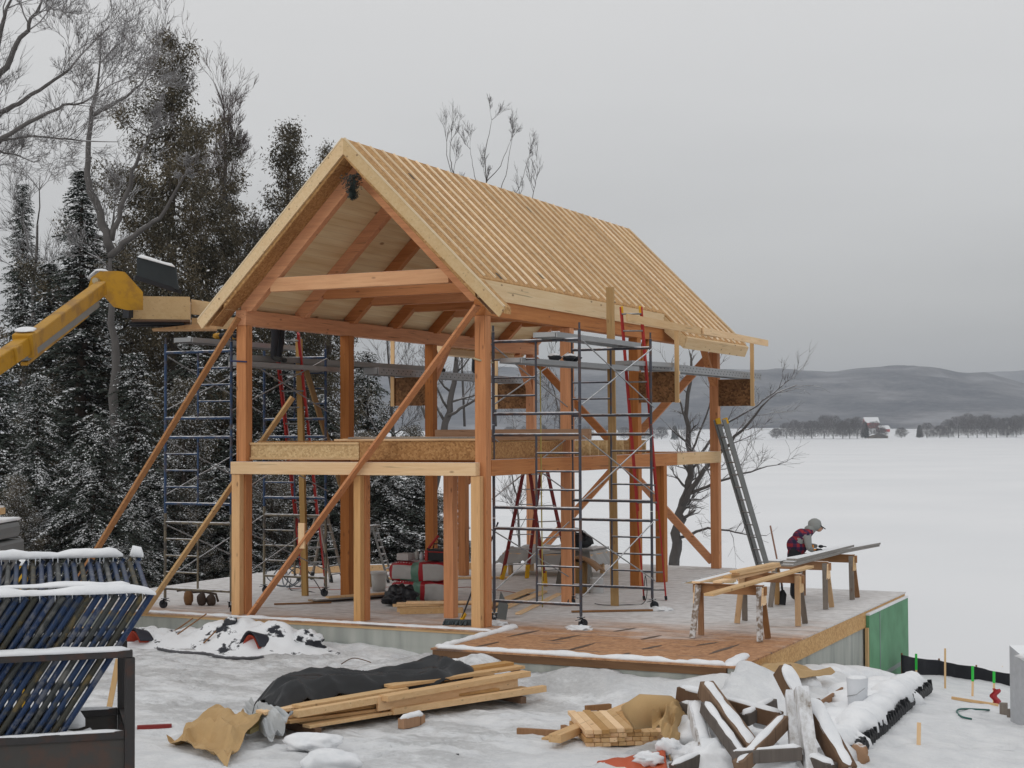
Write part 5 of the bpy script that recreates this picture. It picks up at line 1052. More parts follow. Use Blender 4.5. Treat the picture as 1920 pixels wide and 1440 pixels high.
# squared lumber stack seen end on
O2 = upz(1100, 1402, GZ); O2.z = GZ; sx = Vector((r2.x, r2.y, 0)).normalized(); sy = Vector((-sx.y, sx.x, 0)); sx = (sx*.97-sy*-.12).normalized(); sy = Vector((-sx.y, sx.x, 0))
t = thing('squared_lumber', 'stack of short squared boards with sawn ends facing the camera, lower right', 'lumber pile', O2)
for j in range(4):
    for i in range(10):
        if j == 3 and i > 6: continue
        a0 = rr.uniform(-.03, .03)-(.05 if j == 3 and i < 3 else 0); p = O2+sx*(.045+i*.091-(.02 if j % 2 else 0))+Vector((0, 0, .03+j*.05)); 
        mb = MB(); mb.beam(p+sy*a0, p+sy*(1.15+rr.uniform(-.1, .1)), .088, .046); mb.build('board', LM[rr.randrange(3)], t, bevel=.004)
board_pile('lumber_plank', 'long pale plank with a thinner one beneath, pointing from the snow to the paper roll', [(upz(1040, 1385, GZ+.12), upz(1200, 1318, GZ+.14), .15, .09), (upz(1024, 1388, GZ+.03), upz(1170, 1335, GZ+.04), .12, .05)], None, [LM[1]])
for i, (a, b_, l_) in enumerate((((970, 1372), (1070, 1378), 'thin dark board half buried in snow left of the long pale plank'), ((1098, 1330), (1145, 1326), 'small dark board half buried in snow behind the long pale plank'), ((965+90, 1366), (1110, 1385), 'snowy brown strip crossing under the long pale plank'))):
    stick(l_, upz(a[0], a[1], GZ+.02), upz(b_[0], b_[1], GZ+.02), .06, .09, brownleg, (0, 0, 1), 'scrap_board', 'board', 'scraps of board half buried in snow')
t = thing('orange_tarp', 'flat orange red plastic sheet under snow at the bottom edge, below the squared lumber', 'tarp', upz(1180, 1440, GZ))
mb = MB(); q = [upz(1118, 1432, GZ+.03), upz(1150, 1500, GZ+.03), upz(1260, 1480, GZ+.05), upz(1245, 1408, GZ+.12)]
mb.sheet(lambda u, v: tuple(q[0]*(1-u)*(1-v)+q[1]*u*(1-v)+q[2]*u*v+q[3]*(1-u)*v+Vector((0, 0, .06*math.sin(math.pi*min(1, u*3))+.03*noise.noise(Vector((u*5, v*5, 0)))))), 20, 20, .02); mb.build('sheet', plain('orange_red', (.50, .095, .035), .5, var=.15), t)
for i, (c, r_) in enumerate(((upz(1215, 1425, GZ+.12), (.16, .12, .08)), (upz(1255, 1400, GZ+.2), (.14, .10, .09)), (upz(1290, 1420, GZ+.10), (.22, .16, .14)))): mb = MB(); mb.blob(tuple(c), r_, .5, 2.6, 22, 14, None, i+3); mb.build('snow_lump', SNOW, t)
# brown posts thrown in a heap, all carrying snow
DW = [wood('debris_%d' % i, c1, c2, 2, knots=.3) for i, (c1, c2) in enumerate((((.17, .105, .062), (.11, .065, .04)), ((.21, .135, .08), (.13, .08, .05)), ((.15, .13, .115), (.09, .08, .072))))]
mcr, n, b = nodes_of('crusted_timber'); t_ = tex(n, 'ShaderNodeTexNoise', 7., vec=(1, 1, .5), Detail=6.0, Roughness=.7)
n.links.new(rampn(n, t_.outputs[0], [(.33, (.20, .15, .11)), (.42, (.50, .49, .48)), (.6, (.74, .75, .77))]).outputs[0], b.inputs['Base Color']); bump(n, b, t_.outputs[0], .8, .03); DW.append(mcr)
DG = 'snowy brown timbers in the tangled heap'
deb = [((1273, 1300, 17.3), (1463, 1350, 16.6), 0, .15, 'brown timber of the tangled heap lying almost level, snow along its top'),
       ((1322, 1290, 16.9), (1412, 1412, 15.9), 1, .17, 'wide snow covered timber slanting down right across the middle of the heap'),
       ((1322, 1325, 16.6), (1394, 1425, 15.7), 2, .12, 'grey timber slanting down right just below the wide snowy one'),
       ((1302, 1325, 16.9), (1324, 1412, 16.2), 3, .16, 'short upright timber crusted with snow at the left of the heap'),
       ((1470, 1352, 16.0), (1385, 1440, 15.3), 1, .13, 'brown timber slanting down left in the heap, snow on its upper face'),
       ((1262, 1445, 15.9), (1368, 1398, 16.4), 2, .12, 'low grey timber at the bottom left of the heap'),
       ((1466, 1255, 16.8), (1512, 1345, 16.4), 1, .16, 'brown timber with the highest end, sticking up out of the heap'),
       ((1484, 1298, 16.2), (1498, 1475, 15.6), 3, .135, 'snow crusted upright timber standing left of the similar one'),
       ((1502, 1290, 16.0), (1526, 1475, 15.5), 3, .14, 'snow crusted upright timber standing right of the similar one'),
       ((1520, 1322, 16.2), (1590, 1450, 15.4), 0, .17, 'brown timber slanting down right at the right side of the heap'),
       ((1376, 1420, 15.4), (1500, 1412, 15.6), 2, .12, 'low dark timber lying crosswise at the bottom of the heap'),
       ((1395, 1350, 16.6), (1450, 1320, 17.0), 2, .12, 'dark timber end in the hollow of the heap, under the level one'),
       ((1500, 1420, 15.8), (1560, 1448, 15.4), 2, .16, 'short grey block of timber at the bottom right of the heap'),
       ((1278, 1325, 17.2), (1330, 1338, 16.9), 2, .10, 'small dark timber end at the far left of the heap')]
for i, (a, b_, mi, s_, l_) in enumerate(deb):
    pa, pb = at(*a), at(*b_); t = thing('fallen_timber', l_, 'timber', pb, DG); mb = MB(); mb.beam(pa, pb, s_*.95, s_*1.08, (0, 0, 1)); mb.build('timber_body', DW[mi], t, bevel=.008)
    d = (pb-pa).normalized(); sd_ = d.cross(Vector((0, 0, 1))).normalized(); u_ = sd_.cross(d)
    if u_.z < 0: u_ = -u_
    steep = abs(d.z) > .8
    if steep: # crust on the face towards the open
        f_ = -fw; f_ = (f_-d*f_.dot(d)).normalized(); ridge_pts = [pa+f_*(s_*.43), pb+f_*(s_*.43)]
        mb = MB(); mb.sheet(lambda u, v: tuple(pa+(pb-pa)*u+d.cross(f_).normalized()*(v-.5)*s_*.86+f_*(s_*.455+.012*noise.noise(Vector((u*14, v*4, i))))), 40, 8, .004); mb.build('snow_crust', plain('crusty_snow', (.62, .62, .62), .85, var=.3, vscale=14), t)
    else: ridge('snow_cap', [pa+u_*s_*.49, pb+u_*s_*.49], s_*.80, .04, t, i*2+1)
for i, (c, r_, l_) in enumerate(((at(1340, 1425, 16.2), (.30, .25, .22), 'snow lump filling the gap under the slanting timbers'), (at(1420, 1395, 16.3), (.2, .2, .14), 'snow lump in the hollow in the middle of the heap'), (at(1440, 1350, 16.9), (.18, .18, .10), 'small snow lump under the level timber of the heap'), (at(1440, 1435, 15.8), (.3, .2, .14), 'snow lump at the bottom edge below the heap'), (at(1550, 1440, 16.0), (.25, .2, .16), 'snow lump at the bottom right of the heap'), (at(1310, 1385, 16.9), (.25, .3, .25), 'snow lump behind the short upright timber of the heap'))):
    mb = MB(); mb.blob(tuple(c), r_, .4, 2.2, 24, 14, None, i+5); tag(mb.build('snow_lump', SNOW), l_, 'snow', 'snow lumps in the tangled heap')
# ------------------------------------------------------------------ snow covered heap of tarps by the left wall
t = thing('tarp_heap', 'long heap of dark tarps buried in snow against the front foundation wall', 'tarp heap', (-4.3, -1.2, GZ))
hm, n, b = nodes_of('snowy_tarp'); tt = tex(n, 'ShaderNodeTexNoise', 2.3, vec=(1, 1, 1.8), Detail=5.0, Roughness=.65); g_ = n.nodes.new('ShaderNodeNewGeometry'); s_ = n.nodes.new('ShaderNodeSeparateXYZ'); n.links.new(g_.outputs['Normal'], s_.inputs[0])
k = math_(n, 'SUBTRACT', tt.outputs[0], math_(n, 'MULTIPLY', s_.outputs[2], .20)); n.links.new(rampn(n, k, [(.415, SNOWC), (.455, (.03, .032, .04))]).outputs[0], b.inputs['Base Color'])
def hz_(x, y):
    b0 = .50*math.exp(-((x+3.3)/.95)**2-((y+1.0)/.48)**2)+.42*math.exp(-((x+4.7)/1.0)**2-((y+1.0)/.55)**2)+.26*math.exp(-((x+5.9)/.6)**2-((y+1.25)/.4)**2)+.15*math.exp(-((x+3.4)/.6)**2-((y+1.5)/.3)**2)
    return b0*.82*(1+.35*noise.noise(Vector((x*2.2, y*2.2, 1)))+.18*noise.noise(Vector((x*6, y*6, 1))))
mb = MB(); mb.grid(lambda u, v: (lambda x, y: (x, y, ground_z(x, y)-.06+hz_(x, y)))(-6.9+5.2*u, -2.1+1.6*v), 110, 50); mb.build('snowy_cover', hm, t)
for (cx_, cy_, s0, l_) in ((-3.35, -1.62, .30, None), (-5.6, -1.72, .26, None)):
    z0 = ground_z(cx_, cy_)+.05
    pts = []
    mb = MB(); mb.sheet(lambda u, v: (cx_+(u-.5)*s0*1.3+.1*v, cy_+v*s0*.9-.02, z0+s0*1.1*math.sin(math.pi*(.1+.8*u))*(1-.25*v)), 18, 8, .02); mb.build('tarp_fold', plain('navy_tarp', (.04, .042, .055), .5), t)
    mb = MB(); mb.sheet(lambda u, v: (cx_+(u-.5)*s0*1.05+.1*v, cy_+v*s0*.9+.0, z0-.025+s0*.95*math.sin(math.pi*(.1+.8*u))*(1-.25*v)), 18, 8, .015); mb.build('tarp_lining', plain('red_tarp', (.45, .06, .03), .5), t)
for (a, b_) in (((-4.9, -1.45, .22), (-4.65, -1.0, .52)), ((-5.2, -1.2, .2), (-5.0, -.9, .42)), ((-4.3, -1.55, .12), (-4.2, -1.35, .3))):
    mb = MB(); mb.tube(Vector(a)+Vector((0, 0, GZ)), Vector(b_)+Vector((0, 0, GZ)), .012, 6); mb.build('rod', brownleg, t)
mb = MB(); mb.blob((-2.62, -1.05, GZ+.16), (.26, .2, .2), .6, 2.4, 26, 16, None, 4); mb.build('tarp_bundle', hm, t)
mb = MB(); mb.blob((-4.05, -1.15, GZ+.42), (.12, .09, .10), .4, 2.4, 20, 12, None, 9); mb.build('tarp_bundle', plain('dark_bundle', (.035, .037, .045), .5, snow=.5), t)
cord('grey hose lying half buried in snow in front of the tarp heap', [(-4.9, -1.95, GZ+.06), (-4.4, -2.1, GZ+.05), (-3.9, -2.0, GZ+.04), (-3.5, -2.25, GZ+.05), (-3.2, -2.25, GZ+.04), (-2.9, -1.9, GZ+.02)], plain('hose_dark', (.12, .12, .13), .6, snow=.6), .035, 'hose', 'hose')
stick('orange brown board lying in snow at the left end of the foundation wall', (-7.4, -1.1, -.30), (-6.0, -.9, -.30), .12, .12, pale[0], (0, 0, 1), 'scrap_board', 'board')
stick('red strip half buried in snow right of the steel rack', upz(257, 1366, GZ+.01), upz(322, 1363, GZ+.01), .07, .07, REDD, (0, 0, 1), 'red_strip', 'strip')
cord('bare twig lying on the icy snow behind the black tarp', [upz(640, 1245, GZ+.03), upz(662, 1234, GZ+.08), upz(690, 1240, GZ+.05), upz(700, 1246, GZ+.01)], DKWOOD, .008, 'twig', 'twig')
for i, (x, y, l_) in enumerate(((1095+20, 1258+8, 'small dark scrap on the snow before the deck edge'), (833, 1250, 'dark scrap on the snow just behind the black tarp'), (845, 1415, 'tiny blue scrap on the snow in front of the lumber pile'), (1232, 1270, 'small black scrap on the snow right of centre'))):
    c = upz(x, y, GZ+.02); mb = MB(); mb.beam(c, c+RG*.09, .05, .015); tag(mb.build('scrap', BLK, bevel=.003), l_, 'scrap')
t = thing('front_step_plank', 'dark snow capped planks at the corner where deck and front wall meet', 'planks', (.4, -2.8, -.2))
for k in range(3): mb = MB(); mb.beam((.42-.12*k, -2.72-.1*k, -.16-.07*k), (1.9-.3*k, -2.72-.1*k, -.20-.07*k), .12, .05); mb.build('plank', DKWOOD, t, bevel=.004)
ridge('snow_cap', [(.42, -2.72, -.135), (1.6, -2.72, -.17)], .13, .05, t, 31)
def upg(px, py, dz=0):
    d = fw+r2*((px-960)/2951.3)-u2*((py-720)/2951.3); t_ = 14.
    while t_ < 60:
        p = CAM+d*t_
        if p.z < ground_d(p.x, p.y)+dz: return p
        t_ += .03
    return p
# ------------------------------------------------------------------ right side: silt fence, stakes, pipe, bucket
t = thing('silt_fence', 'low black fabric silt fence on the snow beyond the green wall corner', 'fence', (6, 8, -1.5)); fpts = [upg(x_, y_)+Vector((0, 0, h_)) for x_, y_, h_ in ((1690, 1262, .33), (1760, 1268, .30), (1830, 1277, .27), (1900, 1286, .22), (1985, 1297, .22))]
fab = plain('black_fabric', (.02, .021, .026), .7, var=.3)
def ff(u, v):
    k = min(3, int(u*4)); t_ = u*4-k; p = fpts[k].lerp(fpts[k+1], t_); gz_ = ground_z(p.x, p.y)-.1; return (p.x+.02*math.sin(u*60), p.y+.05*v, p.z+(gz_-p.z)*v-.02*math.sin(t_*math.pi)*(1-v))
mb = MB(); mb.sheet(ff, 60, 6, .02); mb.build('fabric', fab, t)
for p in fpts: mb = MB(); mb.beam((p.x, p.y+.06, ground_z(p.x, p.y)-.1), (p.x, p.y+.06, p.z+.02), .03, .03, (0, 1, 0)); mb.build('stake', brownleg, t)
GREEN = plain('green_paint', (.03, .48, .06), .5, var=.05)
GS = 'survey stakes standing in the snow'
for i, (x, y0, y1, gf, l_) in enumerate(((1717, 1226, 1266, .75, 'bright green topped stake nearest the green wall corner'), (1772, 1216, 1291, 0, 'tall plain wooden stake in front of the silt fence'), (1823, 1249, 1306, .5, 'green topped stake in the middle of the silt fence'), (1863, 1259, 1316, .38, 'green topped stake at the right, with a red ribbon by its foot'), (1722, 1355, 1394, 0, 'short thick plain stake alone in the snow, lower right'), (1648, 1205, 1246, 0, 'wooden stake in front of the green sheathing'), (1879, 1249, 1262, 0, 'tip of a small stake behind the silt fence'))):
    a = upg(x, y1); h = (y1-y0)/2951.3*((a-CAM).dot(fw)); t = thing('survey_stake', l_, 'stake', a, GS); w_ = .045 if i == 4 else .032
    mb = MB(); mb.beam(a-Vector((0, 0, .1)), a+Vector((.01, 0, h*(1-gf))), w_, .02, (0, 1, 0)); mb.build('shaft', pale[2], t)
    if gf: mb = MB(); mb.beam(a+Vector((.01, 0, h*(1-gf))), a+Vector((.012, 0, h)), w_+.006, .024, (0, 1, 0)); mb.build('painted_top', GREEN, t)
p = upg(1866, 1320); mb = MB(); mb.sheet(lambda u, v: (p.x+.10*(v-.5)+.03*math.sin(u*9), p.y+.04*math.sin(v*7), p.z+.22*u), 10, 6, .006); tag(mb.build('red_ribbon', plain('ribbon_red', (.45, .05, .06), .6)), 'red ribbon at the foot of the right green topped stake', 'ribbon')
stick('pale lath lying on the snow at the lower right', upg(1784, 1311)+Vector((0, 0, .02)), upg(1872, 1325)+Vector((0, 0, .02)), .03, .04, pale[0], (0, 0, 1), 'lath', 'stick')
t = thing('wood_block', 'small grey wooden block by the right picture edge at the end of the lath', 'block', upg(1882, 1340)); c_ = upg(1882, 1340)
mb = MB(); mb.beam(c_, c_+Vector((0, 0, .16)), .10, .06, (0, 1, 0)); mb.build('block_body', greyleg, t); mb = MB(); c_ = upg(1892, 1345); mb.beam(c_, c_+Vector((0, 0, .11)), .05, .05, (0, 1, 0)); mb.build('peg', greyleg, t)
cord('green hose end curling out of the snow at the lower right', [upg(x_, y_)+Vector((0, 0, .02)) for x_, y_ in ((1855, 1334), (1808, 1332), (1794, 1336), (1802, 1346), (1822, 1351))], plain('hose_green', (.03, .13, .11), .5), .013, 'hose', 'hose')
t = thing('wall_panel_stack', 'grey foam wall panel with brown edges standing at the right picture edge', 'panel stack', upg(1905, 1370)); c_ = upg(1894, 1352)
px_ = RG*.9+FG*.0; h_ = .92
e_ = Vector((RG.x, RG.y, 0)); f_ = Vector((FG.x, FG.y, 0)); a0 = c_-Vector((0, 0, .15)); a1 = a0+e_*.14-f_*.9
mb = MB(); mb.prism([a0, a1, a1+Vector((0, 0, h_-.02)), a0+Vector((0, 0, h_+.22))], e_*.9); mb.build('foam_panel', plain('foam_grey', (.50, .515, .54), .7, var=.45, vscale=9, snow=.6), t, bevel=.01)
for k, (z0, z1) in enumerate(((.05, .42), (.55, .85))): mb = MB(); q = a1-f_*.012; mb.prism([q+Vector((0, 0, z0)), q+e_*.9+Vector((0, 0, z0)), q+e_*.9+Vector((0, 0, z1)), q+Vector((0, 0, z1))], f_*.01); mb.build('edge_board', wood('edge_brown', (.50, .30, .12), (.36, .2, .08), 0), t)
mb = MB(); mb.blob(tuple(a0+e_*.5-f_*.4+Vector((0, 0, h_+.12))), (.5, .5, .10), .3, 2, 24, 12, -.05, 3); mb.build('snow_cap', SNOW, t)
t = thing('bucket', 'white plastic bucket half sunk in snow at the right behind the heap', 'bucket', upz(1608, 1332, -.75)); c_ = upg(1608, 1334)-Vector((0, 0, .02))
BW = plain('bucket_pale', (.60, .62, .65), .5, var=.06)
mb = MB(); c_ = c_+Vector((0, 0, .06)); mb.path([c_, c_+Vector((0, 0, .38))], [.115, .135], 24); mb.build('body', BW, t); mb = MB(); mb.blob(tuple(c_+Vector((0, 0, .38))), (.125, .125, .03), .2, 2, 20, 8, -.01); mb.build('snow_fill', SNOW, t)
pts = [c_-RG*.14-FG*.05+Vector((0, 0, .16)), c_-RG*.05-FG*.17+Vector((0, 0, .20)), c_+RG*.06-FG*.16+Vector((0, 0, .28))]; mb = MB(); mb.path(pts, .004, 4); mb.build('handle', ALUD, t)
t = thing('snowy_pipe_bundle', 'long low bundle of black corrugated pipe under a thick blanket of snow, lower right', 'pipe bundle', (6.1, 1, -1))
pp = [upg(1590, 1418)+Vector((0, 0, .10)), upg(1640, 1375)+Vector((0, 0, .12)), upg(1690, 1334)+Vector((0, 0, .16)), upg(1734, 1300)+Vector((0, 0, .16))]
prnd = random.Random(3)
for k in range(3):
    mb = MB(); pts = []; rad = []
    for i in range(140):
        u_ = i/139*3; j = min(2, int(u_)); q = pp[j].lerp(pp[j+1], u_-j); pts.append(q+RG*(.03-.16*k)+Vector((0, 0, .02+.05*(k == 1)-.10))); rad.append(.085+.014*math.sin(i*1.57))
    mb.path(pts, rad, 12); mb.build('pipe', BLK, t)
ridge('snow_blanket', [p-RG*.17+Vector((0, 0, -.04)) for p in pp], .42, .21, t, 40); ridge('snow_blanket', [p-RG*.50+Vector((0, 0, -.16)) for p in pp], 1.0, .24, t, 47)
for i in range(34):
    u_ = i/33*2.98; j = min(2, int(u_)); q = pp[j].lerp(pp[j+1], u_-j)+RG*.075+Vector((0, 0, prnd.uniform(.0, .05))); mb = MB(); mb.beam(q, q+RG*.02-Vector((0, 0, prnd.uniform(.06, .15))), .06, .02); mb.build('torn_flap', BLK, t)

for i, (a, b_, l_) in enumerate((((1535, 1328), (1588, 1300), 'snowy brown board end poking out between heap and bucket'),)): stick(l_, upg(*a)+Vector((0, 0, .03)), upg(*b_)+Vector((0, 0, .08)), .03, .09, brownleg, (0, 0, 1), 'scrap_board', 'board')
for i, (x, y, l_) in enumerate(((1588, 1405, 'small brown wood chunk with snow right of the heap, smaller one'), (1612, 1425, 'rough orange wood chunk with snow right of the heap, larger one'))):
    c = upg(x, y)+Vector((0, 0, .05)); mb = MB(); mb.blob(tuple(c), (.07+.04*i, .06, .10+.03*i), .5, 2.2, 14, 10, None, i); tag(mb.build('wood_chunk', plain('chunk', (.45, .27, .16), .7, snow=.3)), l_, 'wood chunk')
ridge('snow_drift', [(5.25, -1.6, ground_z(5.25, -1.6)), (5.3, 1, ground_z(5.3, 1)), (5.3, 3, ground_z(5.3, 3)), (5.3, 4.3, ground_z(5.3, 4.3))], .7, .22, None, 50).name = 'snow_drift'; tag(bpy.data.objects['snow_drift'], 'low snow drift along the foot of the right foundation wall', 'snow drift')
# ------------------------------------------------------------------ trees
def quads_obj(name, groups, mats, parent):
    """groups: list of (Nx4x3 arrays, material index)"""
    V = np.concatenate([g_[0].reshape(-1, 3) for g_ in groups]); nq = len(V)//4
    me = bpy.data.meshes.new(name); me.vertices.add(len(V)); me.vertices.foreach_set('co', V.astype(np.float32).ravel())
    me.loops.add(nq*4); me.loops.foreach_set('vertex_index', np.arange(nq*4, dtype=np.int32))
    me.polygons.add(nq); me.polygons.foreach_set('loop_start', np.arange(0, nq*4, 4, dtype=np.int32)); me.polygons.foreach_set('loop_total', np.full(nq, 4, np.int32))
    for m_ in mats: me.materials.append(m_)
    me.polygons.foreach_set('material_index', np.concatenate([np.full(len(g_[0]), g_[1], np.int32) for g_ in groups])); me.update(calc_edges=True)
    o = bpy.data.objects.new(name, me); C.objects.link(o); o.parent = parent; return o
def kites(P_, D_, Wv):
    """thin leaf shapes: base P, direction*length D, half width vector W"""
    return np.stack([P_, P_+D_*.45+Wv, P_+D_, P_+D_*.45-Wv], 1)
def unit(a): return a/np.maximum(np.linalg.norm(a, axis=-1, keepdims=True), 1e-9)
BARK = plain('bark', (.075, .062, .055), .9, var=.35, vscale=9, snow=.25); BARKG = plain('bark_grey', (.13, .122, .118), .9, var=.35, vscale=7, snow=.45); BARKB = plain('bark_brown', (.08, .06, .05), .9, var=.3, vscale=9)
TWIG = plain('frosted_twig', (.23, .22, .22), .9, var=.2, snow=.55); TWIGD = plain('dark_twig', (.11, .10, .10), .9, var=.2)
def foliage(name, c1, c2):
    m, n, b = nodes_of(name); b.inputs['Roughness'].default_value = .8
    t_ = tex(n, 'ShaderNodeTexNoise', 1.1, Detail=4.0); n.links.new(rampn(n, t_.outputs[0], [(.35, c1), (.65, c2)]).outputs[0], b.inputs['Base Color']); return m
NEED = foliage('spruce_needles', (.030, .040, .033), (.068, .082, .068)); CEDN = foliage('cedar_foliage', (.055, .050, .034), (.125, .102, .065)); GREYN = foliage('frosted_needles', (.06, .065, .06), (.13, .13, .12))
SNOWT = snowmat('snow_on_branches', bumps=.0)
def trunk_obj(t, Ht, r0, mat, lean=(0, 0), name='trunk', seed=0):
    mb = MB(); pts = []; rs = []
    for i in range(15):
        u_ = i/14; pts.append((lean[0]*u_+.05*noise.noise(Vector((u_*4, seed, 0)))*Ht*.1, lean[1]*u_+.05*noise.noise(Vector((seed, u_*4, 3)))*Ht*.1, -.4+u_*(Ht+.4))); rs.append(r0*(1-u_)**.9+.012)
    mb.path(pts, rs, 9); o = mb.build(name, mat); o.parent = t; return o, pts
def spruce(Ht, Rb, seed, snowy=.5, z0=.06, dens=1.0, droop=.45, pw=.85, need=None):
    rg = np.random.RandomState(seed); t = bpy.data.objects.new('spruce_tree', None); C.objects.link(t); t.location = (0, 0, 0)
    trunk_obj(t, Ht*.985, .018*Ht, BARKB, seed=seed)
    K = []; SN = []; BR = MB(); z = Ht*z0; 
    while z < Ht*.985:
        f_ = 1-z/Ht; n_ = int((5 if f_ > .15 else 4)*dens+rg.rand()*1.5); az0 = rg.rand()*6.28
        for k in range(n_):
            L = Rb*(f_**pw)*rg.uniform(.45, 1.15)+.12; zj = rg.uniform(-.16, .16)*(.3+f_); az = az0+k*6.283/n_+rg.uniform(-.35, .35); dx, dy = math.cos(az), math.sin(az)
            ns = max(3, int(L/.15)); tt = (np.arange(ns)+.5)/ns
            base = np.stack([dx*L*tt, dy*L*tt, z+zj+L*(rg.uniform(.1, .32)*tt-droop*rg.uniform(.7, 1.25)*tt**1.7)], 1)
            if L > .5: BR.path([(0, 0, z+zj), tuple(base[ns//2]), tuple(base[-1])], [.018+.008*L, .012+.004*L, .004], 4)
            dirb_ = unit(np.array([dx, dy, .15-droop*1.0])); side = np.array([-dy, dx, 0])
            for sg in (-1, 1, 0):
                m_ = ns; ln = (.20+.42*L/(L+1.2))*(1.05-.55*tt)*rg.uniform(.7, 1.2, m_) if sg else np.full(m_, .18)*rg.uniform(.6, 1.2, m_)
                d_ = unit(np.array([dx, dy, 0])*rg.uniform(.5, 1.0, (m_, 1))+side*sg*rg.uniform(.6, 1.0, (m_, 1))+np.array([0, 0, 1])*rg.uniform(-.75, .0, (m_, 1)))
                # each spray: stem blade and side blades
                for q in range(5):
                    s0 = q*.22; b_ = base+d_*(ln*s0)[:, None]
                    dd = d_ if q == 4 else unit(d_+unit(np.cross(d_, [0, 0, 1.]))*(1 if q % 2 else -1)*rg.uniform(.5, 1.1, (m_, 1))+np.array([0, 0, -1])*rg.uniform(0, .5, (m_, 1)))
                    l2 = ln*(.5-.06*q)*rg.uniform(.7, 1.3, m_); wv = unit(np.cross(dd, [0, 0, 1.])+rg.normal(0, .35, (m_, 3)))*(l2*.22+.010)[:, None]
                    kk = kites(b_, dd*l2[:, None], wv); K.append(kk)
                    cl = np.sin(b_[:, 0]*2.3+seed)*np.sin(b_[:, 1]*2.6+seed)+np.sin(b_[:, 2]*3.1+az); sel = rg.rand(m_) < snowy*(.35+.9*tt)*np.clip(.75+.75*cl, 0, 1.5)*(.75+.5*(q < 3)); 
                    if sel.any():
                        s_ = kk[sel].copy(); c_ = s_.mean(1, keepdims=True); s_ = c_+(s_-c_)*rg.uniform(.6, 1.0, (len(s_), 1, 1)); s_[:, :, 2] += .013; SN.append(s_)
        z += max(.13, .34*f_+.10)/dens**.3
    fo = quads_obj('foliage', [(np.concatenate(K), 0), (np.concatenate(SN), 1)], [need or NEED, SNOWT], t)
    b_ = BR.build('branches', BARKB); b_.parent = t
    return t
def cedar(Ht, Rb, seed, z0=.12, dens=1.0, snowy=.06, need=None, pw=.8):
    rg = np.random.RandomState(seed); t = bpy.data.objects.new('cedar_tree', None); C.objects.link(t)
    trunk_obj(t, Ht*.98, .017*Ht, BARK, seed=seed); K = []; SN = []; BR = MB(); z = Ht*z0
    while z < Ht*.985:
        f_ = 1-z/Ht
        for k in range(2 if rg.rand() < .6*dens else 1):
            L = Rb*(min(1, f_*1.25)**pw)*rg.uniform(.45, 1.15)+.15; az = rg.rand()*6.283; dx, dy = math.cos(az), math.sin(az)
            rise = rg.uniform(-.1, .35); pts = [np.array([dx*L*u_, dy*L*u_, z+L*(rise*u_-.25*math.sin(u_*3.1)+.15*u_*u_)]) for u_ in (0, .35, .7, 1)]
            BR.path([tuple(p) for p in pts], [.014+.014*L, .012+.009*L, .014, .006], 5)
            nc = max(2, int(L*4.2*dens))
            for c_ in range(nc):
                u_ = rg.uniform(.25, 1.05); i0 = min(2, int(u_*3)); cp = pts[i0]+(pts[min(3, i0+1)]-pts[i0])*(u_*3-i0)+rg.normal(0, .12, 3)*[1, 1, .8]
                r_ = rg.uniform(.12, .30); m_ = int(100*dens*(r_/.22)**2)
                p = cp+rg.normal(0, 1, (m_, 3))*r_*np.array([.62, .62, .62])
                d_ = unit(rg.normal(0, .7, (m_, 3))+np.array([dx*.3, dy*.3, -.5])); l2 = rg.uniform(.045, .13, m_); wv = unit(np.cross(d_, rg.normal(0, 1, (m_, 3))))*(l2*.17)[:, None]
                kk = kites(p, d_*l2[:, None], wv); K.append(kk); sel = rg.rand(m_) < snowy
                if sel.any(): s_ = kk[sel].copy(); s_[:, :, 2] += .012; SN.append(s_)
        z += (.10+.07*rg.rand())*(1+.3*f_)
    fo = quads_obj('foliage', [(np.concatenate(K), 0)]+([(np.concatenate(SN), 1)] if SN else []), [need or CEDN, SNOWT], t)
    b_ = BR.build('branches', BARK); b_.parent = t; return t
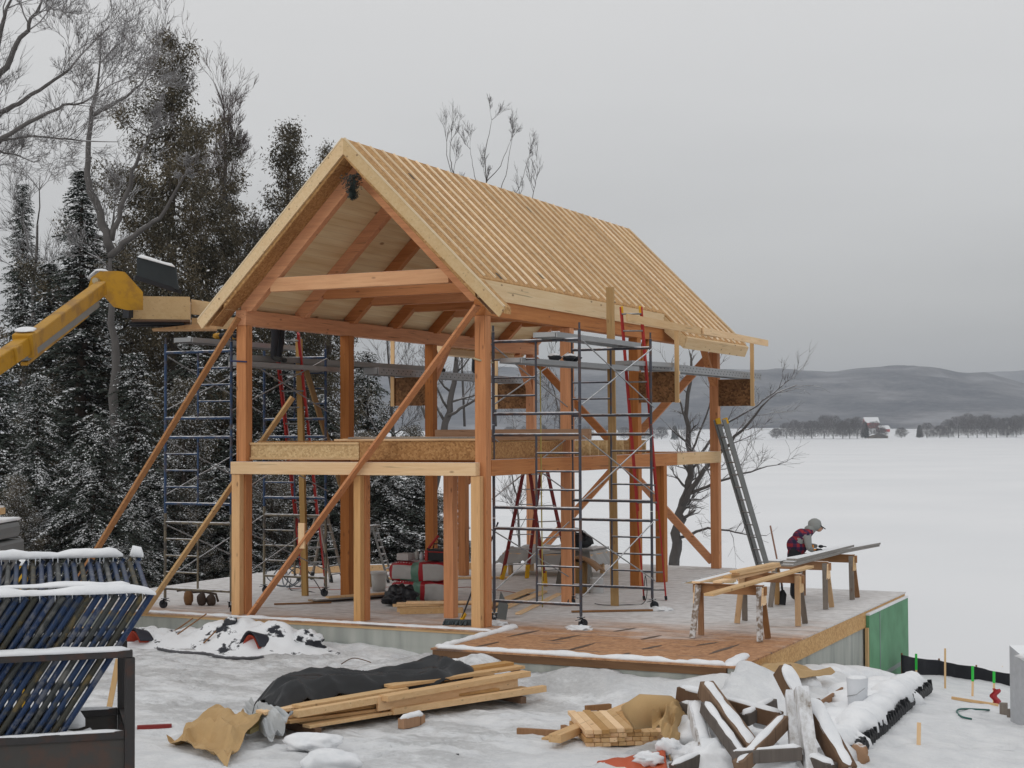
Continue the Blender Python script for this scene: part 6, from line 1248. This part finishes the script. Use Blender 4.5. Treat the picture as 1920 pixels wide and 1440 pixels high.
def bare(name, trunkpts, r0, seed, nlim=2600, spread=.75, maxd=6, blen=.55, mat=None, tmat=None, upb=.18, first=.25, kids=(3, 5), rmin=.006, twigr=.007, limbs=()):
    """explicit trunk line and limbs, then recursive branching"""
    rg = random.Random(seed); t = bpy.data.objects.new(name, None); C.objects.link(t); T = MB(); X = MB(); cnt = [0]
    queue = []
    def grow(*a): queue.append(a)
    def grow_(p, d, L, r, depth):
        if depth > maxd or cnt[0] > nlim: return
        n_ = 3 if depth < 3 else 2; pts = [p]; dirs = [d]
        for i in range(n_):
            d = (d+Vector((rg.gauss(0, .17), rg.gauss(0, .17), rg.gauss(upb*.35, .13)))).normalized(); p = p+d*L/n_; pts.append(p); dirs.append(d)
        rs = [max(twigr*.7, r*(1-.55*i/n_)) for i in range(n_+1)]; cnt[0] += 1
        (T if r > .03 else X).path([tuple(q) for q in pts], rs, 6 if r > .04 else 4 if r > .015 else 3)
        for k in range(rg.randint(*kids)):
            i = rg.randint(1, n_); dd = dirs[i]; a = Vector((rg.gauss(0, 1), rg.gauss(0, 1), rg.gauss(0, 1))); a = (a-dd*a.dot(dd)).normalized()
            nd = (dd+a*rg.uniform(.4, 1)*spread+Vector((0, 0, upb*.6))).normalized()
            grow(pts[i], nd, L*rg.uniform(.5, .85), max(twigr, rs[i]*rg.uniform(.45, .7)), depth+1)
    def line(pts, r0_, r1_, dens_, bl):
        pts = [Vector(p) for p in pts]; n_ = len(pts); fine = []
        for i in range(n_-1):
            for k in range(5): q = pts[i].lerp(pts[i+1], k/5); fine.append(q+Vector((rg.gauss(0, 1), rg.gauss(0, 1), rg.gauss(0, .5)))*(r0_*.20+.008))
        fine.append(pts[-1]); rs = [r0_+(r1_-r0_)*i/(len(fine)-1) for i in range(len(fine))]; T.path([tuple(q) for q in fine], rs, 9)
        for i in range(int(len(fine)*first), len(fine)):
            if rg.random() < dens_:
                d = (fine[min(i+1, len(fine)-1)]-fine[i-1]).normalized(); a = Vector((rg.gauss(0, 1), rg.gauss(0, 1), rg.gauss(0, .4))); a = (a-d*a.dot(d)).normalized()
                grow(fine[i], (d*.5+a*spread+Vector((0, 0, upb))).normalized(), bl*rg.uniform(.6, 1.3)*(1-.5*i/len(fine)), max(.012, rs[i]*.45), 1)
        grow(fine[-1], (fine[-1]-fine[-2]).normalized(), bl*.8, r1_, 1)
    line(trunkpts, r0, r0*.28, .8, blen)
    for (pts, a, b_, bl) in limbs: line(pts, a, b_, .85, bl)
    qi = 0
    while qi < len(queue): grow_(*queue[qi]); qi += 1
    o = T.build('trunk', tmat or BARKG); o.parent = t; o = X.build('crown', mat or TWIG); o.parent = t; return t
used_protos = set()
def put(proto, name, lab, x, y, s=1.0, sz=None, rz=0, group=None, cat='tree', dz=0):
    first_ = id(proto) not in used_protos; o = proto if first_ else copy_tree(proto); used_protos.add(id(proto))
    o.name = name; o.location = (x, y, ground_z(x, y)-.05+dz); o.scale = (s, s, sz or s); o.rotation_euler = (0, 0, rz); tag(o, lab, cat, group); return o
def place(px, d): p = at(px, 806, d); return p.x, p.y
spA = spruce(12, 2.5, 1, .5, droop=.42, dens=1.35); spB = spruce(9, 2.6, 2, .60, dens=1.05, droop=.55, pw=.6); spC = spruce(8, 2.9, 3, .66, dens=1.1, droop=.6, pw=.5); spD = spruce(6, 2.2, 4, .62, dens=1.15, droop=.5, pw=.55)
ceA = cedar(14.5, 4.5, 5, dens=1.22, pw=.95); ceB = cedar(13, 2.6, 6, dens=1.2, z0=.3, pw=1.0); ceC = cedar(9, 2.0, 8, snowy=.3, dens=1.2)
def zt(py, d): return CAM.z+(806-py)/2951.3*d
GT = 'snowy conifers behind the building'
def conifer(proto, H0, px, d, ytop, lab, s=1.0, rz=0, nm='spruce_tree', wf=1.0):
    x, y = place(px, d); h = zt(ytop, d)-ground_z(x, y); return put(proto, nm, lab, x, y, wf*h/H0, h/H0, rz, GT)
conifer(spA, 12, 152, 46, 292, 'tall pointed snowy spruce at upper left, left of the big cedar', rz=.3, wf=1.15)
conifer(spA, 12, 40, 60, 318, 'slender misty conifer near the left picture edge', rz=2, wf=.8)
conifer(ceA, 14.5, 322, 50, 38, 'tallest brownish cedar rising above everything left of the roof', nm='cedar_tree')
conifer(ceB, 13, 540, 54, 212, 'dark narrow cedar just left of the roof peak', nm='cedar_tree', wf=.95)
conifer(ceB, 13, 617, 58, 254, 'smaller cedar top showing behind the left roof slope', nm='cedar_tree', rz=1.5, wf=.7)
conifer(ceA, 14.5, 425, 56, 320, 'brown cedar right of the tallest one, behind the boards of the left eave', nm='cedar_tree', rz=3.9, wf=1.0)
conifer(spB, 9, 70, 38, 680, 'broad snow laden hemlock at the left edge above the snowy racks', rz=.5)
conifer(spC, 8, 175, 36, 755, 'broad snow laden hemlock just right of the leftmost one', rz=1.1)
conifer(spB, 9, 255, 41, 640, 'snowy hemlock behind the long front brace at the left', rz=2.6)
conifer(spC, 8, -20, 42, 640, 'snowy hemlock cut off by the left picture edge', rz=3.9)
conifer(spA, 12, 90, 50, 470, 'dark conifer behind the yellow boom', rz=1.2, wf=1.5)
conifer(spB, 9, 355, 44, 610, 'snowy hemlock behind the left scaffold tower', rz=4.4)
conifer(spD, 6, 250, 35, 930, 'small snowy spruce low behind the left end of the deck', rz=.9)
conifer(spB, 9, 445, 47, 560, 'snowy hemlock behind the left front post', rz=5.5)
conifer(spB, 9, 540, 49, 600, 'snowy hemlock seen between the first two left posts', rz=1.9)
conifer(spC, 8, 600, 46, 720, 'lower snowy hemlock seen beside the second left post', rz=3.1)
conifer(ceC, 9, 500, 42, 800, 'dark bushy cedar low behind the red ladder on the left', nm='cedar_tree', rz=.4, wf=1.2)
conifer(ceC, 9, 690, 44, 800, 'dark bushy cedar seen through the ground floor, left of the insulation bags', nm='cedar_tree', rz=2.4, wf=1.25)
conifer(ceC, 9, 770, 47, 790, 'dark bushy cedar seen through the ground floor above the insulation bags', nm='cedar_tree', rz=4.6, wf=1.2)
conifer(spD, 6, 640, 43, 880, 'small snowy spruce low behind the second left post', rz=2.2)
conifer(spD, 6, 735, 45, 840, 'small snowy spruce low behind the white bucket', rz=5.1)
conifer(spB, 9, 690, 50, 640, 'snowy conifer seen through the upper floor between the left posts', rz=.1, wf=.85)
conifer(ceC, 9, 345, 43, 700, 'dark cedar behind the long brace and the left scaffold', nm='cedar_tree', rz=5.6, wf=1.2)
conifer(ceC, 9, 160, 48, 560, 'dark cedar behind the broad snow laden hemlocks', nm='cedar_tree', rz=1.6, wf=1.2)
conifer(spC, 8, 850, 52, 850, 'thin snowy conifer low behind the third left post', rz=1.6, wf=.5)
conifer(spA, 12, 235, 56, 430, 'dark spruce half hidden behind the tall pointed one', rz=4.1, wf=1.3)
conifer(spD, 6, 880, 46, 1000, 'little snowy bush behind the pale right front post', rz=1.6, wf=.5)
for i_, (px_, d_, yt_, k_) in enumerate(((215, 37, 900, 0), (290, 38.5, 860, 1), (350, 39, 900, 2), (405, 40, 850, 0), (455, 40.5, 900, 1), (510, 41, 870, 2), (560, 41.5, 900, 0), (612, 42, 860, 1), (668, 42.5, 890, 2), (722, 43, 850, 0), (778, 44, 870, 1), (822, 45, 930, 2), (120, 37, 900, 1), (30, 36, 880, 2))):
    where_ = ['left of the long brace', 'beside the long front brace foot', 'left of the left scaffold tower', 'behind the left scaffold tower', 'behind the foot of the left front post', 'behind the wooden step ladder', 'behind the red ladder foot', 'left of the second left post foot', 'right of the second left post foot', 'behind the white bucket', 'behind the insulation bags', 'behind the third left post foot', 'above the snowy frame rack', 'above the parked truck'][i_]
    conifer((spD, spC, ceC)[k_], (6, 8, 9)[k_], px_, d_, yt_, 'low dark snow dusted evergreen bush '+where_, rz=i_*1.3, wf=(1.5, 1.5, 1.5)[k_], nm='evergreen_bush')
# bare trees
def local(base, pts, d): return [at(px, py, dd)-base for px, py, dd in pts]
def bare_at(name, lab, pts, r0, seed, limbs=(), group=None, **k):
    b0 = at(*pts[0]); P_ = [at(*p)-b0 for p in pts]; LB = [([at(*p)-b0 for p in l], a, b_, bl) for (l, a, b_, bl) in limbs]
    t = bare(name, P_, r0, seed, limbs=LB, **k); t.location = b0; return tag(t, lab, 'tree', group)
GBT = 'bare deciduous trees'
bare_at('bare_tree', 'large bare forked tree with a crooked grey trunk between spruce and tall cedar', [(215, 900, 44), (212, 640, 44), (208, 470, 44)], .17, 11, first=.9, blen=1.6, nlim=5200, group=GBT,
    limbs=[([(208, 470, 44), (180, 385, 44), (160, 320, 44), (172, 220, 44), (184, 150, 44)], .13, .04, 1.7), ([(172, 215, 44), (215, 195, 43.6), (262, 160, 43)], .07, .03, 1.6), ([(208, 450, 44), (243, 350, 43.8), (256, 300, 43.5), (290, 240, 43)], .08, .03, .6), ([(210, 480, 44), (250, 440, 43.5), (300, 410, 43), (345, 330, 42.5)], .10, .03, .45)], twigr=.006)
bare_at('bare_tree', 'bare tree leaning in from the left edge with fine frosted twigs', [(-130, 700, 36), (-90, 420, 36), (-60, 260, 36)], .2, 23, first=.7, blen=1.6, nlim=9000, group=GBT,
    limbs=[([(-90, 330, 36), (0, 212, 36), (60, 180, 36), (130, 130, 36)], .08, .03, 1.7), ([(-60, 260, 36), (0, 140, 36), (40, 70, 36), (75, 10, 36)], .10, .03, 1.7), ([(-60, 255, 36), (-10, 90, 36), (20, 0, 36)], .09, .03, 1.5), ([(-90, 300, 36), (20, 250, 35.5), (110, 200, 35), (160, 190, 35)], .07, .02, 1.3), ([(-100, 420, 36), (0, 262, 36), (60, 255, 36), (140, 262, 36)], .05, .02, 1.2), ([(-60, 300, 36), (0, 283, 36), (38, 293, 36)], .04, .02, .5)], twigr=.005)
bare_at('bare_tree', 'bare frosted tree behind the spruce at the left edge', [(20, 900, 54), (60, 600, 54), (70, 420, 54)], .13, 31, first=.4, blen=2.2, nlim=3500, group=GBT, twigr=.007)
bare_at('bare_tree', 'bare reddish twiggy tree showing right of the tallest cedar', [(430, 800, 56), (425, 450, 56), (420, 240, 56)], .13, 33, first=.35, blen=2.0, nlim=9000, group=GBT, twigr=.006, upb=.35, mat=plain('reddish_twig', (.14, .115, .11), .9))
bare_at('bare_tree', 'bare tree with upright shoots rising behind the middle of the roof ridge', [(930, 800, 62), (915, 500, 62), (912, 345, 62)], .05, 41, first=.95, blen=.8, nlim=900, group=GBT, spread=.6, upb=.3, twigr=.005, kids=(3, 5), mat=TWIGD,
    limbs=[([(912, 345, 62), (909, 290, 62), (922, 225, 62)], .024, .007, .7), ([(912, 342, 62), (938, 312, 62), (957, 265, 62)], .02, .006, .7), ([(915, 400, 62), (890, 330, 62), (882, 280, 62)], .018, .006, .7), ([(935, 420, 62), (975, 350, 62), (990, 300, 62)], .018, .006, .7), ([(925, 400, 62), (948, 330, 62), (962, 250, 62)], .02, .006, .7)])
bare_at('bare_tree', 'bare slender tree rising behind the roof, left of the middle one', [(870, 800, 60), (862, 500, 60), (850, 325, 60)], .05, 43, first=.8, blen=.7, nlim=380, group=GBT, spread=.45, upb=.4, twigr=.005, mat=TWIGD, limbs=[([(850, 325, 60), (843, 292, 60), (847, 245, 60)], .02, .006, .8), ([(860, 380, 60), (838, 290, 60), (836, 250, 60)], .018, .006, .7)])
bare_at('bare_tree', 'bare twig tops just above the far part of the roof ridge', [(1000, 800, 60), (990, 480, 60), (975, 365, 60)], .04, 45, first=.5, blen=.8, nlim=380, group=GBT, spread=.55, upb=.4, twigr=.005, mat=TWIGD, limbs=[([(985, 420, 60), (1000, 360, 60), (1008, 325, 60)], .018, .006, .9)])
bare_at('bare_tree', 'bare leaning tree seen through the upper floor left of the right front post', [(800, 1060, 46), (815, 900, 46), (838, 790, 46), (852, 700, 46), (862, 600, 46)], .16, 51, first=.35, blen=1.5, nlim=1000, group=GBT, twigr=.007, limbs=[([(820, 850, 46), (760, 830, 45), (700, 835, 44), (660, 850, 44)], .05, .02, 1.0), ([(840, 780, 46), (900, 745, 46), (960, 750, 45)], .05, .02, .9)])
bare_at('bare_tree', 'bare snowy crooked tree at the shore between the last two right posts', [(1266, 1075, 41), (1268, 1000, 41), (1282, 940, 41), (1296, 880, 41), (1290, 800, 41), (1296, 700, 41)], .15, 61, first=.3, blen=.75, nlim=1100, group=GBT, upb=.1, twigr=.0045, mat=TWIG, tmat=BARKG,
    limbs=[([(1278, 950, 41), (1320, 880, 40.5), (1380, 820, 40), (1440, 750, 39.5)], .08, .02, 1.1), ([(1300, 870, 41), (1350, 800, 41), (1420, 760, 41), (1470, 720, 41)], .04, .012, .8), ([(1285, 930, 41), (1350, 900, 40), (1420, 880, 40)], .05, .02, 1.0), ([(1270, 1010, 41), (1330, 990, 40), (1390, 1000, 39.5)], .045, .02, .9), ([(1290, 800, 41), (1265, 730, 41), (1255, 690, 41)], .03, .01, .6), ([(1296, 850, 41), (1330, 760, 41), (1345, 690, 41)], .03, .01, .7)])
bare_at('bare_tree', 'thin bare saplings seen through the house right of the paper roll', [(975, 1060, 44), (970, 950, 44), (955, 850, 44)], .04, 63, first=.2, blen=.9, nlim=500, group=GBT, twigr=.006)
bare_at('bare_tree', 'bare twiggy tree seen through the upper floor between the far posts', [(1060, 900, 52), (1050, 780, 52), (1030, 700, 52)], .05, 65, first=.2, blen=1.4, nlim=500, group=GBT, twigr=.007)
bare_at('bare_tree', 'frosted bare tree seen between the second and third left posts', [(740, 900, 52), (735, 760, 52), (725, 630, 52)], .08, 67, first=.2, blen=1.7, nlim=1200, group=GBT, twigr=.006)
# ------------------------------------------------------------------ far shore: trees and farm
FTW = plain('far_twigs', (.12, .112, .115), 1, var=.15, vscale=.3); FTC = foliage('far_conifer', (.04, .05, .05), (.08, .09, .09))
def far_tree(seed, Hh, Rr, conif=False):
    rg = np.random.RandomState(seed); t = bpy.data.objects.new('far_tree', None); C.objects.link(t)
    mb = MB(); mb.path([(0, 0, -1), (0, 0, Hh*.35), (.2, 0, Hh*.8)], [.45, .32, .08], 6); o = mb.build('trunk', BARKG); o.parent = t
    m_ = 3600; 
    ph = rg.rand(m_)*6.283; zz = rg.beta(2.0, 1.7, m_); rr_ = Rr*np.sqrt(rg.rand(m_))*(np.sin(np.pi*np.clip(zz*.85+.12, 0, 1))**.6 if not conif else (1-zz)*.9+.05)
    lob = 1+.35*np.sin(ph*3+seed)*np.sin(zz*9+seed)
    P_ = np.stack([np.cos(ph)*rr_*lob, np.sin(ph)*rr_*lob, Hh*(.06+.94*zz)], 1); d_ = unit(np.stack([np.cos(ph)*.6, np.sin(ph)*.6, np.full(m_, .9 if not conif else -.3)], 1)+rg.normal(0, .35, (m_, 3)))
    l2 = rg.uniform(1.0, 2.6, m_); wv = unit(np.cross(d_, rg.normal(0, 1, (m_, 3))))*(.10 if not conif else .32)
    quads_obj('crown', [(kites(P_, d_*l2[:, None], wv), 0)], [FTC if conif else FTW], t); return t
fts = [far_tree(1, 24, 8), far_tree(2, 21, 10), far_tree(3, 17, 9), far_tree(5, 19, 4.5, True)]
frn = random.Random(12); FG_ = 'trees on the far lake shore'
spots = [(1455, 12, 2), (1475, 18, 1), (1490, 21, 0), (1507, 19, 1), (1522, 20, 2), (1545, 26, 0), (1562, 25, 1), (1580, 19, 2), (1593, 22, 1), (1607, 24, 0), (1622, 19, 3), (1640, 19, 1), (1652, 12, 2), (1690, 12, 2), (1724, 15, 3), (1738, 17, 1), (1762, 14, 2), (1778, 21, 0), (1797, 24, 1), (1815, 27, 0), (1832, 24, 1), (1850, 26, 0), (1868, 22, 1), (1888, 22, 2), (1905, 25, 0), (1925, 26, 1), (1240, 14, 2), (1215, 16, 1), (1195, 15, 3), (1170, 14, 2), (1140, 16, 1), (1100, 15, 1), (1060, 16, 2), (1020, 17, 3), (985, 16, 1), (955, 15, 2), (1265, 16, 3), (1290, 14, 1)]
for i, (px, h, k) in enumerate(spots):
    d = 1735+frn.uniform(-8, 60); p = at(px, 806, d); az = math.atan2(p.x-CAM.x, p.y-CAM.y); dd = math.hypot(p.x-CAM.x, p.y-CAM.y)
    pos = ('grey bare tree' if k != 3 else 'dark conifer')+' on the far shore, '+(('%s of the red barn' % ('left' if px < 1610 else 'right just')) if 1440 < px < 1660 else 'in the right hand clump' if px >= 1660 else 'seen through the building')
    o = put(fts[k], 'far_tree', pos, p.x, p.y, h/[24, 21, 17, 19][k], None, frn.uniform(0, 6), FG_); o.location.z = shore_h(dd, az)-.5; o.scale = (o.scale[0]*1.1, o.scale[1]*1.1, o.scale[2])
def farhouse(name, lab, px, d, w, dp, h, rh, wall, roof, yaw_=.3, z=None):
    p = at(px, 806, d); dd = math.hypot(p.x-CAM.x, p.y-CAM.y); az = math.atan2(p.x-CAM.x, p.y-CAM.y); zz = shore_h(dd, az)-.5 if z is None else z
    t = thing(name, lab, 'barn' if 'barn' in name else 'house', (p.x, p.y, zz)); mb = MB()
    def L_(x, y, z_): a_ = yaw_; return (p.x+x*math.cos(a_)-y*math.sin(a_), p.y+x*math.sin(a_)+y*math.cos(a_), zz+z_)
    mb.prism([L_(-w/2, -dp/2, 0), L_(w/2, -dp/2, 0), L_(w/2, -dp/2, h), L_(0, -dp/2, h+rh), L_(-w/2, -dp/2, h)], Vector(L_(0, dp/2, 0))-Vector(L_(0, -dp/2, 0))); mb.build('wall', wall, t)
    for s_ in (-1, 1): mb = MB(); mb.prism([L_(0, -dp/2-.6, h+rh+.35), L_(s_*(w/2+.7), -dp/2-.6, h-.3), L_(s_*(w/2+.7), -dp/2-.6, h+.05), L_(0, -dp/2-.6, h+rh+.75)], Vector(L_(0, dp/2+1.2, 0))-Vector(L_(0, -dp/2, 0))); mb.build('roof', roof, t)
    for s_ in (-.22, .22): mb = MB(); q = L_(s_*w, -dp/2-.06, h*.35); q2 = L_(s_*w+w*.14, -dp/2-.06, h*.35); mb.prism([q, q2, (q2[0], q2[1], q2[2]+h*.35), (q[0], q[1], q[2]+h*.35)], (Vector(L_(0, -.1, 0))-Vector(L_(0, 0, 0)))*.5); mb.build('window', BLK, t)
    return t
BRED = plain('barn_red', (.42, .06, .06), .8, var=.1, vscale=.3); BWH = plain('house_white', (.6, .61, .62), .8, var=.05, vscale=.3)
farhouse('red_barn', 'larger red barn with steep snowy roof on the far shore', 1633, 1900, 10, 17, 6.5, 6, BRED, SNOWT, -1.0, z=8)
farhouse('red_barn', 'smaller red barn to the right of the large one on the far shore', 1656, 1880, 9, 13, 3.5, 3.5, BRED, SNOWT, -.9, z=3.5)
farhouse('farm_house', 'low brown shed with snowy roof at the lake edge below the barns', 1645, 1770, 22, 8, 3, 2.5, plain('shed_brown', (.2, .17, .14), .8), SNOWT, .5)
farhouse('farm_house', 'white house right of the barns on the far shore', 1745, 1830, 11, 10, 6, 4, BWH, SNOWT, .2)
farhouse('farm_house', 'white house among trees at the far right of the shore', 1776, 1850, 12, 10, 8, 5, BWH, SNOWT, -.6)
farhouse('farm_house', 'pale snowy house behind the rightmost far trees', 1888, 1850, 14, 10, 7, 5, BWH, SNOWT, -.3)
farhouse('farm_house', 'long low snowy building on the far shore left of the last post', 1212, 1850, 26, 9, 4, 3, BWH, SNOWT, .4)
# ------------------------------------------------------------------ air
mb = MB(); mb.box((-9500, -400, -60), (7500, 9800, 300)); hz = mb.build('haze', [])
m = bpy.data.materials.new('haze'); m.use_nodes = True; n = m.node_tree; n.nodes.clear(); o_ = n.nodes.new('ShaderNodeOutputMaterial'); v_ = n.nodes.new('ShaderNodeVolumePrincipled')
v_.inputs['Color'].default_value = (.84, .89, .96, 1); v_.inputs['Density'].default_value = .00017; v_.inputs['Anisotropy'].default_value = 0
n.links.new(v_.outputs[0], o_.inputs['Volume']); hz.data.materials.append(m); tag(hz, 'pale winter haze over the frozen lake', 'haze', kind='stuff')
